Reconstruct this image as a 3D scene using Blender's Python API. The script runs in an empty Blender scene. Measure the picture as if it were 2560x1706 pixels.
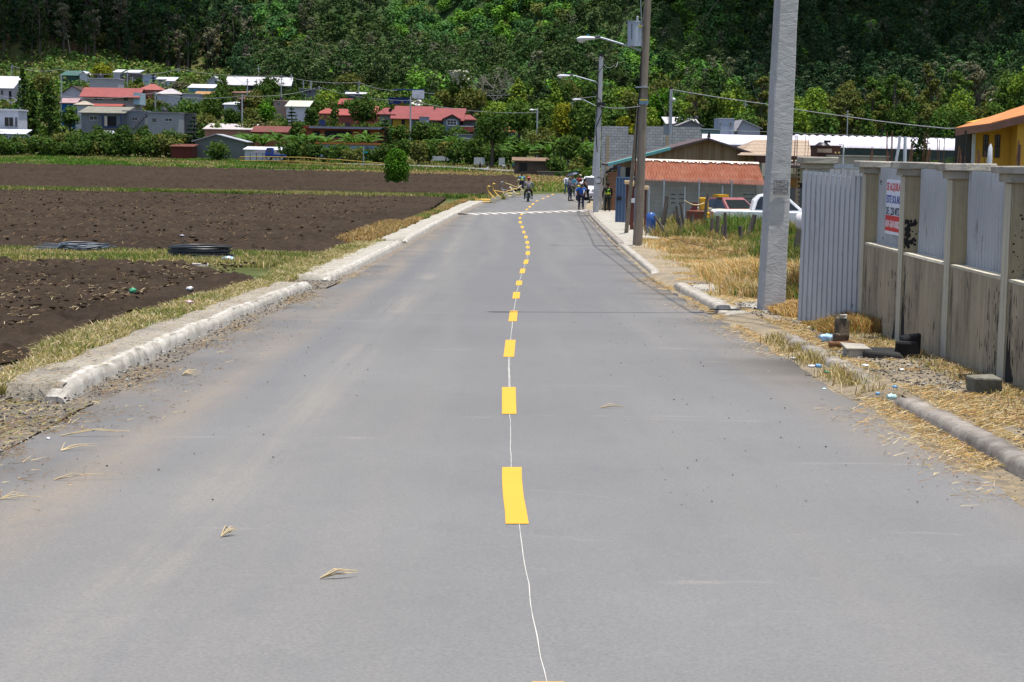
import bpy, math, random
import numpy as np
from mathutils import Vector, Matrix
random.seed(7)
sc = bpy.context.scene
COL = sc.collection
R_ = math.radians
ZC = 2.0
SUN_DIR = Vector((.12, -.055, .99)).normalized()
# ------------------------------------------------------------------ camera model
F, CX, CY = 4600., 1280., 853.
def _cam():
    r = R_(1.0)
    d = np.array([(1266-CX)/F, (377-CY)/F, 1.]); d /= np.linalg.norm(d)
    h = np.array([math.cos(r), math.sin(r), 0.])
    n = np.cross(h, d); n /= np.linalg.norm(n)
    if n[1] > 0: n = -n
    right = np.cross(d, n)
    if right[0] < 0: right = -right
    return np.array([right, d, n]).T          # columns: world X, Y, Z in camera coordinates
CAMM = _cam()
def ray(u, v):
    d = CAMM.T @ np.array([(u-CX)/F, (v-CY)/F, 1.])
    return d / d[1]
def P(u, v, Y):
    d = ray(u, v)*Y
    return Vector((d[0], d[1], d[2]+ZC))
# ------------------------------------------------------------------ terrain
_YL = np.array([-60, -20, 0, 7.1, 13.6, 23.4, 42, 60, 105, 155, 285, 300, 320, 345, 370, 400, 430, 480, 520, 600, 640, 700, 800, 1000, 1500, 3000])
_ZL = np.array([-1.6, -1.9, -2.0, -2.05, -2.26, -2.46, -2.96, -3.18, -3.57, -3.7, -3.6, -3.0, -2.4, -1, 1.5, 4.5, 7, 12, 15, 24, 47, 95, 172, 300, 480, 600])+ZC
_YR = np.array([-60, -20, 0, 7.1, 13.6, 23.4, 42, 60, 105, 155, 285, 345, 400, 460, 500, 560, 620, 700, 800, 1000, 1500, 3000])
_ZR = np.array([-1.6, -1.9, -2.0, -2.05, -2.26, -2.46, -2.96, -3.18, -3.57, -3.7, -3.3, -2.2, -0.8, 2.0, 6, 24, 60, 118, 195, 320, 480, 600])+ZC
def sstep(a, b, x):
    t = np.clip((x-a)/(b-a), 0, 1); return t*t*(3-2*t)
def T(x, y):
    x = np.asarray(x, float); y = np.asarray(y, float)
    l = np.interp(y, _YL, _ZL); r = np.interp(y, _YR, _ZR)
    w = sstep(-15, 45, x)
    z = l*(1-w)+r*w
    far = sstep(300, 420, y)
    z = z+far*(1.2*np.sin(x*.045+1.0)+.9*np.sin(x*.11+y*.05))
    z = z+sstep(560, 640, y)*(5*np.sin(x*.03+.6)+3*np.sin(x*.075+y*.03))
    return z
def Tz(x, y): return float(T(x, y))
def G(u, v, off=0.0):
    Y = 30.
    d = ray(u, v)
    for _ in range(60):
        h = Tz(d[0]*Y, Y)+off-ZC
        Yn = h/d[2] if d[2] < -1e-5 else 400
        Y = .5*Y+.5*min(max(Yn, 1), 600)
    return Vector((d[0]*Y, Y, ZC+d[2]*Y))
# value noise
def _hash(i, j, s):
    n = (i.astype(np.int64)*374761393+j.astype(np.int64)*668265263+s*974711) & 0x7fffffff
    n = ((n ^ (n >> 13))*1274126177) & 0x7fffffff
    return ((n ^ (n >> 16)) & 0xffff)/65535.
def vn(x, y, s=0):
    i = np.floor(x); j = np.floor(y); fx = x-i; fy = y-j
    fx = fx*fx*(3-2*fx); fy = fy*fy*(3-2*fy)
    a = _hash(i, j, s); b = _hash(i+1, j, s); c = _hash(i, j+1, s); d = _hash(i+1, j+1, s)
    return (a*(1-fx)+b*fx)*(1-fy)+(c*(1-fx)+d*fx)*fy
def fbm(x, y, o=4, s=0):
    v = 0; a = .5
    for k in range(o):
        v = v+a*vn(x*2**k+17*k, y*2**k+5*k, s+k); a *= .5
    return v
# ------------------------------------------------------------------ objects
def tag(o, label=None, cat=None, group=None, kind=None):
    if label: o['label'] = label
    if cat: o['category'] = cat
    if group: o['group'] = group
    if kind: o['kind'] = kind
    return o
def empty(name, loc, label=None, cat=None, group=None):
    o = bpy.data.objects.new(name, None); COL.objects.link(o)
    o.location = Vector(loc); o.empty_display_size = .2
    return tag(o, label, cat, group)
def origin_of(p):
    v = Vector((0, 0, 0))
    while p is not None:
        v = v+p.location; p = p.parent
    return v
def np_mesh(name, verts, faces, mat=None, parent=None, cols=None, smooth=False, k=None, local=False):
    verts = np.asarray(verts, float).reshape(-1, 3)
    if parent is not None and not local:
        verts = verts-np.array(origin_of(parent))
    me = bpy.data.meshes.new(name)
    faces = np.asarray(faces, np.int32); n, k = faces.shape
    me.vertices.add(len(verts)); me.vertices.foreach_set('co', verts.astype(np.float32).ravel())
    me.loops.add(n*k); me.loops.foreach_set('vertex_index', faces.ravel())
    me.polygons.add(n); me.polygons.foreach_set('loop_start', np.arange(0, n*k, k, dtype=np.int32))
    if smooth: me.polygons.foreach_set('use_smooth', np.ones(n, bool))
    me.update(calc_edges=True)
    if cols is not None:
        a = me.color_attributes.new('Col', 'FLOAT_COLOR', 'POINT')
        c = np.ones((len(verts), 4), np.float32); c[:, :3] = cols
        a.data.foreach_set('color', c.ravel())
    if mat: me.materials.append(mat)
    o = bpy.data.objects.new(name, me); COL.objects.link(o)
    if parent is not None: o.parent = parent
    return o
class MB:
    def __init__(s): s.v = []; s.f = []; s.sm = []
    def add(s, vs, fs, smooth=False):
        b = len(s.v); s.v += [tuple(v) for v in vs]
        for f in fs: s.f.append([b+i for i in f]); s.sm.append(smooth)
        return s
    def box(s, x0, x1, y0, y1, z0, z1, M=None):
        vs = [Vector((x, y, z)) for z in (z0, z1) for x, y in ((x0, y0), (x1, y0), (x1, y1), (x0, y1))]
        if M is not None: vs = [M @ v for v in vs]
        return s.add(vs, [(3, 2, 1, 0), (4, 5, 6, 7), (0, 1, 5, 4), (1, 2, 6, 5), (2, 3, 7, 6), (3, 0, 4, 7)])
    def hexa(s, p):          # eight points: bottom ring then top ring
        return s.add(p, [(3, 2, 1, 0), (4, 5, 6, 7), (0, 1, 5, 4), (1, 2, 6, 5), (2, 3, 7, 6), (3, 0, 4, 7)])
    def cyl(s, a, b, ra, rb=None, n=10, cap=True, sq=None):
        a = Vector(a); b = Vector(b); rb = ra if rb is None else rb
        d = (b-a).normalized(); up = Vector((0, 0, 1)) if abs(d.z) < .9 else Vector((0, 1, 0))
        x = d.cross(up).normalized(); y = d.cross(x)
        vs = []
        for c, r in ((a, ra), (b, rb)):
            for i in range(n):
                t = 2*math.pi*i/n
                vs.append(c+x*math.cos(t)*r+y*math.sin(t)*r)
        fs = [(i, (i+1) % n, n+(i+1) % n, n+i) for i in range(n)]
        s.add(vs, fs, True)
        if cap:
            s.add(vs[:n], [tuple(range(n-1, -1, -1))]); s.add(vs[n:], [tuple(range(n))])
        return s
    def tube(s, pts, r, n=6, cap=True):
        pts = [Vector(p) for p in pts]; rings = []
        rs = r if isinstance(r, (list, tuple)) else [r]*len(pts)
        for i, p in enumerate(pts):
            a = pts[max(i-1, 0)]; b = pts[min(i+1, len(pts)-1)]
            d = (b-a).normalized(); up = Vector((0, 0, 1)) if abs(d.z) < .95 else Vector((0, 1, 0))
            x = d.cross(up).normalized(); y = d.cross(x)
            rings.append([p+x*math.cos(2*math.pi*k/n)*rs[i]+y*math.sin(2*math.pi*k/n)*rs[i] for k in range(n)])
        vs = [v for g in rings for v in g]
        fs = [(i*n+k, i*n+(k+1) % n, (i+1)*n+(k+1) % n, (i+1)*n+k) for i in range(len(pts)-1) for k in range(n)]
        s.add(vs, fs, True)
        if cap:
            s.add(rings[0], [tuple(range(n-1, -1, -1))]); s.add(rings[-1], [tuple(range(n))])
        return s
    def prism(s, poly, axis, a, b, M=None):   # poly in the two other axes, extruded along axis from a to b
        n = len(poly)
        def mk(p, t):
            q = {'x': (t, p[0], p[1]), 'y': (p[0], t, p[1]), 'z': (p[0], p[1], t)}[axis]
            q = Vector(q); return M @ q if M is not None else q
        vs = [mk(p, a) for p in poly]+[mk(p, b) for p in poly]
        return s.add(vs, [tuple(range(n-1, -1, -1)), tuple(range(n, 2*n))]+[(i, (i+1) % n, n+(i+1) % n, n+i) for i in range(n)])
    def sphere(s, c, rx, ry=None, rz=None, n=12, m=8):
        ry = ry or rx; rz = rz or rx; c = Vector(c); vs = []
        for j in range(m+1):
            t = math.pi*j/m
            for i in range(n):
                p = 2*math.pi*i/n
                vs.append(c+Vector((rx*math.sin(t)*math.cos(p), ry*math.sin(t)*math.sin(p), rz*math.cos(t))))
        return s.add(vs, [(j*n+i, (j+1)*n+i, (j+1)*n+(i+1) % n, j*n+(i+1) % n) for j in range(m) for i in range(n)], True)
    def quad(s, *p): return s.add(p, [tuple(range(len(p)))])
    def build(s, name, mat, parent=None, bevel=0, label=None, solid=0):
        me = bpy.data.meshes.new(name)
        o0 = origin_of(parent) if parent is not None else Vector((0, 0, 0))
        me.from_pydata([tuple(Vector(v)-o0) for v in s.v], [], s.f)
        me.polygons.foreach_set('use_smooth', s.sm)
        me.validate(); me.update()
        if mat: me.materials.append(mat)
        o = bpy.data.objects.new(name, me); COL.objects.link(o)
        if parent is not None: o.parent = parent
        if bevel:
            m = o.modifiers.new('b', 'BEVEL'); m.width = bevel; m.segments = 2; m.limit_method = 'ANGLE'; m.angle_limit = R_(40)
        if label: o['label'] = label
        return o
def copy_tree(o, parent=None):
    c = o.copy(); COL.objects.link(c); c.parent = parent
    for ch in o.children: copy_tree(ch, c)
    return c
# ------------------------------------------------------------------ materials
def S(r, g, b):            # sRGB 0-255 -> linear
    return tuple(((x/255.)/12.92 if x/255. <= .04045 else ((x/255.+.055)/1.055)**2.4) for x in (r, g, b))
MATS = {}
class NT:
    def __init__(s, name):
        s.m = bpy.data.materials.new(name); s.m.use_nodes = True; s.t = s.m.node_tree; s.t.nodes.clear()
        s.out = s.t.nodes.new('ShaderNodeOutputMaterial')
        s.b = s.t.nodes.new('ShaderNodeBsdfPrincipled'); s.t.links.new(s.b.outputs[0], s.out.inputs[0])
        s.b.inputs['Specular IOR Level'].default_value = .25
        s._tc = None; MATS[name] = s.m
    def n(s, t, **k):
        x = s.t.nodes.new(t)
        for a, v in k.items():
            setattr(x, a, v)
        return x
    def l(s, a, b): s.t.links.new(a, b)
    def tc(s):
        if s._tc is None: s._tc = s.n('ShaderNodeTexCoord')
        return s._tc.outputs['Object']
    def map(s, scale=(1, 1, 1), rot=(0, 0, 0), loc=(0, 0, 0)):
        m = s.n('ShaderNodeMapping'); s.l(s.tc(), m.inputs[0]); m.inputs['Scale'].default_value = scale
        m.inputs['Rotation'].default_value = rot; m.inputs['Location'].default_value = loc
        return m.outputs[0]
    def noise(s, scale, detail=4, rough=.6, vec=None, dist=0):
        x = s.n('ShaderNodeTexNoise'); s.l(vec or s.tc(), x.inputs['Vector'])
        x.inputs['Scale'].default_value = scale; x.inputs['Detail'].default_value = detail
        x.inputs['Roughness'].default_value = rough; x.inputs['Distortion'].default_value = dist
        return x.outputs[0]
    def ramp(s, fac, *stops, interp='LINEAR'):
        x = s.n('ShaderNodeValToRGB'); s.l(fac, x.inputs[0]); cr = x.color_ramp; cr.interpolation = interp
        while len(cr.elements) < len(stops): cr.elements.new(.5)
        for e, (p, c) in zip(cr.elements, stops):
            e.position = p; e.color = (c, c, c, 1) if isinstance(c, (int, float)) else (*c, 1)
        return x.outputs[0]
    def mix(s, fac, a, b, mode='MIX'):
        x = s.n('ShaderNodeMix'); x.data_type = 'RGBA'; x.blend_type = mode
        for ix, v in ((0, fac), (6, a), (7, b)):
            sock = x.inputs[ix]
            if isinstance(v, (int, float)): sock.default_value = v if ix == 0 else (v, v, v, 1)
            elif isinstance(v, tuple): sock.default_value = (*v, 1)
            else: s.l(v, sock)
        return x.outputs[2]
    def math(s, op, a, b=None, c=None):
        x = s.n('ShaderNodeMath'); x.operation = op
        for i, v in enumerate((a, b, c)):
            if v is None: continue
            if isinstance(v, (int, float)): x.inputs[i].default_value = v
            else: s.l(v, x.inputs[i])
        return x.outputs[0]
    def sep(s, v=None):
        x = s.n('ShaderNodeSeparateXYZ'); s.l(v or s.tc(), x.inputs[0]); return x.outputs
    def color(s, c): 
        if isinstance(c, tuple): s.b.inputs['Base Color'].default_value = (*c, 1)
        else: s.l(c, s.b.inputs['Base Color'])
        return s
    def bump(s, h, strength=.5, dist=.02):
        x = s.n('ShaderNodeBump'); x.inputs['Strength'].default_value = strength; x.inputs['Distance'].default_value = dist
        s.l(h, x.inputs['Height']); s.l(x.outputs[0], s.b.inputs['Normal']); return s
    def set(s, **k):
        for a, v in k.items(): s.b.inputs[a.replace('_', ' ')].default_value = v
        return s
def simple(name, c1, c2=None, scale=3., rough=.8, spec=.25, metal=0., c3=None, fine=None, bump=0):
    if name in MATS: return MATS[name]
    t = NT(name); c2 = c2 or tuple(x*.8 for x in c1)
    f = t.noise(scale, 5, .65)
    col = t.mix(t.ramp(f, (.35, 0.), (.65, 1.)), c1, c2)
    if c3: col = t.mix(t.ramp(t.noise(scale*3.3, 4, .7), (.58, 0.), (.7, 1.)), col, c3)
    t.color(col); t.set(Roughness=rough, Metallic=metal); t.b.inputs['Specular IOR Level'].default_value = spec
    if bump: t.bump(t.noise(scale*8, 4), bump, .02)
    return t.m
# asphalt: rubbed grey with dusty tracks
def m_asphalt():
    t = NT('asphalt'); x, y, z = t.sep()[:3]
    base = t.mix(t.ramp(t.noise(.35, 4, .55), (.3, 0.), (.7, 1.)), (.150, .148, .145), (.180, .177, .172))
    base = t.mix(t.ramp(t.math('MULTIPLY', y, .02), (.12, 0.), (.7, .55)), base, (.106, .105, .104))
    streak = t.noise(1.0, 5, .6, t.map((.9, .035, 1)))
    base = t.mix(t.ramp(streak, (.45, 0.), (.75, .55)), base, (.205, .192, .168))
    cross = t.noise(1.3, 5, .7, t.map((.28, 1.9, 1)))
    base = t.mix(t.ramp(cross, (.64, 0.), (.71, .50)), base, (.29, .265, .225))
    # dusty wheel track left of the middle, fading in patches
    tr = t.math('SUBTRACT', 1, t.math('MULTIPLY', t.math('ABSOLUTE', t.math('ADD', x, 1.75)), 2.4))
    tr = t.math('MULTIPLY', t.math('MAXIMUM', tr, 0), t.ramp(t.noise(.22, 4, .6), (.36, .1), (.6, .5)))
    tr = t.math('MULTIPLY', tr, t.ramp(t.noise(2.2, 5, .7, t.map((3.5, .06, 1))), (.35, .2), (.6, 1.)))
    base = t.mix(tr, base, (.29, .26, .21))
    ed = t.math('ABSOLUTE', t.math('SUBTRACT', x, .0))
    e1 = t.ramp(t.math('MULTIPLY', t.math('SUBTRACT', t.math('ABSOLUTE', t.math('SUBTRACT', x, t.math('MULTIPLY', t.math('MAXIMUM', t.math('SUBTRACT', y, 40), 0), .018))), 2.5), .9), (.0, 0.), (.95, 1.))
    dirt = t.math('MULTIPLY', e1, t.ramp(t.noise(.9, 6, .65, t.map((1, .35, 1))), (.34, 0.), (.58, 1.)))
    base = t.mix(t.math('MULTIPLY', dirt, .7), base, (.225, .185, .14))
    b1 = t.math('MAXIMUM', t.math('SUBTRACT', 1, t.math('MULTIPLY', t.math('ABSOLUTE', t.math('ADD', x, 2.72)), 2.6)), 0)
    base = t.mix(t.math('MULTIPLY', b1, t.ramp(t.noise(.6, 5, .65, t.map((1.5, .25, 1))), (.36, .1), (.6, .75))), base, (.25, .205, .155))
    fine = t.noise(55, 3, .8)
    base = t.mix(t.ramp(fine, (.3, .5), (.66, 0.)), base, (.06, .06, .064))
    base = t.mix(t.ramp(t.noise(21, 5, .85), (.60, 0.), (.74, .35)), base, (.27, .265, .255))
    base = t.mix(t.ramp(t.noise(3.2, 6, .7, t.map((1, .5, 1))), (.52, 0.), (.72, .30)), base, (.105, .106, .11))
    vf = t.n('ShaderNodeTexVoronoi'); vf.inputs['Scale'].default_value = 6.5; t.l(t.tc(), vf.inputs[0])
    base = t.mix(t.ramp(vf.outputs[0], (.012, .4), (.03, 0.)), base, (.06, .055, .05))
    # darker rolled band along the right edge
    dk = t.ramp(t.math('SUBTRACT', x, 3.05), (.0, 0.), (.25, 1.))
    base = t.mix(t.math('MULTIPLY', dk, t.ramp(t.noise(.5, 4), (.4, .0), (.6, .4))), base, (.085, .083, .082))
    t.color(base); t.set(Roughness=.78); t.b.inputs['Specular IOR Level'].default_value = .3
    t.bump(t.noise(70, 3, .8), .35, .006); return t.m
def m_marking(name, c, wear):
    t = NT(name)
    f = t.ramp(t.noise(9, 6, .75), (.25, 1.), (.25+wear, 0.))
    t.color(t.mix(f, t.mix(t.noise(2, 3), c, tuple(a*.86 for a in c)), (.17, .165, .16))); t.set(Roughness=.6); return t.m
def m_soil():
    t = NT('soil'); a = t.n('ShaderNodeAttribute', attribute_name='Col')
    f = t.noise(2.2, 6, .7)
    c = t.mix(t.ramp(f, (.35, 0.), (.68, 1.)), (.020, .0140, .0095), (.046, .032, .021))
    c = t.mix(t.ramp(t.noise(.12, 3), (.4, 0.), (.6, .4)), c, (.050, .036, .025))
    c = t.mix(t.ramp(t.noise(14, 4, .8), (.60, 0.), (.72, .5)), c, (.11, .08, .052))
    c = t.mix(t.ramp(t.noise(5, 5, .8), (.28, .35), (.38, 0.)), c, (.015, .012, .011))
    t.color(c); t.set(Roughness=.95); t.b.inputs['Specular IOR Level'].default_value = .1
    t.bump(t.noise(9, 6, .8), .9, .05); return t.m
def m_ground():
    t = NT('ground'); x, y, z = t.sep()[:3]
    g = t.mix(t.ramp(t.noise(.08, 5, .6), (.35, 0.), (.65, 1.)), (.045, .075, .018), (.115, .105, .045))
    g = t.mix(t.ramp(t.noise(.9, 5, .7), (.4, 0.), (.7, .7)), g, (.035, .055, .016))
    g = t.mix(t.ramp(t.noise(.03, 3), (.52, 0.), (.66, .75)), g, (.16, .10, .06))
    hi = t.ramp(t.math('MULTIPLY', t.math('SUBTRACT', z, 10), .06), (0., 0.), (1., 1.))
    g = t.mix(t.math('MULTIPLY', hi, t.ramp(t.noise(.05, 4), (.35, 0.), (.55, 1.))), g, (.10, .105, .038))
    g = t.mix(t.math('MULTIPLY', hi, t.ramp(t.noise(.035, 4, .6, t.map((1, 1, 1), loc=(9, 3, 0))), (.48, 0.), (.6, .9))), g, (.075, .042, .028))
    forest = t.math('MAXIMUM', t.ramp(t.math('MULTIPLY', t.math('SUBTRACT', z, 36), .08), (0., 0.), (1., 1.)), t.math('MULTIPLY', t.ramp(t.math('MULTIPLY', t.math('SUBTRACT', z, 9), .15), (0., 0.), (1., 1.)), t.ramp(t.math('MULTIPLY', t.math('ADD', x, 75), .05), (0., 0.), (1., 1.))))
    g = t.mix(forest, g, (.035, .065, .022))
    t.color(g); t.set(Roughness=.95); t.b.inputs['Specular IOR Level'].default_value = .1
    t.bump(t.noise(3, 5, .7), .6, .08); return t.m
def m_dirt(name='dry_dirt', a=(.30, .245, .165), b=(.20, .165, .12), straw=(.46, .35, .18)):
    t = NT(name)
    c = t.mix(t.ramp(t.noise(.9, 6, .65), (.35, 0.), (.65, 1.)), a, b)
    c = t.mix(t.ramp(t.noise(5, 5, .8, t.map((1, 1, 1))), (.5, 0.), (.68, .8)), c, straw)
    v = t.n('ShaderNodeTexVoronoi'); v.inputs['Scale'].default_value = 16; t.l(t.tc(), v.inputs[0])
    c = t.mix(t.ramp(v.outputs[0], (.1, .8), (.26, 0.)), c, (.10, .085, .07))
    c = t.mix(t.ramp(t.noise(26, 4, .85), (.36, .7), (.47, 0.)), c, (.07, .058, .045))
    c = t.mix(t.ramp(t.noise(.5, 4, .7), (.56, 0.), (.68, .6)), c, (.15, .14, .13))
    t.color(c); t.set(Roughness=.95); t.bump(t.noise(22, 6, .8), 1., .03); return t.m
def m_concrete(name, a, b, stain=(.12, .10, .08), sc_=2.5, st=.35, bump=.4):
    t = NT(name)
    c = t.mix(t.ramp(t.noise(sc_, 6, .65), (.35, 0.), (.65, 1.)), a, b)
    c = t.mix(t.ramp(t.noise(sc_*4, 6, .8), (.56, 0.), (.72, st)), c, stain)
    c = t.mix(t.ramp(t.noise(sc_*14, 4, .8), (.62, 0.), (.7, st)), c, stain)
    t.color(c); t.set(Roughness=.9); t.bump(t.noise(sc_*12, 5, .75), bump, .012); return t.m
def m_streaky(name, a, b, black=(.015, .014, .014), amt=.6, sc_=(6, 6, .55)):
    t = NT(name)
    c = t.mix(t.ramp(t.noise(1.6, 6, .6, t.map((2.2, 2.2, .5))), (.35, 0.), (.65, 1.)), a, b)
    s = t.noise(1., 6, .75, t.map(sc_))
    big = t.noise(.9, 3, .5)
    k = t.math('MULTIPLY', t.ramp(s, (.54, 0.), (.60, 1.)), t.ramp(big, (.44, 0.), (.58, amt)))
    c = t.mix(k, c, black)
    c = t.mix(t.ramp(t.noise(2.0, 6, .6, t.map((9, 9, .3))), (.46, 0.), (.72, .75)), c, tuple(x*.5 for x in a))
    c = t.mix(t.ramp(t.noise(1.1, 6, .75), (.50, 0.), (.66, .45)), c, tuple(x*.45 for x in b))
    sp = t.ramp(t.noise(30, 4, .8), (.66, 0.), (.70, .8))
    c = t.mix(sp, c, black)
    t.color(c); t.set(Roughness=.92); t.bump(t.noise(16, 5, .7), .25, .01); return t.m
def m_sheet(name, a, b, rust=(.10, .07, .05), amt=.4):
    t = NT(name)
    c = t.mix(t.ramp(t.noise(1.3, 5, .6, t.map((1, 1, .5))), (.35, 0.), (.65, 1.)), a, b)
    c = t.mix(t.ramp(t.noise(3, 6, .75, t.map((5, 5, .6))), (.58, 0.), (.70, amt)), c, rust)
    c = t.mix(t.ramp(t.noise(13, 2, .5, t.map((1, 1, .5))), (.75, 0.), (.77, 1.)), c, (.02, .02, .025))
    t.color(c); t.set(Roughness=.55, Metallic=.0); t.b.inputs['Specular IOR Level'].default_value = .4; return t.m
def m_wood(name, a, b, sc_=(14, 14, .7)):
    t = NT(name)
    c = t.mix(t.ramp(t.noise(1., 6, .7, t.map(sc_)), (.35, 0.), (.65, 1.)), a, b)
    c = t.mix(t.ramp(t.noise(2.2, 4, .6), (.5, 0.), (.7, .5)), c, tuple(x*.5 for x in a))
    t.color(c); t.set(Roughness=.9); t.bump(t.noise(1., 5, .7, t.map(tuple(x*2 for x in sc_))), .5, .01); return t.m
def m_plank(name, a, b, w=.2):
    t = NT(name); x, y, z = t.sep()[:3]
    fx = t.math('MULTIPLY', x, 1/w)
    idn = t.n('ShaderNodeTexWhiteNoise', noise_dimensions='1D'); t.l(t.math('FLOOR', fx), idn.inputs['W'])
    c = t.mix(idn.outputs['Value'], a, b)
    c = t.mix(t.ramp(t.noise(1., 6, .7, t.map((10, 1, .8))), (.4, 0.), (.7, .6)), c, tuple(q*.5 for q in a))
    gap = t.ramp(t.math('ABSOLUTE', t.math('SUBTRACT', t.math('FRACT', fx), .5)), (.46, 0.), (.5, 1.))
    c = t.mix(gap, c, (.02, .015, .01)); t.color(c); t.set(Roughness=.9); return t.m
def m_blocks(name, a, b, w=.4, h=.2, mort=(.10, .10, .10)):
    t = NT(name)
    cx = t.n('ShaderNodeCombineXYZ'); s = t.sep(); t.l(s[0], cx.inputs[0]); t.l(s[2], cx.inputs[1])
    br = t.n('ShaderNodeTexBrick'); t.l(cx.outputs[0], br.inputs['Vector']); br.inputs['Scale'].default_value = 1
    br.inputs['Brick Width'].default_value = w; br.inputs['Row Height'].default_value = h
    br.inputs['Mortar Size'].default_value = .012; br.inputs['Color1'].default_value = (*a, 1); br.inputs['Color2'].default_value = (*b, 1)
    br.inputs['Mortar'].default_value = (*mort, 1)
    c = t.mix(t.ramp(t.noise(2, 5, .7), (.4, 0.), (.75, .4)), br.outputs[0], tuple(q*.6 for q in a))
    t.color(c); t.set(Roughness=.92); return t.m
def m_leaf(name, c1, c2, trans=.25, use_col=False):
    t = NT(name); t.t.nodes.remove(t.b)
    if use_col:
        at = t.n('ShaderNodeAttribute', attribute_name='Col'); col = at.outputs['Color']
    else:
        at = t.n('ShaderNodeAttribute', attribute_name='Col')
        oi = t.n('ShaderNodeObjectInfo')
        base = t.mix(oi.outputs['Random'], c1, c2)
        col = t.mix(1., base, at.outputs['Color'], 'MULTIPLY')
    d = t.n('ShaderNodeBsdfDiffuse'); tr = t.n('ShaderNodeBsdfTranslucent'); mx = t.n('ShaderNodeMixShader')
    t.l(col, d.inputs[0]); t.l(t.mix(1., col, (1.1, 1.15, .5), 'MULTIPLY'), tr.inputs[0]); mx.inputs[0].default_value = trans
    t.l(d.outputs[0], mx.inputs[1]); t.l(tr.outputs[0], mx.inputs[2]); t.l(mx.outputs[0], t.out.inputs[0])
    return t.m
def m_tile(name, a, b, w=.35, axis=1, wave=.25):
    t = NT(name); s = t.sep()
    k = t.math('FRACT', t.math('MULTIPLY', s[2], 1/wave))
    c = t.mix(t.ramp(t.noise(2.5, 4, .7), (.35, 0.), (.65, 1.)), a, b)
    c = t.mix(t.ramp(k, (.0, 1.), (.22, 0.)), c, tuple(q*.3 for q in a))
    k2 = t.math('FRACT', t.math('MULTIPLY', s[0], 1/w))
    c = t.mix(t.ramp(k2, (.0, .5), (.2, 0.)), c, tuple(q*.5 for q in a))
    t.color(c); t.set(Roughness=.8); return t.m
def m_corr_roof(name, a, b, fleck=(.6, .55, .5), w=.174, amt=.75, edge=False):
    t = NT(name); s = t.sep()
    c = t.mix(t.ramp(t.noise(1.2, 6, .7, t.map((2, .4, .4))), (.35, 0.), (.65, 1.)), a, b)
    k = t.math('SINE', t.math('MULTIPLY', s[0], 2*math.pi/w))
    c = t.mix(t.ramp(k, (.3, .0), (.9, .45)), c, tuple(q*.45 for q in a))
    c = t.mix(t.ramp(t.noise(3., 6, .75, t.map((2.2, .8, .8))), (.60, 0.), (.66, amt)), c, fleck)
    t.color(c); t.set(Roughness=.7); return t.m
M_ = {}
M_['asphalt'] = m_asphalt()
M_['yellow'] = m_marking('yellow_paint', (.60, .325, .035), .10)
M_['white_mark'] = m_marking('white_paint', (.50, .48, .44), .14)
M_['orange_mark'] = m_marking('worn_orange_paint', (.13, .105, .085), .3)
M_['soil'] = m_soil(); M_['ground'] = m_ground(); M_['dirt'] = m_dirt()
M_['gravel'] = m_dirt('gravel_dirt', (.22, .185, .145), (.13, .115, .10), (.30, .24, .15))
M_['slab'] = m_concrete('pavement_concrete', (.36, .335, .285), (.25, .23, .19), (.10, .09, .07), 2.2, .9, 1.)
M_['dusty'] = m_dirt('dusty_pavement', (.36, .325, .265), (.26, .23, .185), (.33, .29, .22))
M_['kerb_w'] = m_concrete('whitewashed_kerb', (.50, .475, .42), (.30, .275, .235), (.12, .10, .075), 4.2, .9, 1.)
M_['kerb_m'] = m_concrete('pale_worn_kerb', (.40, .365, .315), (.25, .225, .19), (.10, .09, .075), 4.2, .9, 1.)
M_['kerb_g'] = m_concrete('grey_kerb', (.30, .27, .235), (.13, .115, .10), (.10, .09, .08), 3., .6, .8)
M_['pole_c'] = m_concrete('pole_concrete', (.40, .41, .42), (.33, .34, .35), (.2, .2, .2), 2., .3, .5)
M_['pillar'] = m_streaky('tan_plaster', (.40, .34, .225), (.33, .28, .18), amt=.25)
M_['pillar_edge'] = m_streaky('cream_render', (.52, .47, .36), (.46, .41, .31), amt=.5)
M_['dado'] = m_streaky('dirty_render', (.42, .345, .235), (.27, .225, .155), amt=1., sc_=(5, 5, .45))
M_['cap'] = m_concrete('weathered_cap', (.40, .37, .31), (.28, .25, .21), (.08, .07, .06), 4, .8, .9)
M_['sheet'] = m_sheet('painted_metal_sheet', (.475, .485, .49), (.40, .41, .42), amt=.6)
M_['black'] = simple('black_tar', (.012, .012, .013), (.025, .024, .023), 5)
M_['wood_pole'] = m_wood('pole_timber', (.27, .225, .175), (.16, .13, .10))
M_['post'] = m_wood('fence_timber', (.13, .11, .09), (.045, .037, .032), (20, 20, 2))
M_['plank'] = m_plank('plank_wall', (.29, .18, .10), (.40, .29, .19), .19)
M_['blocks'] = m_blocks('concrete_blocks', (.42, .42, .42), (.31, .31, .315))
M_['blocks_d'] = m_blocks('rendered_blocks', (.36, .335, .27), (.31, .285, .23), .5, .25, (.24, .22, .18))
M_['brick'] = m_blocks('red_brick', (.28, .13, .07), (.20, .09, .05), .22, .09, (.12, .09, .07))
M_['rust_roof'] = m_corr_roof('rusty_orange_roof', (.36, .13, .07), (.45, .225, .145), (.60, .52, .45))
M_['turq'] = simple('turquoise_paint', (.13, .36, .34), (.10, .27, .26))
M_['galv'] = simple('galvanised_steel', (.38, .42, .47), (.28, .31, .35), rough=.45, metal=.3, spec=.5)
M_['dark'] = simple('dark_opening', (.010, .010, .012), (.016, .015, .016), rough=.6)
M_['glass'] = simple('dark_glass', (.012, .014, .018), (.02, .022, .026), rough=.08, spec=.6)
M_['white'] = simple('white_wall', (.74, .74, .76), (.64, .64, .66), 1.)
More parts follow.
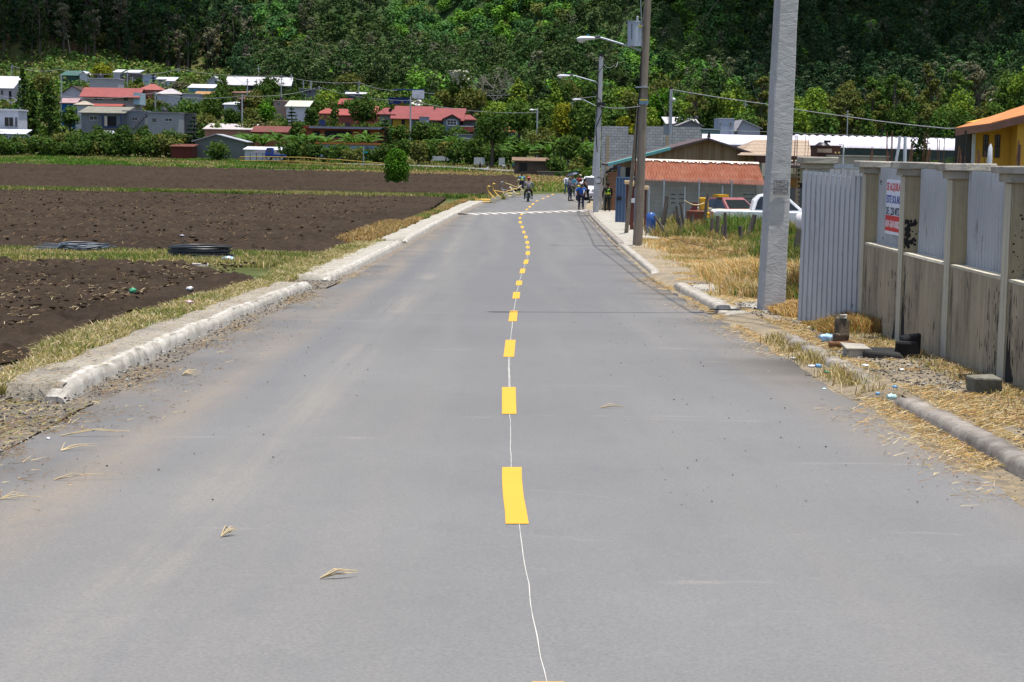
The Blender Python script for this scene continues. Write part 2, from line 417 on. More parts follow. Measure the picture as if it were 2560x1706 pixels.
M_['tile_br'] = m_tile('brown_roof_tile', (.34, .26, .19), (.28, .21, .15), .3, wave=.2)
M_['leaf'] = {}
for k, (a, b) in {'dark': ((.040, .074, .017), (.056, .096, .022)), 'mid': ((.062, .118, .026), (.085, .138, .030)), 'lime': ((.125, .200, .028), (.155, .215, .034)),
                  'olive': ((.085, .100, .028), (.11, .120, .034)), 'pine': ((.030, .055, .020), (.044, .066, .024)), 'fresh': ((.055, .135, .014), (.065, .150, .016)),
                  'grey': ((.13, .125, .08), (.16, .15, .10)), 'banana': ((.055, .120, .028), (.08, .15, .035)), 'ever': ((.018, .045, .022), (.024, .054, .026)), 'yell': ((.15, .17, .018), (.18, .17, .02))}.items():
    M_['leaf'][k] = m_leaf('leaf_'+k, a, b)
M_['forest'] = m_leaf('forest_leaves', None, None, .2, True)
M_['grassc'] = m_leaf('grass_blades', None, None, .3, True)
M_['bark'] = simple('bark', (.10, .08, .06), (.06, .05, .04), 6)
M_['bark_p'] = simple('pale_bark', (.30, .27, .23), (.20, .18, .15), 6)
# ================================================================== GROUND
rng = np.random.default_rng(5)
def grid(xs, ys, zf):
    X, Y = np.meshgrid(xs, ys); Z = zf(X, Y)
    v = np.stack([X, Y, Z], -1).reshape(-1, 3); nx = len(xs); ny = len(ys)
    i = np.arange(nx-1)[None, :]+np.arange(ny-1)[:, None]*nx
    f = np.stack([i, i+1, i+nx+1, i+nx], -1).reshape(-1, 4)
    return v, f
ys = np.concatenate([np.linspace(-60, 10, 15), np.linspace(12, 200, 95), np.linspace(204, 760, 140), np.linspace(800, 3000, 20)])
xs = np.concatenate([np.linspace(-2200, -320, 10), np.linspace(-300, -14, 70), np.linspace(-12, 16, 29), np.linspace(20, 300, 70), np.linspace(320, 2200, 10)])
v, f = grid(xs, ys, lambda x, y: T(x, y)-.06)
tag(np_mesh('ground', v, f, M_['ground'], smooth=True), 'grassy ground of the valley floor and the hillside', kind='structure')

# ---- road ribbon
CP = [(-.15, -30), (-.12, 0), (-.10, 20), (-.05, 35), (.25, 55), (.68, 80), (1.25, 105), (2.2, 128), (3.9, 146), (7.6, 159.5), (14, 168.5), (25, 176), (45, 184), (90, 194)]
def catmull(pts, n=12):
    out = []
    for i in range(len(pts)-1):
        p0 = pts[max(i-1, 0)]; p1 = pts[i]; p2 = pts[i+1]; p3 = pts[min(i+2, len(pts)-1)]
        for k in range(n):
            t = k/n
            out.append(tuple(.5*((2*p1[a])+(-p0[a]+p2[a])*t+(2*p0[a]-5*p1[a]+4*p2[a]-p3[a])*t*t+(-p0[a]+3*p1[a]-3*p2[a]+p3[a])*t**3) for a in (0, 1)))
    out.append(pts[-1]); return np.array(out)
CL = catmull(CP)
tang = np.gradient(CL, axis=0); tang /= np.linalg.norm(tang, axis=1)[:, None]
NRM = np.stack([tang[:, 1], -tang[:, 0]], 1)        # to the right
SL = np.concatenate([[0], np.cumsum(np.linalg.norm(np.diff(CL, axis=0), axis=1))])
def off(o, jit=0):                                   # polyline offset to the right by o
    return CL+NRM*o
def ribbon(name, offs, mat, kind, y0=-30, y1=999, z=.0, jitter=None, cols=None, label=None):
    m = (CL[:, 1] >= y0) & (CL[:, 1] <= y1); C = CL[m]; N = NRM[m]
    # refine
    s = np.concatenate([[0], np.cumsum(np.linalg.norm(np.diff(C, axis=0), axis=1))]); n = max(int(s[-1]/.25), 2)
    ss = np.linspace(0, s[-1], n)
    C = np.stack([np.interp(ss, s, C[:, a]) for a in (0, 1)], 1); N = np.stack([np.interp(ss, s, N[:, a]) for a in (0, 1)], 1)
    rows = []
    for k, (o, dz) in enumerate(offs):
        oo = o
        if jitter and jitter[k]: oo = o+(fbm(ss*.9, ss*0+k*7.7, 4, 3)-.47)*jitter[k]
        p = C+N*(oo if np.ndim(oo) == 0 else oo[:, None])
        rows.append(np.stack([p[:, 0], p[:, 1], T(p[:, 0], p[:, 1])+z+dz], 1))
    V = np.stack(rows, 1); k = len(offs)
    i = np.arange(k-1)[None, :]+np.arange(n-1)[:, None]*k
    Fc = np.stack([i, i+1, i+k+1, i+k], -1).reshape(-1, 4)
    return tag(np_mesh(name, V.reshape(-1, 3), Fc, mat, smooth=False), label, kind=kind)
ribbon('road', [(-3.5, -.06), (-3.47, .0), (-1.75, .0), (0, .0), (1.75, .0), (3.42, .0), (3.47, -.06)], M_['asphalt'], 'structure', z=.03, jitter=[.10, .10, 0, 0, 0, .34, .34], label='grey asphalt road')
ribbon('gutter', [(-4.0, .0), (-3.3, .0)], M_['gravel'], 'structure', z=.012, y0=-5, jitter=[0, 0], label='strip of dry debris along the left kerb')
ribbon('verge', [(3.2, .0), (3.9, .0), (4.5, .0)], M_['dirt'], 'structure', z=.015, y0=-10, y1=140, label='strip of dry dirt and straw along the right kerb')

def kerb(y0, y1, o, mat, label, h=.15, w=.2, side=-1, worn=.35):
    m = (CL[:, 1] >= y0-8) & (CL[:, 1] <= y1+8); yy = np.arange(y0, y1, .10)
    cx = np.interp(yy, CL[m][:, 1], (CL+NRM*o)[m][:, 0])
    cs = [(-.01, -.05), (.015, h*.5), (.03, h*.86), (.065, h*.97), (w*.6, h), (w+.06, h), (w+.06, -.05)]
    V = []
    n = fbm(yy*1.7, yy*0, 4, 9)-.47; n3 = (fbm(yy*5.1, yy*0+4, 3, 19)-.45)
    for (a, b) in cs:
        x = cx+side*a+(n*.022+n3*.016)*(1 if a < .1 else .2)+(rng.random(len(yy))-.5)*.007
        edge = np.minimum(np.minimum((yy-y0)/.5, (y1-yy)/.5), 1); edge = .35+.65*np.clip(edge, 0, 1)
        z = T(cx, yy)+.02+b*(1-worn*.5*np.clip(n*2, -1, 1))*edge+(rng.random(len(yy))-.5)*.006+n3*.012*(b > .05)-.012*((yy % 1.0) < .1)
        V.append(np.stack([x, yy, z], 1))
    V = np.stack(V, 1); k = len(cs); nn = len(yy)
    i = np.arange(k-1)[None, :]+np.arange(nn-1)[:, None]*k
    Fc = np.stack([i, i+1, i+k+1, i+k], -1).reshape(-1, 4)
    fv = V.reshape(-1, 3)
    o_ = np_mesh('kerb', fv, Fc, mat, smooth=False)
    # end caps
    bm = MB(); bm.add([tuple(p) for p in V[0]], [tuple(range(k))]); bm.add([tuple(p) for p in V[-1]], [tuple(range(k-1, -1, -1))])
    tag(o_, label, kind='structure'); bm.build('kerb_end', mat, o_)
    return o_
kerb(16.2, 36.6, -3.78, M_['kerb_w'], 'whitewashed concrete kerb on the left of the road', .16, .11, -1)
kerb(39.2, 61, -3.72, M_['kerb_w'], 'whitewashed kerb on the left beyond the gap', .16, .11, -1)
kerb(62.5, 127, -3.68, M_['kerb_w'], 'far left kerb running to the barriers', .16, .11, -1)
kerb(11, 17.3, 3.74, M_['kerb_g'], 'grey kerb at the lower right corner', .12, .13, 1, .7)
kerb(18.2, 24.8, 3.70, M_['kerb_g'], 'low broken kerb buried in dirt beside the wall', .13, .12, 1, .5)
kerb(29.8, 39.5, 3.60, M_['kerb_m'], 'pale kerb at the foot of the big concrete pole', .14, .16, 1)
kerb(45, 62, 3.50, M_['kerb_m'], 'thin kerb beside the dry grass', .13, .16, 1)
kerb(63, 112, 3.50, M_['kerb_g'], 'far right kerb in front of the gate', .12, .16, 1)
# pavements
def slabs(y0, y1, o0, o1, mat, label, h, jit=.12, slope=False):
    m = (CL[:, 1] >= y0-8) & (CL[:, 1] <= y1+8); yy = np.arange(y0, y1+.01, .3); uu = np.linspace(0, 1, 9)
    A = np.interp(yy, CL[m][:, 1], (CL+NRM*o0)[m][:, 0]); B = np.interp(yy, CL[m][:, 1], (CL+NRM*o1)[m][:, 0])
    B = B+(fbm(yy*.8, yy*0+3, 4, 4)-.47)*jit*3
    X = A[:, None]*(1-uu)+B[:, None]*uu; Y = np.repeat(yy[:, None], 9, 1)
    Z = T(X, Y)+h+(fbm(X*1.5, Y*1.5, 3, 2)-.47)*.06
    Z[:, -1] -= .12; Z[0] = T(X[0], Y[0])-.04; Z[-1] = T(X[-1], Y[-1])-.04; Y[0] = Y[1]-.03; Y[-1] = Y[-2]+.03
    if slope: Z[:, 0] = T(X[:, 0], Y[:, 0])+.018; Z[:, 1] -= .03
    nx = 9; ny = len(yy); i = np.arange(nx-1)[None, :]+np.arange(ny-1)[:, None]*nx
    f = np.stack([i, i+1, i+nx+1, i+nx], -1).reshape(-1, 4)
    if o0 > o1: f = f[:, ::-1]
    return tag(np_mesh('pavement', np.stack([X, Y, Z], -1).reshape(-1, 3), f, mat, smooth=True), label, kind='structure')
slabs(16.15, 36.6, -3.85, -4.48, M_['dusty'], 'cracked concrete pavement on the left', .165)
slabs(39.2, 61, -3.82, -4.6, M_['slab'], 'pale pavement slabs beyond the gap on the left', .165)
slabs(62.5, 127, -3.8, -4.65, M_['slab'], 'far pavement on the left', .165)
slabs(2, 16.6, -3.5, -7.5, M_['gravel'], 'gravelly dirt shoulder at the left', .03)
slabs(36.2, 39.6, -3.5, -5.6, M_['gravel'], 'dirt gap between the left pavements', .05)
slabs(3, 17.6, 3.85, 6.2, M_['dirt'], 'dirt pavement in front of the wall', .12)
slabs(17.2, 29.5, 3.45, 6.2, M_['dirt'], 'sloping dirt pavement in front of the wall', .12, slope=True)
slabs(29.2, 39.6, 3.6, 5.1, M_['slab'], 'concrete pavement around the big pole', .13, slope=True)
slabs(39.4, 62, 3.42, 5.3, M_['dirt'], 'dusty pavement beside the dry grass', .11, slope=True)
slabs(61.8, 112, 3.5, 5.6, M_['slab'], 'pale pavement in front of the gate', .11, slope=True)

# ---- ploughed fields
def field(name, x0, x1, y0, y1, dx, dy, label, amp, edge_r, fy=None, furrow=1.1, fa=.05, rot=.12):
    xs = np.arange(x0, x1, dx); ys = np.arange(y0, y1, dy)
    X, Y = np.meshgrid(xs, ys)
    er = edge_r(Y); 
    X = np.minimum(X, er+(fbm(Y*.7, Y*0, 4, 6)-.47)*1.2)
    u = X*math.sin(rot)+Y*math.cos(rot)
    n1 = .45*(fbm(X*2.1, Y*2.1, 4, 11)-.47)+.75*(fbm(X*5.1, Y*4.1, 4, 13)-.47); n2 = fbm(X*.35, Y*.35, 3, 12)-.45
    clod = np.maximum(vn(X*4.6, Y*4.1, 21)-.60, 0)
    clod2 = np.maximum(vn(X*1.3+9, Y*1.3, 22)-.70, 0)
    Z = T(X, Y)+.10+amp*(n1*1.25+n2*.3+clod*.6+clod2*.18)+fa*np.sin(u*2*math.pi/furrow+n2*4)
    b = np.minimum(np.minimum((Y-y0)/.6, (y1-Y)/.6), (er+.3-X)/.5); b = np.clip(b, 0, 1)
    Z = T(X, Y)-.08+(Z-T(X, Y)+.08)*b
    nx = len(xs); ny = len(ys); i = np.arange(nx-1)[None, :]+np.arange(ny-1)[:, None]*nx
    f = np.stack([i, i+1, i+nx+1, i+nx], -1).reshape(-1, 4)
    # drop the faces folded outside the edge
    W = (er+.8-np.meshgrid(xs, ys)[0]).reshape(-1) > 0
    f = f[W[f].all(1)]
    return tag(np_mesh(name, np.stack([X, Y, Z], -1).reshape(-1, 3), f, M_['soil'], smooth=True), label, kind='structure')
slabs(14, 64, -4.3, -5.5, M_['gravel'], 'grassy verge between pavement and field', .05)
eR = lambda o: (lambda Y: np.interp(Y, CL[:130, 1], (CL+NRM*o)[:130, 0]))
field('field', -26, -4.2, 14, 45.5, .09, .14, 'dark ploughed field beside the left pavement', .30, lambda Y: np.interp(Y, [14, 18, 23, 30, 38, 41, 46], [-4.75, -4.95, -5.3, -5.3, -5.0, -6.0, -8.2]), fa=.035)
field('field', -62, -4.2, 51.5, 136, .17, .22, 'wide ploughed field behind the grass path', .30, lambda Y: np.interp(Y, [51, 56, 62, 68, 76, 84, 105, 128, 136], [-6.4, -5.2, -5.3, -5.6, -5.0, -4.4, -3.8, -2.6, -2.2]), fa=.06)
field('field', -120, 3.5, 144, 284, .40, .42, 'far ploughed field before the green bank', .95, lambda Y: np.interp(Y, [144, 155, 175, 235, 246, 262, 284], [-3, -1, 1.5, 3, 0, -22, -60]), fa=.06, furrow=2.2)
# green bank and track behind the fields
bx = np.arange(-140, 12, 1.2); by = np.arange(280, 322, 1.)
v, f = grid(bx, by, lambda x, y: T(x, y)+.04+.55*sstep(280, 290, y)*(fbm(x*.12, y*.2, 4, 8)-.2)*sstep(322, 305, y))
m_bank = NT('bank_grass'); c = m_bank.mix(m_bank.ramp(m_bank.noise(.25, 5, .7), (.35, 0.), (.65, 1.)), (.045, .095, .015), (.10, .125, .03))
c = m_bank.mix(m_bank.ramp(m_bank.noise(.12, 4, .7), (.58, 0.), (.7, .7)), c, (.16, .12, .06)); m_bank.color(c).set(Roughness=.95); m_bank.bump(m_bank.noise(2, 5, .8), .8, .2)
tag(np_mesh('grass_bank', v, f, m_bank.m, smooth=True), 'green bank behind the far field', kind='structure')
trk = [(-28, 301.5), (-17, 300), (-9, 296), (0, 288), (10, 276), (22, 262)]
tc_ = catmull(trk, 8); tt = np.gradient(tc_, axis=0); tt /= np.linalg.norm(tt, axis=1)[:, None]; tn = np.stack([-tt[:, 1], tt[:, 0]], 1)
V = np.stack([np.column_stack([tc_+tn*o, T((tc_+tn*o)[:, 0], (tc_+tn*o)[:, 1])+.40]) for o in (-1.7, 1.7)], 1)
i = np.arange(len(tc_)-1)[:, None]*2; f = np.concatenate([i, i+1, i+3, i+2], 1)
tag(np_mesh('track', V.reshape(-1, 3), f, simple('track_dust', (.20, .19, .18), (.15, .14, .13), .5), smooth=True), 'pale dirt track behind the far field', kind='structure')

# ---- road paint
def zr(x, y): return Tz(x, y)+.034
mk = MB()
def g2(u, v):
    p = G(u, v, .034); return Vector((p.x, p.y, zr(p.x, p.y)))
DASH = [[(1330, 1410, 1704), (1348, 1430, 1790)],
        [(1255.5, 1304, 1168), (1255, 1304.5, 1194), (1257.5, 1309, 1240), (1262, 1316, 1275), (1264, 1322, 1309.6)],
        [(1255, 1289, 968), (1255, 1291, 1035)]]
for a in ((330, 427, 1372, 308, 412, 1538), (372, 448, 1087, 357, 438, 1190), (405, 472, 903, 395, 464, 967), (437, 494, 792, 428, 486, 836), (477, 525, 674, 464, 514, 719),
          (514, 557, 587, 501, 545, 627), (530, 568, 503, 524, 566, 540), (530, 562, 452, 527, 566, 475), (524, 558, 404, 524, 560, 430), (513, 543, 352, 512, 545, 376),
          (494, 522, 305, 494, 524, 327), (479, 506, 256, 478, 507, 276), (459, 486, 208, 459, 490, 230), (458, 482, 168, 457, 482, 186), (474, 498, 137, 474, 497, 149),
          (530, 552, 88, 522, 545, 100), (558, 580, 61, 550, 574, 75), (588, 612, 35, 580, 604, 48)):
    DASH.append([(1180+a[0]/3.92, 1180+a[1]/3.92, 500+a[2]/3.92), (1180+a[3]/3.92, 1180+a[4]/3.92, 500+a[5]/3.92)])
for u, v_ in ((1342, 502.5), (1357, 496.5), (1369, 491.5), (1381, 486.5)):
    DASH.append([(u-1, u+5, v_-1), (u-4, u+2, v_+1)])
for d in DASH:
    rows = [(g2(a, c), g2(b, c)) for a, b, c in d]
    for (a, b), (c, e) in zip(rows[:-1], rows[1:]):
        n = max(2, int((a-c).length/.3))
        for k in range(n):
            t0, t1 = k/n, (k+1)/n
            q = [c.lerp(a, t0), e.lerp(b, t0), e.lerp(b, t1), c.lerp(a, t1)]
            mk.quad(*[Vector((p.x, p.y, zr(p.x, p.y))) for p in q])
tag(mk.build('road_markings', M_['yellow']), 'yellow dashes wandering down the middle of the road', kind='structure')
ml = MB()
def line(pts, w):
    P3 = [g2(u, v_) for u, v_ in pts]; q = []
    for a, b in zip(P3[:-1], P3[1:]):
        n = max(1, int((b-a).length/.12)); q += [a.lerp(b, k/n) for k in range(n)]
    q.append(P3[-1]); pr = None
    for k, p in enumerate(q):
        d = (q[min(k+1, len(q)-1)]-q[max(k-1, 0)]); d.z = 0; d.normalize(); s = Vector((d.y, -d.x, 0)); 
        j = s*((vn(np.array([p.y*3.]), np.array([1.]), 5)[0]-.5)*.007); ww = w*(.6+.8*random.random())
        c = (p+j-s*ww, p+j+s*ww); c = tuple(Vector((t.x, t.y, zr(t.x, t.y)-.0015)) for t in c)
        if pr: ml.quad(pr[0], pr[1], c[1], c[0])
        pr = c
line([(1275, 890), (1274, 930), (1275, 969)], .0021); line([(1275, 1034), (1276, 1085), (1276, 1115), (1278, 1170)], .0020)
line([(1297, 1308), (1301, 1340), (1307, 1380), (1315, 1425), (1322, 1460), (1328, 1510), (1337, 1560), (1345, 1600), (1352, 1645), (1368, 1706)], .0019)
for a, b in zip(DASH[2:15], DASH[3:16]):
    line([((b[-1][0]+b[-1][1])/2, b[-1][2]), ((a[0][0]+a[0][1])/2, a[0][2])] if b[-1][2] < a[0][2] else [(0, 0), (1, 1)], .0035) if b[-1][2] < a[0][2]-2 else None
line([(1310, 1224), (1360, 1227), (1420, 1231), (1520, 1243)], .0009)
tag(ml.build('road_markings', M_['white_mark']), 'thin white guide line sprayed between the yellow dashes', kind='structure')
# speed bump: low hump with slanting white and faded stripes
A = G(1152, 536, .05); B = G(1482, 526, .05)
bd = (B-A); L = bd.length; bd.normalize(); bn = Vector((-bd.y, bd.x, 0)).normalized()
hump = MB(); stripe_w = MB(); stripe_o = MB()
N = 30
def hp(s, t):   # s along 0..1, t across -1..1
    p = A+bd*(s*L)+bn*(t*.52); return Vector((p.x, p.y, Tz(p.x, p.y)+.025+.075*(1-t*t)))
for k in range(N):
    for j in range(6):
        t0, t1 = -1+j/3, -1+(j+1)/3
        hump.quad(hp(k/N, t0), hp((k+1)/N, t0), hp((k+1)/N, t1), hp(k/N, t1))
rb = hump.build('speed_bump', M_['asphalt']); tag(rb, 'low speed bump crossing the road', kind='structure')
ns = 30
for k in range(ns):
    tgt = stripe_w if k % 2 == 0 else stripe_o
    for j in range(6):
        t0, t1 = -1+j/3, -1+(j+1)/3; sh = .45/ns*3
        q = [(k/ns+sh*(1-t0)*.5, t0), ((k+1)/ns+sh*(1-t0)*.5, t0), ((k+1)/ns+sh*(1-t1)*.5, t1), (k/ns+sh*(1-t1)*.5, t1)]
        tgt.quad(*[hp(min(a, 1), b)+Vector((0, 0, .005)) for a, b in q])
stripe_w.build('white_stripes', M_['white_mark'], rb); stripe_o.build('faded_stripes', M_['orange_mark'], rb)

# ================================================================== GRASS (merged blades)
def blades(pts, h, w, cols, lean=.35, name='grass', label=None, curl=True):
    n = len(pts); pts = np.asarray(pts, float); h = np.broadcast_to(h, n); w = np.broadcast_to(w, n)
    a = rng.random(n)*2*np.pi; la = rng.random(n)*2*np.pi; l = lean*h*(rng.random(n)*1.3)
    wx = np.cos(a)*w/2; wy = np.sin(a)*w/2; dx = np.cos(la)*l; dy = np.sin(la)*l
    b0 = pts+np.stack([wx, wy, 0*wx], 1); b1 = pts-np.stack([wx, wy, 0*wx], 1)
    m0 = pts+np.stack([wx*.8+dx*.35, wy*.8+dy*.35, h*.6], 1); m1 = pts+np.stack([-wx*.8+dx*.35, -wy*.8+dy*.35, h*.6], 1)
    t0 = pts+np.stack([dx, dy, h*(1-.3*np.abs(lean))], 1)
    V = np.stack([b0, b1, m1, m0, t0], 1).reshape(-1, 3); i = np.arange(n)[:, None]*5
    Fc = np.concatenate([np.concatenate([i, i+1, i+2], 1), np.concatenate([i, i+2, i+3], 1), np.concatenate([i+3, i+2, i+4], 1)])
    C = np.repeat(cols, 5, 0)
    return tag(np_mesh(name, V, Fc, M_['grassc'], cols=C), label, kind='stuff')
def gcol(n, *stops, p=None):
    idx = rng.choice(len(stops), n, p=p); c = np.array(stops)[idx]; return c*(.7+.6*rng.random((n, 1)))
STRAW = (.45, .35, .19); GOLD = (.48, .29, .12); DRYG = (.23, .22, .08); GRN = (.10, .175, .035); DGRN = (.05, .10, .02); PALE = (.55, .46, .30); BRN = (.20, .12, .06)
def on(x, y, dz=0): return np.stack([x, y, T(x, y)+dz], 1)
def mixcol(n, t, A_, B_):
    k = (rng.random(n) < t)[:, None]; return np.where(k, gcol(n, *A_), gcol(n, *B_))
# left verge strip
n = 60000; y = 15+rng.random(n)**1.5*47; eg = np.interp(y, [14, 18, 23, 30, 38, 42, 62], [4.62, 4.78, 5.15, 5.15, 4.9, 5.4, 5.1]); o = 4.38+rng.random(n)*(eg-4.38)+(fbm(y*.7, y*0, 3, 6)-.45)*.35
o = np.where((y > 46) | (rng.random(n) < .9), o, o)
x = np.interp(y, CL[:130, 1], (CL)[:130, 0])-o
gm = fbm(x*.8, y*.5, 3, 31)
blades(on(x, y, .07), .04+.15*rng.random(n)*(.5+gm), .007+y*.0004, mixcol(n, np.clip((gm-.42)*4, .08, .65), (GRN, DRYG, DRYG), (STRAW, PALE, DRYG)), .7, 'grass', 'dry and green grass verge between pavement and field')
n = 30000; y = 60+rng.random(n)*75; o = 4.7+rng.random(n)*(.45+(y > 61)*(y < 82)*.9); x = np.interp(y, CL[:130, 1], CL[:130, 0])-o
gm = fbm(x*.4, y*.2, 3, 31); gm = gm-.2*((y > 58) & (y < 84))
blades(on(x, y, .05), .10+.22*rng.random(n), .03, mixcol(n, np.clip((gm-.36)*5, .02, .9), (GRN, DRYG), (STRAW, GOLD, BRN)), .6, 'grass', 'far grass verge beside the wide ploughed field')
# cross path where the cables lie
n = 60000; x = -24+rng.random(n)*19.5; yc = 48.6-(x+6)*.07; y = yc+(rng.random(n)-.5)*(5.6+np.clip((x+10)*.3, 0, 2))
gm = fbm(x*.5, y*.7, 3, 33)
blades(on(x, y, .02), .06+.20*rng.random(n)*(.5+gm), .022, mixcol(n, np.clip((gm-.34)*4, .1, .85), (GRN, DRYG), (STRAW, DRYG)), .6, 'grass', 'grass path crossing between the two ploughed fields')
n = 40000; x = -58+rng.random(n)*58; y = 139.8+(rng.random(n)-.5)*7; gm = fbm(x*.2, y*.3, 3, 35)
blades(on(x, y, .05), .15+.25*rng.random(n), .06, mixcol(n, np.clip((gm-.3)*5, .3, 1), (GRN, DGRN, DRYG), (STRAW, DRYG)), .5, 'grass', 'thin green strip between the wide and the far field')
# right: dry heap and green weeds
def heap(n, fx, fy, hh, w, cols, lean, label, dz=0):
    return blades(on(fx, fy, dz), hh, w, cols, lean, 'grass', label)
n = 95000; t = rng.random(n); y = 33+t*34; x = np.interp(y, CL[:130, 1], CL[:130, 0])+4.95+rng.random(n)*2.6*(.35+.65*rng.random(n))-np.abs(rng.normal(size=n))*.22-np.clip(fbm(y*.5, y*0, 3, 61)-.4, 0, 1)*2.2*rng.random(n)
mound = fbm(x*.55, y*.33, 3, 41); gm = fbm(x*.4+3, y*.2, 3, 42)
inner = np.clip((x-6.0)*.8, 0, 1)
zt = on(x, y, .0); zt[:, 2] += np.clip(mound-.25, 0, 1)*1.1*(.4+inner*.6)*sstep(0, .5, x-np.interp(y, CL[:130, 1], CL[:130, 0])-4.95)
heap_c = mixcol(n, np.clip((gm-.50)*4+inner*.12, .03, .8), (GRN, DRYG), (STRAW, GOLD, GOLD, PALE))
blades(zt, (.08+.75*rng.random(n)**1.6*(.1+1.4*mound))*np.where(y > 44, .6, 1.), .018, heap_c*(.45+1.1*fbm(x*1.1, y*.7, 3, 77)[:, None]), .95, 'grass', 'heaps of golden dry grass behind the right pavement')
n = 42000; y = 33+rng.random(n)*22; x = 5.75+rng.random(n)*3.2+(y-33)*.015; gm = fbm(x*.7+5, y*.3, 3, 47); k = gm > .46; x = x[k]; y = y[k]; gm = gm[k]; n = len(x)
blades(on(x, y), .25+1.1*rng.random(n)*(gm-.30)*2, .022, mixcol(n, .8, (GRN, GRN, DGRN, DRYG), (STRAW, BRN)), .5, 'grass', 'tall green clumps in the dry grass near the big pole')
n = 80000; y = 30+rng.random(n)*48; x = 6.1+(y-30)*.012+rng.random(n)*8.5
gm = fbm(x*.45, y*.15, 3, 44)
blades(on(x, y), (.15+.62*rng.random(n)**1.3*(.15+gm*1.4))*(1+.9*((y > 68) & (x > 8.5)))*np.where(y < 57, .34, .85), .024, mixcol(n, np.clip((gm-.30)*6, .35, .97), (GRN, GRN, DGRN, DRYG), (STRAW, GOLD, BRN))*(.6+.8*fbm(x*.9, y*.5, 3, 78)[:, None]), .55, 'grass', 'tall green weeds around the wooden posts')
n = 14000; y = 30.5+rng.random(n)*6; x = 5.0+rng.random(n)*2.6; hh = .25+.95*rng.random(n)*fbm(x*1.2, y*.6, 3, 49)
blades(on(x, y, .05), hh, .016, mixcol(n, .55, (GRN, DGRN, DRYG), (GOLD, BRN, BRN)), .5, 'grass', 'tall brown and green weeds behind the big pole')
n = 9000; a = rng.random(n)*6.28; r = rng.random(n)**.6; x = 4.95+np.cos(a)*r*.7; y = 29.0+np.sin(a)*r*2.1
blades(on(x, y, .1), .14+.24*rng.random(n)*(1.2-r), .014, gcol(n, GOLD, GOLD, STRAW, BRN), 1.0, 'grass', 'orange dry tuft at the foot of the big pole')
n = 4500; x = 4.3+rng.random(n)*.85; y = 24.6+rng.random(n)*1.8
blades(on(x, y, .1), .08+.30*rng.random(n)*np.clip((x-4.3)*1.6, .2, 1), .012, gcol(n, (.26, .13, .05), GOLD, DRYG, BRN), .9, 'grass', 'brown tuft at the corner of the wall')
n = 3500; x = 4.55+rng.random(n)*.45; y = 13+rng.random(n)*12
blades(on(x, y, .1), .03+.10*rng.random(n), .008, gcol(n, STRAW, BRN, DRYG), 1.1, 'grass', 'thin dry grass at the foot of the wall')
n = 9000; y = 17.5+rng.random(n)*9; x = 3.62+rng.normal(size=n)*.10; k = fbm(y*1.1, y*0, 3, 97) > .42; x = x[k]; y = y[k]; n = len(x)
blades(on(x, y, .04), .05+.17*rng.random(n)**1.5, .008, gcol(n, STRAW, PALE, BRN, DRYG), .9, 'grass', 'pale dry tufts along the half buried kerb')
# straw litter on the dirt, both sides and on the asphalt edge
n = 60000; y = 10+rng.random(n)**1.3*36; x = 3.42+rng.random(n)*1.6-(rng.random(n)**5)*.6
k = fbm(x*1.6, y*.8, 3, 51) > .42; x = x[k]; y = y[k]; n = len(x)
def straws(x, y, L, w, cols, label, dz):
    n = len(x); a = rng.random(n)*np.pi; dx = np.cos(a)*L/2; dy = np.sin(a)*L/2; nx_ = -np.sin(a)*w/2; ny_ = np.cos(a)*w/2
    dz = np.broadcast_to(dz, n); z0 = T(x, y)+dz; li = rng.random(n)*.25*L
    V = np.stack([np.stack([x-dx-nx_, y-dy-ny_, z0], 1), np.stack([x+dx-nx_, y+dy-ny_, z0+li], 1), np.stack([x+dx+nx_, y+dy+ny_, z0+li], 1), np.stack([x-dx+nx_, y-dy+ny_, z0+.004], 1)], 1).reshape(-1, 3)
    return tag(np_mesh('straw', V, np.arange(4*n).reshape(-1, 4), M_['grassc'], cols=np.repeat(cols, 4, 0)), label, kind='stuff')
straws(x, y, .03+.12*rng.random(n)**2, .0035, gcol(n, STRAW, PALE, GOLD, BRN, BRN), 'scattered straw along the right edge of the road', np.where(x > 3.85, .135, .045))
n = 10000; y = 8+rng.random(n)**1.3*40; x = -3.38-rng.random(n)**.8*.6+rng.random(n)**7*.8; k = fbm(x*2, y*.8, 3, 52) > .44; x = x[k]; y = y[k]; n = len(x)
straws(x, y, .02+.11*rng.random(n)**2, .0035, gcol(n, STRAW, BRN, BRN, (.1, .08, .05)), 'straw and dry stems along the left kerb', .04)
n = 4500; y = 16+rng.random(n)**1.3*44; x = -3.9-rng.random(n)*1.3
straws(x, y, .02+.08*rng.random(n)**2, .004, gcol(n, BRN, (.12, .1, .07), STRAW), 'dead stems scattered over the left pavement', .19)
n = 4500; y = 6+rng.random(n)*10; x = -3.5-rng.random(n)*2.5
straws(x, y, .03+.09*rng.random(n), .005, gcol(n, STRAW, BRN, DRYG), 'short straw on the gravel shoulder', .06)
n = 3200; y = 13+rng.random(n)*34; x = -6.2-rng.random(n)**1.5*9
straws(x, y, .05+.14*rng.random(n), .008, gcol(n, STRAW, PALE, BRN, BRN), 'dry stems turned into the ploughed soil', .14)
n = 3500; y = 53+rng.random(n)*80; x = -7-rng.random(n)*40
straws(x, y, .1+.25*rng.random(n), .02, gcol(n, (.25, .18, .1), BRN, BRN), 'dry roots lying on the wide field', .2)
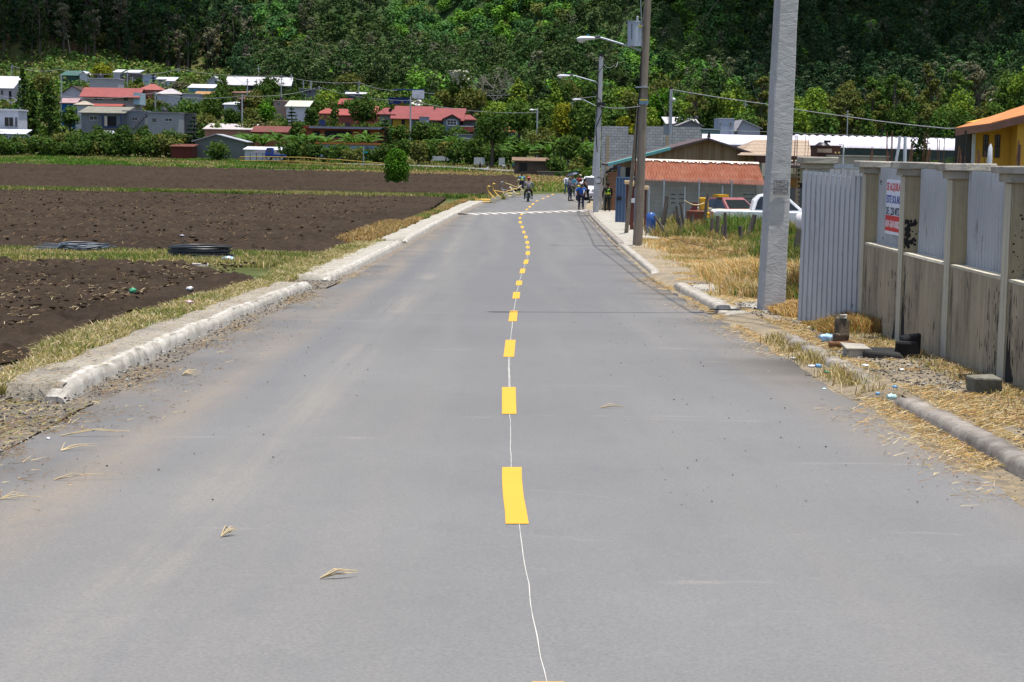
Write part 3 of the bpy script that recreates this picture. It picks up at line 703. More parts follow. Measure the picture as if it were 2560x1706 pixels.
# small stones
def stones(x, y, r, cols, label, dz):
    n = len(x); base = np.array([(1, 0, 0), (0, 1, 0), (-1, 0, 0), (0, -1, 0), (0, 0, .8), (0, 0, -.4)], float)
    j = 1+(rng.random((n, 6, 1))-.5)*.7; V = base[None]*j*r[:, None, None]
    c = np.stack([x, y, T(x, y)+dz+r*.3], 1)[:, None, :]; V = (V+c).reshape(-1, 3)
    f = np.array([(0, 1, 4), (1, 2, 4), (2, 3, 4), (3, 0, 4), (1, 0, 5), (2, 1, 5), (3, 2, 5), (0, 3, 5)])
    Fc = (f[None]+np.arange(n)[:, None, None]*6).reshape(-1, 3)
    return tag(np_mesh('gravel', V, Fc, M_['grassc'], cols=np.repeat(cols, 6, 0)), label, kind='stuff')
n = 900; y = 11+rng.random(n)*28; x = 3.6-rng.random(n)**3.2*2.6
stones(x, y, .003+.007*rng.random(n)**3, gcol(n, (.05, .045, .04), (.12, .1, .08)), 'black crumbs of asphalt on the right lane', .035)
n = 350; y = 11+rng.random(n)*24; x = -3.5+rng.random(n)**2.0*2.4
stones(x, y, .003+.007*rng.random(n)**3, gcol(n, (.05, .045, .04), (.12, .1, .08)), 'dark crumbs on the left lane', .035)
n = 26000; s = rng.random(n) < .62; y = 6+rng.random(n)**1.3*34; x = np.where(s, 3.7+rng.random(n)*1.3, -3.5-rng.random(n)*1.9)
stones(x, y, .006+.014*rng.random(n)**2, gcol(n, (.12, .11, .10), (.26, .24, .21), (.16, .14, .12), (.04, .04, .04), (.4, .39, .37)), 'small stones on the shoulders', np.where(s & (x > 3.9), .12, .06))
# clods on the soil edges
n = 3500; y = 14+rng.random(n)*31; x = -6.1-rng.random(n)**1.4*14
stones(x, y, .012+.045*rng.random(n)**3, gcol(n, (.040, .029, .020), (.065, .047, .032)), 'dark clods on the near ploughed field', .15)
n = 3000; y = 52+rng.random(n)*84; x = -6.5-rng.random(n)*45
stones(x, y, .03+.07*rng.random(n)**3, gcol(n, (.040, .029, .020), (.065, .047, .032)), 'clods on the wide ploughed field', .17)

# ================================================================== FOLIAGE
def quads(c, nrm, s, asp=1.0, roll=None):
    n = len(c); r = rng.normal(size=(n, 3)); t = np.cross(nrm, r); t /= np.linalg.norm(t, axis=1)[:, None]+1e-9
    b = np.cross(nrm, t); b /= np.linalg.norm(b, axis=1)[:, None]+1e-9
    s = np.broadcast_to(s, n)[:, None]*.5; t = t*s; b = b*s*asp
    return np.stack([c-t-b*.6, c+t*.7-b, c+t+b*.6, c-t*.7+b], 1).reshape(-1, 3)
def crown(kind, w, h, leaf, n, rg):
    """centres, normals, sizes of leaf clumps for a tree of width w and total height h, base at 0"""
    C = []; Nn = []
    def blob(c, r, m, flat=1., inner=.25):
        d = rg.normal(size=(m, 3)); d /= np.linalg.norm(d, axis=1)[:, None]
        rr = r*(1-inner*rg.random((m, 1))); p = d*rr; p[:, 2] *= flat
        C.append(p+c); Nn.append(d+rg.normal(size=(m, 3))*.55+np.array([0, 0, .35]))
    if kind in ('round', 'bush', 'weep'):
        z0 = {'round': .30, 'bush': .05, 'weep': .1}[kind]; k = max(10, int((22 if kind == 'bush' else 15)*min(w*h/30, 2.2)))
        ch = h*(1-z0); m = n//k
        for _ in range(k):
            while True:
                q = rg.uniform(-1, 1, 3)
                if (q**2).sum() < 1: break
            q[2] = (q[2] if q[2] > -.6 else q[2]*.6) if kind != 'bush' else q[2]*.85-.12
            br = (.22+.13*rg.random())*min(w, ch)
            c = np.array([q[0]*(w/2-br*.8), q[1]*(w/2-br*.8), h*z0+ch/2+q[2]*(ch/2-br*.7)])
            blob(c, br, m, .8)
    elif kind == 'egg':
        k = 34; m = n//k
        for i in range(k):
            t = (i+.5)/k; rad = w/2*math.sqrt(max(.05, 1-((t-.46)/.60)**2)); a = i*2.4
            blob(np.array([math.cos(a)*rad*.5, math.sin(a)*rad*.5, h*(.03+.90*t)]), rad*.56, m, 1.3)
    elif kind == 'column':
        k = max(14, int(h*3)); m = n//k
        for i in range(k):
            t = i/(k-1); rad = w/2*(math.sin(math.pi*min(.12+.88*t, 1)**.75)**.6 if t < 1 else .2)
            a = rg.random()*6.28; c = np.array([math.cos(a)*rad*.42, math.sin(a)*rad*.42, h*(.06+.86*t)])
            blob(c, max(rad*.62, .25), m, 1.3)
    elif kind == 'pine':
        k = 15; m = n//k
        for i in range(k):
            t = i/(k-1); rad = w/2*(.25+.85*math.sin(math.pi*(.15+.8*(1-t))))
            a = rg.random()*6.28; rr = rad*(.2+.6*rg.random())
            blob(np.array([math.cos(a)*rr, math.sin(a)*rr, h*(.40+.56*t)]), w*(.13+.1*rg.random()), m, .62, .5)
    elif kind == 'layer':
        k = max(8, int(h/.75)); m = n//k
        for i in range(k):
            t = i/k; rad = w/2*(1-t)**.8+.12; mm = max(8, int(m*(1.7-1.5*t)))
            nb = 7; a = (rg.integers(0, nb, mm)+.5*(i % 2)+rg.normal(size=mm)*.09)*2*np.pi/nb; rr = rad*np.sqrt(rg.random(mm))
            p = np.stack([np.cos(a)*rr, np.sin(a)*rr, h*(.12+.86*t)-rr*.12+.10*rr*rr/(rad+.1)+rg.normal(size=mm)*.06], 1)
            C.append(p); Nn.append(np.stack([rg.normal(size=mm)*.3, rg.normal(size=mm)*.3, np.ones(mm)], 1))
    C = np.concatenate(C); Nn = np.concatenate(Nn); Nn /= np.linalg.norm(Nn, axis=1)[:, None]
    return C, Nn, leaf*(.65+.7*rg.random(len(C)))
def bare_branches(mb, base, h, w, rg, r0, depth=4):
    def grow(p, d, L, r, k):
        q = p+d*L; mb.tube([p, p+d*L*.5+Vector(rg.normal(size=3)*L*.05), q], [r, r*.8, r*.6], 4, False)
        if k == 0: return
        for _ in range(3 if k > 1 else 4):
            e = (d+Vector(rg.normal(size=3)*.55)+Vector((0, 0, .12))).normalized()
            grow(q, e, L*(.62+.2*rg.random()), r*.58, k-1)
    for _ in range(3):
        d = Vector((rg.normal()*.25*w/h, rg.normal()*.25*w/h, 1)).normalized()
        grow(Vector(base)+Vector((0, 0, h*.12)), d, h*.30, r0*.8, depth)
TREES = []
def tree(x, y, w, h, kind, hue, label, cat='tree', group=None, name=None, leaf=None, n=None, trunk=True, zoff=0, shade=None):
    rg = np.random.default_rng(int(abs(x*131+y*17+w*7))+3)
    z = Tz(x, y)+zoff
    name = name or {'round': 'tree', 'egg': 'cypress_tree', 'bush': 'bush', 'column': 'columnar_tree', 'pine': 'pine_tree', 'layer': 'conifer_tree', 'bare': 'bare_tree', 'weep': 'bush'}[kind]
    e = empty(name, (x, y, z), label, cat, group)
    leaf = leaf or max(.14, min(.42, y/1000.+.03)); area = w*h*3.1
    n = n or int(min(5200, max(260, area/(leaf*leaf)*1.1)))
    if kind == 'bare':
        mb = MB(); bare_branches(mb, (x, y, z), h, w, rg, .16); mb.build('branches', M_['bark_p'], e)
        tb = MB().tube([(x, y, z-.3), (x, y, z+h*.15)], [.28, .2], 7); tb.build('trunk', M_['bark_p'], e); return e
    C, Nn, s = crown(kind, w, h, leaf, n, rg)
    V = quads(C+np.array([x, y, z]), Nn, s*(1. if kind != 'layer' else 1.2), 1. if kind != 'column' else 1.25)
    lum = .72+.56*rg.random((len(C), 1)); hs = rg.normal(size=(len(C), 1))*.10
    col = np.clip(np.concatenate([lum*(1+hs), lum, lum*(1-hs)], 1), .2, 1.7)
    np_mesh('crown', V, np.arange(len(V)).reshape(-1, 4), M_['leaf'][hue], e, cols=np.repeat(col, 4, 0))
    if trunk:
        top = {'round': .62, 'bush': .4, 'column': .7, 'egg': .6, 'pine': .93, 'layer': .97, 'weep': .5}[kind]; r = max(.05, min(.32, h*.022+w*.008))
        mb = MB().tube([(x, y, z-.4), (x+rg.normal()*.05*w*.3, y, z+h*.3), (x+rg.normal()*.03*w, y, z+h*top)], [r*1.25, r, r*.35], 7)
        if kind in ('round', 'pine', 'weep', 'bush'):
            for _ in range(6):
                a = rg.random()*6.28; z0 = h*(.25+.3*rg.random()); 
                if kind == 'pine': z0 = h*(.45+.4*rg.random())
                mb.tube([(x, y, z+z0), (x+math.cos(a)*w*.2, y+math.sin(a)*w*.2, z+z0+h*.10), (x+math.cos(a)*w*.34, y+math.sin(a)*w*.34, z+z0+h*.2)], [r*.5, r*.3, r*.12], 5)
        mb.build('trunk', M_['bark'], e)
    return e
def tree_px(u, vtop, wpx, Y, kind, hue, label, vbot=None, **k):
    t = P(u, vtop, Y); w = wpx*Y/F
    h = t.z-Tz(t.x, Y)
    zoff = 0
    if vbot is not None: zoff = P(u, vbot, Y).z-Tz(t.x, Y); h -= zoff
    return tree(t.x, Y, w, max(h, .6), kind, hue, label, zoff=zoff, **k)

# ---- the wooded mountainside: one mass of trees
def forest():
    VV = []; CC = []; rg = np.random.default_rng(11)
    protos = {}
    for kind in ('round', 'pine'):
        for q in range(6):
            w, h = ((5.6, 7.5) if kind == 'round' else (4.8, 10.5))
            C, Nn, s = crown(kind, w, h, .46 if kind == 'round' else .40, 350 if kind == 'round' else 330, np.random.default_rng(q+40))
            Nn = Nn+np.array([0, -.1, .55]); Nn /= np.linalg.norm(Nn, axis=1)[:, None]; V = quads(C, Nn, s*1.08, 1.0)
            protos[(kind, q)] = V.reshape(-1, 4, 3)
    rows = np.arange(420, 706, 4.0)
    for yy in rows:
        xs = np.arange(-(yy*.285+16), yy*.285+16, 4.3)
        for xx in xs:
            x = xx+rg.normal()*1.5; y = yy+rg.normal()*1.3
            u = 1280+x/y*F
            left = u < 640; right = u > 1720
            y0 = 598 if u < 600 else (505 if u < 1050 else (450 if u < 1650 else 425))
            if y < y0+rg.normal()*3: continue
            nz = float(fbm(np.array([x*.02]), np.array([y*.035]), 3, 70)[0])
            nl = float(vn(np.array([x*.06]), np.array([y*.09]), 71)[0])
            if left: pine = rg.random() < .85
            elif u > 1850: pine = rg.random() < .9
            elif u > 1650: pine = rg.random() < .5
            else: pine = nz > (.47 if u > 1000 else .38)
            kind = 'pine' if pine else 'round'
            P4 = protos[(kind, rg.integers(6))]
            a = rg.random()*6.28; c, s_ = math.cos(a), math.sin(a); sc_ = (.75+.55*rg.random()); scz = sc_*(.85+.35*rg.random())
            V = P4.reshape(-1, 3)
            W = np.stack([(V[:, 0]*c-V[:, 1]*s_)*sc_+x, (V[:, 0]*s_+V[:, 1]*c)*sc_+y, V[:, 2]*scz+Tz(x, y)-.8], 1)
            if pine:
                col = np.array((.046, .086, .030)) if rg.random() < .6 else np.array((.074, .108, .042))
                if left or u > 1850: col = col*np.array((.66, .74, .95))  # darker pines at both ends, cloud shade also painted into their colour
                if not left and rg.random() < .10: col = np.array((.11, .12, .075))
            else:
                r = rg.random()
                if nl > .62 and r < .6: col = np.array((.120, .245, .036))
                elif r < .16: col = np.array((.105, .205, .036))
                elif r < .22: col = np.array((.15, .17, .05))
                elif r < .6: col = np.array((.085, .19, .045))
                else: col = np.array((.062, .14, .047))
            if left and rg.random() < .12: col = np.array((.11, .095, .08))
            m = len(W)//4; lum = (.75+.5*rg.random((m, 1)))*(.85+.3*rg.random())
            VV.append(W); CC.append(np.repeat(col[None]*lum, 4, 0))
    V = np.concatenate(VV); C = np.concatenate(CC)
    print('forest quads', len(V)//4)
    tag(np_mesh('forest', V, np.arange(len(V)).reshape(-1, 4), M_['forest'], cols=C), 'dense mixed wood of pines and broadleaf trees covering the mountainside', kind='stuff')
forest()
def undergrowth(n, x0, x1, y0, y1, label, seed, sz=.7, hh=(.5, 2.2), keep=None, tint=1.):
    rg = np.random.default_rng(seed); x = rg.uniform(x0, x1, n); y = rg.uniform(y0, y1, n)
    k = fbm(x*.06, y*.06, 3, seed) > .36
    if keep is not None: k &= keep(x, y)
    x = x[k]; y = y[k]; n = len(x); m = 26
    w = rg.uniform(.8, 2.4, n); h = rg.uniform(hh[0], hh[1], n)
    d = rg.normal(size=(n, m, 3)); d /= np.linalg.norm(d, axis=2)[..., None]
    c = np.stack([x, y, T(x, y)], 1)[:, None, :]+d*np.stack([w, w, h*.6], 1)[:, None, :]+np.array([0, 0, .4])*h[:, None, None]
    nr = d+rg.normal(size=d.shape)*.5+np.array([0, 0, .3]); nr /= np.linalg.norm(nr, axis=2)[..., None]
    pal = np.array([(.055, .105, .026), (.045, .085, .024), (.09, .12, .035), (.12, .12, .045), (.10, .17, .03)])*tint
    col = pal[rg.integers(0, 5, n)][:, None, :]*(.65+.7*rg.random((n, m, 1)))
    V = quads(c.reshape(-1, 3), nr.reshape(-1, 3), sz*(.6+.8*rg.random(n*m)))
    tag(np_mesh('undergrowth', V, np.arange(len(V)).reshape(-1, 4), M_['forest'], cols=np.repeat(col.reshape(-1, 3), 4, 0)), label, kind='stuff')
undergrowth(6500, -165, 165, 338, 560, 'low scrub and weeds between the houses and on the lower slopes', 81, keep=lambda x, y: ~((x < -72) & (y > 545) & (fbm(x*.15, y*.15, 2, 5) > .33)))
undergrowth(9000, -175, 175, 440, 640, 'low growth under the trees of the mountainside', 83, .62, (1.2, 4.0), tint=1.25)
undergrowth(2600, 8, 70, 170, 345, 'low scrub behind the right hand buildings', 82, .5, (.4, 1.6))
n = 60000; x = rng.uniform(-95, 30, n); y = rng.uniform(283, 322, n); gm = fbm(x*.12, y*.12, 3, 91)
blades(on(x, y, .15), .25+.6*rng.random(n)*gm, .12, mixcol(n, np.clip((gm-.33)*5, .2, .95), (GRN, (.10, .20, .03), DGRN), (STRAW, DRYG, BRN)), .6, 'grass', 'rough grass on the green bank')
n = 70000; y = rng.uniform(168, 288, n); x = rng.uniform(0, 1, n); x = np.where(y < 235, 2.2+x*(y*.22), -30*sstep(235, 285, y)+x*(y*.3)); gm = fbm(x*.15, y*.06, 3, 92)
k = np.hypot(0, 0) == 0; dd = np.min(np.hypot(x[:, None]-CL[None, ::3, 0], y[:, None]-CL[None, ::3, 1]), 1) > 4.6; x = x[dd]; y = y[dd]; gm = gm[dd]; n = len(x)
blades(on(x, y, .0), .25+.8*rng.random(n)*gm, .09, mixcol(n, np.where(y < 196, .75, np.clip((gm-.42)*3, .05, .5)), (GRN, (.12, .22, .03), DRYG), (STRAW, (.36, .25, .13), BRN)), .8, 'grass', 'straw and grass banks beyond the bend of the road')
# ================================================================== THE WALL ON THE RIGHT
WX = 5.08
PY = [26.0, 23.45, 20.95, 18.5, 16.05, 13.6]
pos_txt = ['farthest', 'second', 'third', 'fourth', 'fifth', 'sixth']
CAPZ = 1.94; SILL = .80
def jit_box(mb, x0, x1, y0, y1, z0, z1, j, seed):
    rg = random.Random(seed); r = lambda: (rg.random()-.5)*j
    b = [(x0, y0), (x1, y0), (x1, y1), (x0, y1)]
    mb.hexa([(x+r(), y+r(), z0+r()*.4) for x, y in b]+[(x+r(), y+r(), z1+r()*.6) for x, y in b])
labels_p = ['bare tan pillar where the corrugated gate sheet ends, farthest of the wall pillars',
            'tan pillar with a black tar splash, covering the right end of the rental sign',
            'clean tan pillar third along the wall, nearer than the tar splashed one',
            'tan pillar speckled with black drops at the right edge of the photo',
            'tan pillar just outside the right edge of the photo']
for i in range(5):
    y = PY[i]; g = Tz(WX, y)
    e = empty('pillar', (WX+.17, y, g), labels_p[i], 'pillar', 'pillars of the roadside wall')
    w = .37
    m = MB(); m.box(WX+.004, WX+w, y, y+.26, g-.2, CAPZ-.17); m.build('shaft', M_['pillar'], e, .006)
    m = MB(); m.box(WX-.012, WX+.002, y+.01, y+.25, g-.2, CAPZ-.18); m.build('edge_strip', M_['pillar_edge'], e, .004)
    m = MB(); jit_box(m, WX-.05, WX+w+.05, y-.05, y+.31, CAPZ-.17, CAPZ-.085, .02, i); m.build('cap_base', M_['cap'], e, .008)
    m = MB(); jit_box(m, WX-.125, WX+w+.11, y-.11, y+.39, CAPZ-.085, CAPZ, .035, i+9); m.build('cap', M_['cap'], e, .012)
    for k in range(4):
        m = MB(); a = WX+.08+.22*(k % 2); b = y+.06+.14*(k//2); hh = CAPZ+[.16, .12, .2, .14][k]+.05*i % .1
        m.cyl((a, b, CAPZ-.03), (a+.01*k, b, hh), .007, n=5); m.build('rebar', simple('rusty_iron', (.16, .075, .04), (.09, .045, .03), 20), e)
    if i == 1 or i == 3:    # tar splash on the face turned to the road's near end
        rg = random.Random(3+i); m = MB()
        for k in range(75 if i == 1 else 42):
            if i == 1:
                t = rg.random(); cx = WX+.01+abs(rg.gauss(0, .075))*(1.2-t*.2); cz = SILL+.06+t*.34; rr = .010+.016*rg.random()
            else:
                cx = WX+.03+rg.random()*.24; cz = SILL+.0+rg.random()*.65; rr = .004+.010*rg.random()**2
            n = 7; a0 = rg.random()*6
            pts = [(cx+math.cos(a0+6.283*q/n)*rr*(.6+.8*rg.random()), cz+math.sin(a0+6.283*q/n)*rr*(.6+1.0*rg.random())) for q in range(n)]
            if max(p[0] for p in pts) > WX+w-.02: continue
            m.add([(max(p[0], WX+.006), y-.0025-.00003*k, p[1]) for p in pts], [tuple(range(n))])
        m.build('tar_splash', M_['black'], e)
# low wall panels between the pillars
lab_d = ['low rendered wall panel streaked with black soot, between the farthest two pillars',
         'low rendered wall panel between the tar splashed pillar and the third pillar',
         'low rendered wall panel between the third and the speckled pillar',
         'low rendered wall panel cut by the right edge of the photo', 'low rendered wall panel outside the photo']
lab_s = ['pale blue corrugated sheet carrying the rental sign above the low wall', 'pale blue corrugated sheet between the tar splashed and the third pillar',
         'pale blue corrugated sheet between the third and the speckled pillar', 'pale blue corrugated sheet right of the speckled pillar', 'pale blue corrugated sheet outside the photo']
def corr(mb, p0, p1, z0a, z1a, z0b, z1b, rib=.105, dep=.022, nrm=None, seed=0):
    p0 = Vector(p0); p1 = Vector(p1); d = p1-p0; L = d.length; d.normalize(); nn = Vector((-d.y, d.x, 0))
    n = int(L/rib); prof = []
    for k in range(n+1):
        for t, o in ((0, 0), (.62, 0), (.72, 1), (.90, 1)):
            s = (k+t)*rib
            if s <= L: prof.append((s, o*dep))
    prof.append((L, 0)); rows = 7; V = []
    rg = random.Random(seed)
    for s, o in prof:
        t = s/L; z0 = z0a*(1-t)+z0b*t; z1 = z1a*(1-t)+z1b*t
        for r in range(rows):
            q = r/(rows-1); b = .008*math.sin(s*5+seed)*math.sin(q*5+seed*2)
            pp = p0+d*s+nn*(o+b); V.append((pp.x, pp.y, z0+(z1-z0)*q))
    m = len(prof)
    mb.add(V, [(k*rows+r, (k+1)*rows+r, (k+1)*rows+r+1, k*rows+r+1) for k in range(m-1) for r in range(rows-1)])
for i in range(5):
    ya, yb = PY[i], PY[i+1]+.26; g = Tz(WX, yb)
    m = MB(); n = 10
    m.box(WX+.012, WX+.15, yb+.002, ya-.002, g-.3, SILL-.03)
    m2 = MB(); jit_box(m2, WX+.006, WX+.19, yb+.002, ya-.002, SILL-.03, SILL, .012, i)
    e = empty('low_wall', (WX+.08, (ya+yb)/2, g), lab_d[i], 'wall', 'low wall panels along the road')
    m.build('panel', M_['dado'], e); m2.build('coping', simple('pale_coping', (.60, .55, .43), (.42, .38, .30), 8, bump=.4), e)
    if i < 4:
        rg = random.Random(i); mm = MB()
        for k in range((230, 190, 110, 170)[i]):
            side = {0: 0, 1: 1, 2: 0, 3: 1}[i] if k % 5 else 2
            d0 = abs(rg.gauss(0, (.22, .16, .3, .2)[i])); yy = yb+.02+d0 if side == 0 else ya-.04-d0 if side == 1 else rg.uniform(yb, ya)
            if yy > ya-.02 or yy < yb+.02: continue
            base = rg.random() < .55 and side != 2 and i != 2
            hh = max(.05, (.70-d0*2.2)*(.3+.8*rg.random())) if base else .02+.14*rg.random()**2
            z0 = g-.05 if base else g+rg.random()**1.4*1.0; ww = (.012+.034*rg.random()) if base else .004+.010*rg.random(); xx = WX+.0105-.00001*k
            if z0+hh > SILL-.04: hh = .03
            mm.add([(xx, yy-ww*.8, z0), (xx, yy+ww, z0+.02), (xx, yy+ww*.7, z0+hh*.7), (xx, yy+ww*.15, z0+hh), (xx, yy-ww*.6, z0+hh*.55)], [(4, 3, 2, 1, 0)])
        mm.build('soot_stain', M_['black'], e)
    e2 = empty('metal_sheet', (WX+.2, (ya+yb)/2, SILL), lab_s[i], 'metal sheet', 'corrugated sheets between the pillars')
    m = MB(); corr(m, (WX+.205, yb-.2, 0), (WX+.205, ya+.2, 0), SILL-.05, 1.86, SILL-.05, 1.86, .125, .032, seed=i)
    sh = m.build('sheet', M_['sheet'], e2)
    so_ = sh.modifiers.new('s', 'SOLIDIFY'); so_.thickness = .002
    m = MB(); m.box(WX+.222, WX+.25, yb-.2, ya+.2, 1.70, 1.74); m.box(WX+.222, WX+.25, yb-.2, ya+.2, .95, .99); m.build('rail', M_['galv'], e2)
# rental sign
def text_mesh(name, s, M, size, mat, parent, extrude=.0008, xs=1., bold=.02):
    cu = bpy.data.curves.new(name, 'FONT'); cu.body = s; cu.size = size; cu.extrude = extrude; cu.offset = bold*size; cu.resolution_u = 2; cu.align_x = 'LEFT'
    o = bpy.data.objects.new(name, cu); COL.objects.link(o)
    dg = bpy.context.evaluated_depsgraph_get(); me = bpy.data.meshes.new_from_object(o.evaluated_get(dg)); bpy.data.objects.remove(o)
    w = max(v.co.x for v in me.vertices) if len(me.vertices) else 1
    o0 = origin_of(parent)
    for v in me.vertices:
        c = M @ Vector((v.co.x/w*xs, v.co.y, v.co.z)); v.co = c-o0
    me.materials.clear(); me.materials.append(mat); ob = bpy.data.objects.new(name, me); COL.objects.link(ob); ob.parent = parent
    return ob
SXs = WX+.155; y0s, y1s = 25.36, 24.36; z1s = 1.70; z0s = .96
e = empty('rental_sign', (SXs, (y0s+y1s)/2, z0s), 'white rental sign with red, blue and black lettering fixed on the corrugated sheet', 'sign')
m = MB(); m.box(SXs, SXs+.006, y1s, y0s, z0s, z1s); m.build('board', simple('sign_white', (.68, .70, .76), (.62, .64, .70), 2), e)
H = z1s-z0s
m = MB(); m.box(SXs-.0012, SXs-.0002, y1s+.0, y0s-.0, z0s+.035*1.2, z0s+.255); m.build('red_band', simple('sign_red', (.62, .06, .05), (.55, .05, .045), 2), e)
def TM(zb): return Matrix(((0, 0, -1, SXs-.002), (-1, 0, 0, y0s-.03), (0, 1, 0, zb), (0, 0, 0, 1)))
cr = MATS['sign_red']; cb = simple('sign_blue', (.035, .07, .32), None); ck = simple('sign_black', (.03, .035, .07), None); cw = simple('sign_letter_white', (.75, .74, .76), None)
text_mesh('lettering', 'SE ALQUILA', TM(z1s-.145), .145, cr, e, xs=.86)
text_mesh('lettering', 'ESTE SOLAR', TM(z1s-.315), .145, cb, e, xs=.86)
text_mesh('lettering', 'DE 1,250 MTS', TM(z1s-.475), .145, ck, e, xs=.84)
text_mesh('lettering', '809-369-0082', TM(z0s+.095), .135, cw, e, xs=.88)
# corrugated gate sheet left of the farthest pillar
e = empty('metal_sheet', (4.75, 26.6, Tz(4.75, 26.6)), 'tall pale blue corrugated sheet standing alone left of the farthest pillar', 'metal sheet')
m = MB(); pa = Vector((4.33, 26.95, 0)); pb = Vector((5.11, 26.28, 0))
corr(m, pa, pb, -.40, 1.79, -.50, 1.72, .082, .02, seed=4)
sh = m.build('sheet', M_['sheet'], e); sm = sh.modifiers.new('s', 'SOLIDIFY'); sm.thickness = .002
for k in range(11):
    m = MB(); p = pa.lerp(pb, (k+.4)/11); m.sphere((p.x+.0, p.y-.012, 1.74-.005*k), .009, n=8, m=5); m.build('rivet', M_['galv'], e)
# far gate pillar with its cap
e = empty('pillar', (5.55, 33, Tz(5.6, 33)), 'grey pillar with a pale cap behind the lone corrugated sheet', 'pillar')
g = Tz(5.6, 33); m = MB(); m.box(5.40, 5.78, 33, 33.4, g-.2, 1.80); m.build('shaft', M_['pole_c'], e)
m = MB(); jit_box(m, 5.33, 5.85, 32.92, 33.48, 1.78, 1.86, .02, 3); m.build('cap_base', M_['cap'], e, .01)
m = MB(); jit_box(m, 5.27, 5.91, 32.86, 33.54, 1.86, 1.985, .02, 4); m.build('cap', M_['slab'], e, .02)
# sheet fence across the lot behind the wall
e = empty('sheet_fence', (9, 34.5, Tz(9, 34)), 'sheet metal fence with a steel frame standing across the lot behind the wall', 'fence')
m = MB(); corr(m, (5.8, 34.6, 0), (15.5, 34.2, 0), -.6, 1.76, -.6, 1.74, .12, .02, seed=8); sh = m.build('sheet', M_['sheet'], e); sh.modifiers.new('s', 'SOLIDIFY').thickness = .002
m = MB(); m.box(5.8, 15.5, 34.10, 34.14, 1.78, 1.86); m.box(5.8, 15.5, 34.1, 34.14, .6, .66)
m.build('rail', M_['galv'], e)
m = MB()
for k in range(9): m.box(5.86+k*1.15, 5.93+k*1.15, 34.06, 34.11, -.6, 1.79)
m.build('uprights', M_['galv'], e)

# ================================================================== BITS ON THE GROUND
def rock(name, c, r, mat, label, cat, seed=0, sub=2, parent=None):
    rg = np.random.default_rng(seed); m = MB(); m.sphere((0, 0, 0), 1, n=12, m=8)
    V = np.array([tuple(v) for v in m.v]); 
    n = np.array([float(fbm(np.array([p[0]*1.7+seed]), np.array([p[1]*1.7+p[2]]), 3, seed)[0]) for p in V])
    V = np.sign(V)*np.abs(V)**.62*(.75+.5*n[:, None])*np.array(r)+np.array(c)
    m.v = [tuple(v) for v in V]; o = m.build(name, mat, parent); 
    if parent is None:
        o.location = Vector(c); 
        for vv in o.data.vertices: vv.co -= Vector(c)
    return tag(o, label, cat)
p = G(2463, 983, .12)
e = empty('concrete_block', p, 'rough grey concrete block lying at the foot of the speckled pillar', 'block')
m = MB(); jit_box(m, p.x-.14, p.x+.13, p.y-.08, p.y+.16, p.z-.03, p.z+.16, .05, 5); m.build('block', simple('mossy_block', (.20, .19, .15), (.12, .115, .09), 9, bump=.9), e, .02)
p = G(2165, 893, .12)
e = empty('broken_slab', p, 'broken slab with a charred black side lying against the low wall', 'slab')
m = MB(); jit_box(m, p.x-.22, p.x+.05, p.y-.05, p.y+.4, p.z+.085, p.z+.115, .05, 8); m.build('top', M_['slab'], e, .01); m = MB(); jit_box(m, p.x-.20, p.x+.04, p.y-.04, p.y+.38, p.z-.03, p.z+.085, .04, 18); m.build('broken_core', M_['cap'], e, .01)
m = MB(); jit_box(m, p.x-.06, p.x+.40, p.y-.14, p.y+.3, p.z-.03, p.z+.08, .08, 9); m.build('charred_side', M_['black'], e, .03)
e = empty('charred_lump', p+Vector((.48, .1, 0)), 'black charred lump between the broken slab and the wall', 'lump'); m = MB(); jit_box(m, p.x+.36, p.x+.60, p.y-.02, p.y+.2, p.z-.03, p.z+.17, .10, 14); jit_box(m, p.x+.42, p.x+.66, p.y+.1, p.y+.3, p.z-.03, p.z+.24, .12, 15); m.build('lump', M_['black'], e, .03)
p = G(2103, 872, .12)
e = empty('old_stump', p, 'short burnt post stump with a rusty foot beside the blue plastic bag', 'stump')
m = MB(); jit_box(m, p.x-.085, p.x+.075, p.y-.07, p.y+.08, p.z-.05, p.z+.19, .06, 2); jit_box(m, p.x-.07, p.x+.06, p.y-.05, p.y+.07, p.z+.15, p.z+.38, .06, 22); m.build('shaft', simple('burnt_stone', (.16, .12, .08), (.05, .04, .03), 8, bump=.8), e, .03)
m = MB(); jit_box(m, p.x-.14, p.x+.12, p.y-.11, p.y+.1, p.z-.05, p.z+.10, .06, 12); m.build('foot', simple('rusty_soil', (.20, .09, .035), (.12, .06, .03), 9, bump=.8), e, .03)
m = MB(); jit_box(m, p.x-.04, p.x+.045, p.y-.04, p.y+.04, p.z+.37, p.z+.41, .04, 6); m.build('knob', M_['cap'], e)
def bag(u, v, w, h, col, label, cat, name='plastic_bag', seed=1, dz=.12, twist=True):
    p = G(u, v, dz); rg = np.random.default_rng(seed); m = MB(); m.sphere((0, 0, 0), 1, n=20, m=12)
    V = np.array([tuple(q) for q in m.v]); n = fbm(V[:, 0]*3+seed, V[:, 1]*3+V[:, 2]*2.3, 4, seed)-.47; n2 = np.abs(fbm(V[:, 0]*7+seed, V[:, 2]*7, 3, seed+2)-.47)
    rad = (1+n*1.1-n2*.8)[:, None]; 
    if twist: rad = rad*np.where(V[:, 2:3] > .3, 1-.55*(V[:, 2:3]-.3)/.7, 1)
    V = V*rad*np.array([w/2, w/2*.8, h/2]); V[:, 2] = np.maximum(V[:, 2], -h*.42)+h*.42
    m.v = [tuple(q+np.array(p)) for q in V]
    o = m.build(name, simple(col[0], col[1], col[2], 14, rough=.35, spec=.5), None)
    for vv in o.data.vertices: vv.co -= p
    o.location = p; return tag(o, label, cat)
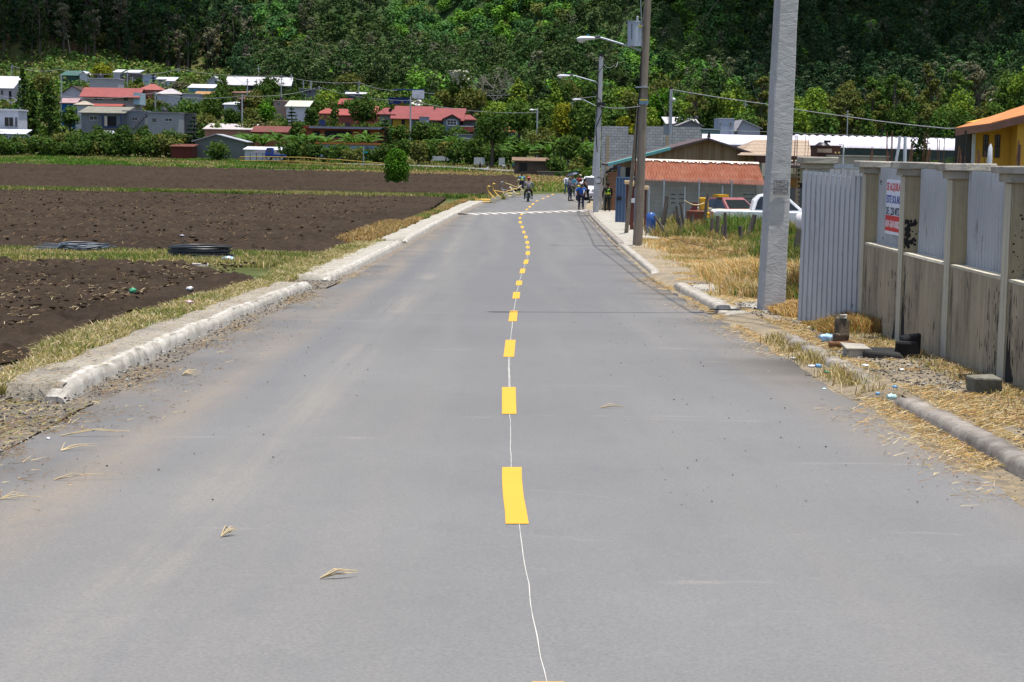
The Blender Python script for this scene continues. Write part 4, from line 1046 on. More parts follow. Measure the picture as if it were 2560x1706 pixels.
bag(2068, 858, .20, .17, ('blue_film', (.22, .42, .62), (.45, .62, .75)), 'light blue plastic bag lying beside the burnt stump', 'bag', seed=3)
WHITE = ('white_litter', (.62, .62, .62), (.5, .5, .52)); BLU = ('blue_litter', (.05, .20, .42), (.22, .42, .58)); TEA = ('teal_litter', (.30, .55, .55), (.5, .62, .62)); GRE = ('green_litter', (.05, .30, .16), (.04, .2, .1)); PNK = ('pink_litter', (.62, .38, .42), None)
LIT = [(2046, 921, .07, .05, BLU, 'blue scrap of plastic on the buried kerb'), (2228, 1000, .09, .06, TEA, 'crumpled teal and white wrapper at the end of the near kerb'),
       (2194, 988, .05, .03, BLU, 'small blue scrap left of the teal wrapper'), (2237, 971, .05, .03, BLU, 'tiny blue scrap above the teal wrapper'),
       (2425, 957, .07, .05, ('violet_litter', (.16, .2, .45), None), 'violet blue scrap beside the concrete block'), (1985, 900, .08, .04, WHITE, 'white crumpled scrap near the road edge below the blue bag'),
       (2030, 919, .10, .03, WHITE, 'flat white scrap beside the blue scrap on the buried kerb'), (2023, 822, .06, .03, TEA, 'pale teal scrap at the foot of the lone corrugated sheet'),
       (1919, 848, .07, .03, WHITE, 'white scrap on the gravel near the asphalt edge'), (1962, 845, .10, .03, ('grey_litter', (.3, .32, .38), None), 'grey blue rag on the dirt left of the blue bag'),
       (2163, 919, .09, .04, WHITE, 'white scrap in front of the broken slab'), (2255, 928, .06, .03, WHITE, 'white scrap on the dirt below the second pillar'),
       (2060, 975, .05, .02, TEA, 'pale wrapper on the asphalt edge'), (2550, 1168, .10, .05, ('cream_litter', (.7, .6, .58), None), 'pale crumpled wrapper under the near kerb at the right edge'),
       (1984, 873, .05, .03, BLU, 'faded blue scrap on the straw near the road'), (2067, 932, .06, .02, GRE, 'greenish scrap below the buried kerb'),
       (2190, 893, .04, .03, ('red_litter', (.55, .08, .05), None), 'small red scrap at the foot of the charred slab')]
for k, (u, v_, a, b, c, lab) in enumerate(LIT): bag(u, v_, a, b, c, lab, 'litter', 'litter', seed=k+20, twist=False, dz=.12 if u > 1990 and v_ < 1100 else .03)
for k, (u, v_, a, b, c, lab) in enumerate([(332, 734, .14, .10, GRE, 'green plastic scrap on the near ploughed field'), (474, 727, .12, .08, WHITE, 'white scrap on the near ploughed field right of the green one'),
        (473, 760, .13, .06, PNK, 'pink scrap at the edge of the near ploughed field'), (455, 592, .15, .08, ('grey_litter', (.3, .32, .38), None), 'grey scrap on the wide field behind the pipe coil'), (120, 1355, .03, .02, WHITE, 'white crumb on the gravel shoulder')]):
    bag(u, min(v_, 1100), a, b, c, lab, 'litter', 'litter', seed=k+50, twist=False, dz=.16)
# black pipe coil on the grass path
p = G(492, 645, .10); cx, cy, cz = p.x, p.y+.5, Tz(p.x, p.y)+.05
PIPE = simple('black_pipe', (.018, .020, .024), (.03, .033, .038), 5, rough=.38, spec=.5); CABLE = simple('blue_grey_pipe', (.05, .07, .09), (.09, .11, .14), 5, rough=.4, spec=.5)
e = empty('pipe_coil', (cx, cy, cz), 'thick coil of black plastic pipe lying on the grass path', 'pipe coil'); rg = random.Random(2)
for k in range(12):
    lvl = k//3; R = .66-.06*(k % 3)+rg.random()*.03; z0 = cz+.05+.085*lvl; a0 = rg.random()*6; tl = (rg.random()-.5)*.10; tb = (rg.random()-.5)*.08
    m = MB(); m.tube([(cx+math.cos(a0+t*.1963)*R*1.22, cy+math.sin(a0+t*.1963)*R, z0+math.sin(t*.1963)*tl+math.cos(t*.1963)*tb) for t in range(33)], .026, 7); m.build('loop', PIPE, e)
for k in range(5):
    m = MB(); a = k*1.25+.3; c = Vector((cx+math.cos(a)*.74, cy+math.sin(a)*.6, cz+.14)); m.cyl(c-Vector((0, 0, .12)), c+Vector((0, 0, .12)), .05, n=8); m.build('tie', simple('tie_tape', (.06, .07, .09), None), e)
m = MB(); m.tube([(cx+.7, cy-.2, cz+.14), (cx+.95, cy-.3, cz+.12), (cx+1.05, cy-.5, cz+.05)], .026, 7); m.build('free_end', PIPE, e)
bag(570, 652, .35, .12, ('pale_blue_film', (.38, .55, .62), (.5, .62, .68)), 'pale blue plastic sheet beside the black pipe coil', 'plastic sheet', 'plastic_sheet', seed=9, twist=False, dz=.08)
p = G(502, 663, .1); m = MB(); jit_box(m, p.x-.20, p.x+.18, p.y-.1, p.y+.1, p.z-.02, p.z+.035, .03, 3)
o = m.build('plank', simple('pale_board', (.62, .55, .50), (.5, .45, .4), 5)); tag(o, 'short pale board lying in front of the pipe coil', 'board')
p = G(175, 632, .05); cx, cy, cz = p.x, p.y, Tz(p.x, p.y)+.08
e = empty('loose_pipes', (cx, cy, cz), 'loose tangle of thin grey blue pipes lying on the grass path at the left', 'pipes')
for k in range(7):
    m = MB(); a = rg.random()*.5; R1 = .55+.3*rg.random(); R2 = .3+.25*rg.random(); ox = .3+.2*rg.random()
    m.tube([(cx+ox+math.cos(a+t*.26)*R1, cy+math.sin(a+t*.26)*R2, cz+.03+.02*k+.10*abs(math.sin(t*.26+k))) for t in range(20+k % 4)], .018, 6); m.build('loop', CABLE, e)
for k in range(4):
    m = MB(); m.tube([(cx-1.1+.1*k, cy+.15*k-.2, cz+.05+.05*k), (cx-.4, cy+.1*k-.1, cz+.10+.03*k), (cx+.5, cy+.1*(k-2), cz+.05)], .018, 6); m.build('straight_length', CABLE, e)
# straw wisps lying on the asphalt
def wisp(u, v, L, n, ang, label, seed, spread=.35, col=STRAW):
    p = G(u, v, .035); rg = random.Random(seed); m = MB()
    for k in range(n):
        a = R_(ang)+(rg.random()-.5)*spread; l = L*(.5+.5*rg.random()); h = .02+.05*rg.random()
        m.tube([p, p+Vector((math.cos(a)*l*.5, math.sin(a)*l*.5, h*.8)), p+Vector((math.cos(a+.1)*l, math.sin(a+.1)*l, h*.4+.004))], [.0035, .0025, .0012], 4)
    o = m.build('straw_wisp', simple('straw', (.56, .44, .25), (.42, .32, .18), 9)); 
    for vv in o.data.vertices: vv.co -= p
    o.location = p; tag(o, label, 'straw', 'wisps of straw on the asphalt')
wisp(552, 1342, .13, 13, 55, 'bushy straw wisp lying alone on the left lane', 1, .6)
wisp(800, 1446, .20, 7, 12, 'flat thin straw stem near the middle of the lower left lane', 2, .25)
wisp(152, 1127, .30, 5, 62, 'forked straw stem near the left edge of the road', 3, 1.4)
wisp(455, 938, .26, 12, 5, 'brown tuft of straw on the left lane beside the kerb', 4, 2.4)
wisp(150, 1090, .6, 3, 4, 'long straight straw across the left edge of the road', 5, .1)
wisp(135, 1200, .45, 2, 8, 'pale straight stem on the far left of the asphalt', 6, .1)
wisp(1500, 1020, .30, 3, -4, 'thin straw on the right lane', 7, .3)
wisp(0, 1248, .25, 3, 3, 'short stems at the left edge of the photo', 8, .3)

# ================================================================== POLES, LAMPS, WIRES
def lamp(e, tip, root, r=.03, head=.62, col=None):
    """arm from root (at the pole) to the lamp head at tip"""
    tip = Vector(tip); root = Vector(root); d = (root-tip)
    m = MB(); m.tube([root, root.lerp(tip, .12)+Vector((0, 0, .05)), tip+d*.22+Vector((0, 0, .10)), tip+d*.12+Vector((0, 0, .10)), tip+Vector((0, 0, .03))], r, 8); m.build('arm', M_['galv'], e)
    h = Vector((d.x, d.y, 0)).normalized(); A = tip
    m = MB(); n = 12; L = head
    rings = []
    for t, rw, rh, zz in ((0, .01, .01, 0), (.08, .09, .05, .0), (.25, .13, .08, .01), (.5, .125, .075, .02), (.75, .085, .06, .025), (1, .05, .045, .03)):
        c = A-h*(L*(1-t))+h*.05; s = Vector((-h.y, h.x, 0))
        rings.append([c+s*math.cos(6.283*k/n)*rw+Vector((0, 0, 1))*(math.sin(6.283*k/n)*rh+zz) for k in range(n)])
    m.add([v for g in rings for v in g], [(i*n+k, i*n+(k+1) % n, (i+1)*n+(k+1) % n, (i+1)*n+k) for i in range(5) for k in range(n)], True); m.add(rings[-1], [tuple(range(n))])
    hd = m.build('lamp_head', simple('lamp_paint', (.62, .62, .66), (.55, .55, .58), 3, rough=.4), e)
    m = MB(); m.sphere(A-h*(L*.66)+Vector((0, 0, -.035)), .15, .105, .10, n=12, m=8); m.build('lens', simple('lamp_lens', (.55, .55, .50), None, rough=.2, spec=.6), hd)
    m = MB(); m.cyl(A-h*(L*.3)+Vector((0, 0, .07)), A-h*(L*.3)+Vector((0, 0, .15)), .04, n=8); m.build('sensor', simple('sensor_blue', (.05, .25, .40), None), hd)
    m = MB(); m.cyl(A-h*.02+Vector((0, 0, .03)), A+h*.22+Vector((0, 0, .10)), .045, n=8); m.build('socket', simple('dark_socket', (.09, .09, .11), None), hd)
def sq_pole(mb, x, y, z0, z1, w0, w1, dx=0, dy=0, ch=.18):
    R = []
    for z, w, t in ((z0, w0, 0), (z1, w1, 1)):
        h = w/2; c = h*ch*2*.5
        R.append([(x+dx*t+a, y+dy*t+b, z) for a, b in ((-h, -h+c), (-h+c, -h), (h-c, -h), (h, -h+c), (h, h-c), (h-c, h), (-h+c, h), (-h, h-c))])
    V = R[0]+R[1]; mb.add(V, [(i, (i+1) % 8, 8+(i+1) % 8, 8+i) for i in range(8)]+[tuple(range(8, 16)), tuple(range(7, -1, -1))])
# 1 big concrete pole
pb_ = G(1926, 776, .12); X1, Y1, Z1 = pb_.x, pb_.y, pb_.z
big = empty('concrete_pole', (X1, Y1, Z1), 'thick square concrete pole standing right at the kerb, the nearest pole', 'utility pole')
m = MB(); HT = 11.; tw = .018
rows = 26; prof = []
V = []; rgp = np.random.default_rng(3)
for r in range(rows):
    t = r/(rows-1); z = Z1-.3+HT*t; w = .375-.125*t; h = w/2; c = .018
    for a, b in ((-h, -h+c), (-h+c, -h), (0, -h), (h-c, -h), (h, -h+c), (h, h-c), (h-c, h), (-h+c, h), (-h, h-c)):
        a, b = a*.985-b*.16, a*.16+b*1.09
        V.append((X1+a+HT*t*tw+rgp.normal()*.0025, Y1+b*.9+rgp.normal()*.0025, z))
m.add(V, [(r*9+i, r*9+(i+1) % 9, (r+1)*9+(i+1) % 9, (r+1)*9+i) for r in range(rows-1) for i in range(9)]+[tuple(range((rows-1)*9, rows*9))])
pm = NT('trowelled_concrete'); tcn = pm.noise(1., 8, .72, pm.map((4.0, 4.0, 8.0), (0, .25, 0)), 1.2)
pc = pm.mix(pm.ramp(pm.noise(2.5, 5, .6), (.3, 0.), (.7, 1.)), (.465, .455, .44), (.375, .37, .36)); pc = pm.mix(pm.ramp(pm.noise(.8, 5, .7), (.5, 0.), (.7, .5)), pc, (.30, .29, .27))
pc = pm.mix(pm.ramp(tcn, (.54, 0.), (.66, .5)), pc, (.21, .21, .21)); pm.color(pc).set(Roughness=.9); pm.bump(tcn, 1., .03)
m.build('shaft', pm.m, big)
# stamped plate
zs = P(1940, 468, Y1).z; fy = Y1-(.40-.135*((zs-Z1+.3)/HT))/2*1.105-.002; fx = X1+(zs-Z1+.3)*tw
m = MB(); W_, H_ = .235, .225
for a in ((-W_/2, W_/2, H_/2-.008, H_/2), (-W_/2, W_/2, -H_/2, -H_/2+.008), (-W_/2, -W_/2+.008, -H_/2, H_/2), (W_/2-.008, W_/2, -H_/2, H_/2), (-W_/2, W_/2, .0, .008)):
    m.box(fx+a[0], fx+a[1], fy-.006, fy+.01, zs+a[2], zs+a[3])
rgs = random.Random(4)
for row, (z0, n) in enumerate(((-.045, 9), (-.095, 8))):
    for k in range(n):
        x0 = fx-.105+k*.21/n; m.box(x0, x0+.008+.009*rgs.random(), fy-.005, fy+.008, zs+z0-.008*rgs.random(), zs+z0+.018+.014*rgs.random())
        if rgs.random() < .6: m.box(x0, x0+.018, fy-.0045, fy+.008, zs+z0+.008, zs+z0+.014)
STP = simple('stamp_grey', (.13, .13, .135), (.2, .2, .2), 20)
RS = Matrix.Translation((fx, Y1, 0)) @ Matrix.Rotation(R_(9.2), 4, 'Z') @ Matrix.Translation((-fx, -Y1, 0)); m.v = [tuple(RS @ Vector(q)) for q in m.v]
m.build('stamp_frame', STP, big)
TS = lambda dz: RS @ Matrix(((1, 0, 0, fx-.09), (0, 0, -1, fy-.004), (0, 1, 0, zs+dz), (0, 0, 0, 1)))
text_mesh('stamp_lettering', 'SAMITE', TS(.062), .055, STP, big, .002, .165); text_mesh('stamp_lettering', 'CARROCO', TS(.016), .048, STP, big, .002, .175)
lamp(big, (X1-2.9, Y1-.7, Z1+9.6), (X1+.1, Y1, Z1+8.9), .045)
m = MB(); m.tube([(X1-.25, Y1-.1, Z1-.02), (X1-.6, Y1-.12, Z1+.01), (X1-1.0, Y1-.02, Z1)], .012, 5); m.build('earth_wire', simple('wire_black', (.03, .03, .03), None), big)
# 2 timber pole with transformer
pt = G(1593, 613, .1); X2, Y2, Z2 = pt.x, pt.y, pt.z
tim = empty('timber_pole', (X2, Y2, Z2), 'weathered timber pole carrying the grey transformer and a lamp arm', 'utility pole')
lean = (P(1619, 0, Y2).x-X2)/(P(1619, 0, Y2).z-Z2)
m = MB(); m.tube([(X2+lean*t*11.5+.01*math.sin(t*9), Y2, Z2-.3+t*11.8) for t in [k/10 for k in range(11)]], [.165-.006*k for k in range(11)], 12); m.build('shaft', M_['wood_pole'], tim)
def on2(u, v): return P(u, v, Y2)
c0 = on2(1586, 116); c1 = on2(1586, 56)
tr = MB(); tr.cyl(c0, c1, .235, n=24); trm = tr.build('transformer', M_['galv'], tim)
MATS['galv_t'] = simple('transformer_grey', (.36, .41, .47), (.30, .34, .40), 2, rough=.45, spec=.45); trm.data.materials[0] = MATS['galv_t']
m = MB(); m.cyl(c1, c1+Vector((0, 0, .035)), .25, n=24); m.build('lid', MATS['galv_t'], trm)
m = MB(); q = c1+Vector((.1, 0, .03)); m.tube([q+Vector((0, 0, .03*k)) for k in range(7)], [.035, .05, .03, .045, .03, .04, .02], 8); m.build('bushing', simple('porcelain', (.5, .5, .52), None, rough=.3), trm)
m = MB(); m.box(c0.x+.2, X2+.1, Y2-.06, Y2+.06, c0.z+.65, c0.z+.71); m.box(c0.x+.2, X2+.1, Y2-.06, Y2+.06, c0.z+.15, c0.z+.21); m.build('bracket', M_['galv'], trm)
m = MB(); q = on2(1567, 61); m.cyl(q, q+Vector((-.02, 0, .12)), .03, n=6); m.build('terminal', simple('terminal_dark', (.1, .08, .07), None), trm)
q = on2(1600, 66); m = MB(); m.box(q.x-.05, q.x+.04, Y2-.22, Y2-.18, q.z-.05, q.z+.02); m.build('warning_label', simple('label_yellow', (.62, .45, .04), None), trm)
m = MB(); q = on2(1578, 58)      # dark vertical row of stencilled marks
for k in range(9): m.box(q.x-.012, q.x+.014, Y2-.246, Y2-.236, q.z-.06-.058*k-.03, q.z-.06-.058*k+.012)
m.build('stencil', simple('stencil_black', (.04, .05, .07), None), trm)
lamp(tim, on2(1484, 98)+Vector((0, 0, 0)), on2(1602, 128), .032)
m = MB(); m.box(on2(1608, 248).x-.14, on2(1608, 248).x+.16, Y2-.19, Y2-.15, on2(1608, 262).z, on2(1608, 248).z); m.build('number_plate', simple('plate_blue', (.18, .28, .36), None), tim)
m = MB(); q = on2(1608, 250); m.box(q.x-.12, q.x+.12, Y2-.197, Y2-.191, q.z-.03, q.z+.02); m.build('plate_band', simple('label_yellow', (.62, .45, .04), None), tim)
BLKW = simple('wire_black', (.03, .03, .03), None)
m = MB(); m.tube([on2(1603, 130)+Vector((0, -.05, 0)), on2(1601, 230)+Vector((-.03, -.1, 0)), on2(1597, 290)+Vector((-.05, -.1, 0)), on2(1590, 470)+Vector((-.05, -.1, 0))], .022, 6); m.build('cable', BLKW, tim)
m = MB(); m.tube([on2(1600, 0)+Vector((0, -.1, .2)), on2(1602, 30)+Vector((0, -.1, 0)), on2(1604, 56)+Vector((0, -.12, 0)), on2(1604, 120)+Vector((0, -.12, 0))], .014, 5)
m.box(on2(1596, 220).x-.1, on2(1620, 220).x, Y2-.2, Y2+.2, on2(1600, 220).z, on2(1600, 217).z); m.build('hardware', M_['galv'], tim)
# 3 leaning support timber, behind the gate
a = P(1597, 262, 72); b = G(1568, 545, 0); b = Vector((P(1566, 545, 74).x, 74, Tz(6, 74)))
o = empty('leaning_pole', b, 'thin dark timber pole leaning against the wires behind the timber pole', 'pole'); m = MB(); m.tube([b, b.lerp(a, .5), a], [.085, .075, .065], 8); m.build('shaft', M_['wood_pole'], o)
# 4 concrete lamp poles by the people
def conc_pole(u, vb, vt, label, ub=None, lampuv=None, w0=.34, w1=.22, Y=None, name='street_lamp', hw=True):
    p = G(u, vb, .1) if Y is None else Vector((P(u, 400, Y).x, Y, Tz(P(u, 400, Y).x, Y)))
    tp = P(ub or u, vt, p.y); e = empty(name, p, label, 'street lamp' if lampuv else 'utility pole')
    m = MB(); sq_pole(m, p.x, p.y, p.z-.3, tp.z, w0, w1, tp.x-p.x); m.build('shaft', M_['pole_c'], e)
    m = MB(); m.box(tp.x-.11, tp.x+.11, p.y-.1, p.y+.1, tp.z+.002, tp.z+.20); m.tube([tp+Vector((-.12, -.1, .12)), tp+Vector((-.2, -.12, -.2)), tp+Vector((-.16, -.14, -1.2)), tp+Vector((-.18, -.14, -3.5))], .018, 5); m.build('top_bracket', BLKW, e)
    if lampuv: lamp(e, P(lampuv[0], lampuv[1], p.y), P(lampuv[2], lampuv[3], p.y), .035, .75)
    return e, p, tp
pole_b, p4, t4 = conc_pole(1489, 531, 142, 'pale concrete lamp pole standing right of the speed bump', 1503, (1423, 191, 1494, 208))
m = MB(); q = P(1503, 262, p4.y); m.box(q.x-.22, q.x+.22, p4.y-.2, p4.y+.2, q.z-.12, q.z+.12); q2 = P(1500, 250, p4.y-.3); m.tube([q2+Vector((-.5, 0, .5)), q2, q2+Vector((.15, 0, -.7)), q2+Vector((-.2, 0, -1.6)), q2+Vector((-.1, 0, -3))], .03, 5); m.build('cable_clamp', BLKW, pole_b)
m = MB(); q = P(1497, 447, p4.y); 
m.tube([q+Vector((math.cos(t*.5)*.14, -.22, math.sin(t*.5)*.20-.1)) for t in range(14)], .02, 5); m.build('cable_loop', BLKW, pole_b)
m = MB(); q = P(1494, 452, p4.y); m.cyl(q+Vector((0, -.2, 0)), q+Vector((0, -.26, 0)), .13, n=14); m.build('meter', simple('porcelain', (.5, .5, .52), None, rough=.3), pole_b)
pole_c, p5, t5 = conc_pole(1483, 500, 232, 'lamp pole hidden just behind the pale lamp pole', 1497, (1452, 250, 1488, 266), Y=152)
pole_d, p6, t6 = conc_pole(1674, 400, 224, 'concrete pole with a round lamp rising behind the grey block wall', 1678, None, .3, .2, Y=141, name='concrete_pole')
m = MB(); m.sphere(P(1684, 250, 140.8), .16, n=10, m=8); m.build('globe_lamp', simple('globe_white', (.6, .6, .6), None, rough=.3), pole_d)
# village poles
VP = [(50, 222, 350, 375, .35, 'grey pole rising in front of the left tall columnar tree'), (153, 190, 350, 372, .35, 'grey pole at the right side of the dark columnar tree'), (318, 182, 250, 450, .3, 'thin pole behind the red roofed two storey house'),
      (331, 195, 240, 455, .3, 'shorter thin pole right of the one behind the red roof'), (388, 232, 300, 380, .35, 'grey pole beside the flat grey house with the tank'), (445, 173, 200, 520, .3, 'tiny pole at the edge of the brown knoll'),
      (29, 165, 215, 470, .3, 'tall thin pole left of the first columnar tree'), (605, 240, 325, 365, .4, 'thick concrete pole in front of the round green trees'), (618, 200, 262, 440, .35, 'pole in front of the long white barn'),
      (703, 190, 240, 470, .3, 'pole at the right half of the long white barn'), (646, 168, 215, 500, .3, 'thin pole behind the long white barn'), (728, 187, 220, 490, .3, 'tall pole at the right end of the white barn'), (734, 200, 245, 470, .3, 'pole just right of the barn end'),
      (758, 205, 240, 475, .3, 'thin pole left of the unfinished grey house'), (777, 206, 255, 460, .35, 'white pole in front of the unfinished grey house'), (797, 218, 270, 440, .35, 'left one of the twin pale poles'), (804, 221, 270, 440, .35, 'right one of the twin pale poles'),
      (897, 206, 250, 470, .3, 'thin pole left of the blue building'), (1026, 245, 352, 352, .42, 'concrete pole in front of the long red roofed houses'), (1043, 238, 275, 420, .3, 'thin pole before the white hip roof'), (1343, 274, 372, 330, .42, 'concrete lamp pole among the trees right of the red roofs'),
      (1375, 253, 300, 400, .3, 'thin far pole above the bright green trees'), (1863, 255, 300, 330, .3, 'thin far pole left of the white cube house'), (2119, 280, 330, 300, .25, 'thin pale pole behind the long white roof'), (1430, 258, 300, 390, .28, 'thin far pole among the trees left of the lamp poles')]
VPO = {}
for u, vt, vb, Y, w, lab in VP:
    b = P(u, vb, Y); t = P(u+.4, vt, Y); zb = min(Tz(b.x, Y), b.z); e = empty('concrete_pole', (b.x, Y, zb), lab, 'utility pole', 'poles among the village houses')
    m = MB(); sq_pole(m, b.x, Y, zb-.3, t.z, w*.8, w*.6, t.x-b.x); m.build('shaft', M_['pole_c'], e)
    m = MB(); m.box(t.x-.5, t.x+.5, Y-.06, Y+.06, t.z-.5, t.z-.40); m.box(t.x-.14, t.x+.14, Y-.1, Y+.1, t.z+.002, t.z+.22); m.build('crossarm', M_['pole_c'], e); VPO[(u, vt)] = t
e = [o for o in bpy.data.objects if o.get('label', '').startswith('concrete lamp pole among the trees')][0]
t = P(1343, 276, 330); m = MB(); m.tube([t+Vector((0, -.2, 0)), t+Vector((-.7, -.2, .1))], .05, 5); m.sphere(t+Vector((-1.0, -.2, 0)), .4, .2, .2); m.build('lamp_head', simple('lamp_paint', (.62, .62, .66), (.55, .55, .58), 3, rough=.4), e)
# wires
def wire(pts, r, label, sag=.0, col=BLKW, n=14):
    m = MB(); q = []
    for (a, b, s) in [(Vector(pts[i]), Vector(pts[i+1]), sag) for i in range(len(pts)-1)]:
        q += [a.lerp(b, k/n)-Vector((0, 0, s*4*(k/n)*(1-k/n))) for k in range(n)]
    q.append(Vector(pts[-1])); m.tube(q, r, 5)
    p0 = q[0]; o = m.build('overhead_wire', col)
    for vv in o.data.vertices: vv.co -= p0
    o.location = p0; return tag(o, label, 'wire')
GREYW = simple('wire_grey', (.22, .22, .24), (.32, .32, .34), 2)
top2 = Vector((X2+lean*9, Y2, Z2+9.3)); top1 = Vector((X1+9*tw, Y1, Z1+9.4))
wire([t5+Vector((0, 0, -.1)), t4+Vector((0, 0, -.1)), top2, top1, (8.5, 4, 8.8)], .018, 'upper wire running along the roadside poles over the right edge', .35)
wire([t5+Vector((-.2, 0, -1.)), t4+Vector((-.2, 0, -1.)), top2+Vector((-.55, 0, -.8)), top1+Vector((-.35, 0, -.9)), (8.2, 4, 7.8)], .018, 'lower wire running along the roadside poles', .4)
wire([t6, P(1925, 262, 130), P(2120, 292, 118), P(2370, 322, 100), (28, 90, 4.)], .03, 'pale rope like cable sagging from the far pole to the yellow house', .05, GREYW)
wire([P(1700, 318, 180), P(1930, 330, 175), P(2560, 350, 165)], .02, 'thin cable passing above the long white roof', .1, GREYW)
wire([P(1500, 265, 105.5), P(1600, 266, 60)], .015, 'short cable between the lamp pole and the timber pole', .1, GREYW)
wire([P(1812, -20, 60), P(1715, 108, 100)], .02, 'stay wire coming down from the upper right', .0, BLKW)
wire([P(1636, 215, 100), P(1670, 300, 105)], .012, 'faint stay wire left of the far globe lamp pole', .0, GREYW)
wire([P(1508, 160, 105), P(1535, 163, 105), P(1545, 155, 110)], .012, 'little looped wire at the top of the lamp pole', .2, GREYW)
wire([VPO[(29, 165)], P(150, 174, 465), VPO[(318, 182)], VPO[(445, 173)], VPO[(703, 190)], VPO[(897, 206)], P(1010, 225, 440), P(1300, 236, 420), P(1500, 240, 420)], .05, 'long thin wire crossing the whole village above the roofs', .8, GREYW)
wire([P(-20, 235, 380), VPO[(153, 190)]+Vector((0, 0, -4)), VPO[(388, 232)], VPO[(605, 240)], VPO[(797, 218)], P(1026, 252, 352), P(1343, 282, 330)], .04, 'lower village wire passing in front of the red roofs', .8, GREYW)
# ================================================================== HOUSES
def WM(rgb, k=.74):
    c = S(*rgb); c = tuple(x*k for x in c); n = 'wall_%d_%d_%d' % rgb
    return simple(n, c, tuple(x*.84 for x in c), .8, c3=tuple(x*.62 for x in c))
def RM(rgb, k=.60, w=.35, kind='roof'):
    n = '%s_%d_%d_%d' % ((kind,)+rgb)
    if n in MATS: return MATS[n]
    q = S(*rgb); g_ = sum(q)/3; red = rgb[0] > rgb[2]+40; c = tuple((x*.86+g_*.14)*k*(.84 if red else 1.) for x in q); t = NT(n); s = t.sep()
    col = t.mix(t.ramp(t.noise(.7, 5, .7), (.35, 0.), (.65, 1.)), c, tuple(x*.78 for x in c))
    kf = t.math('FRACT', t.math('MULTIPLY', s[0], 1/w)); col = t.mix(t.ramp(kf, (.0, .45), (.3, 0.)), col, tuple(x*.5 for x in c))
    col = t.mix(t.ramp(t.noise(2.2, 5, .75), (.6, 0.), (.75, .45)), col, tuple(min(1, x*1.2+.06) for x in c))
    t.color(col); t.set(Roughness=.75); return t.m
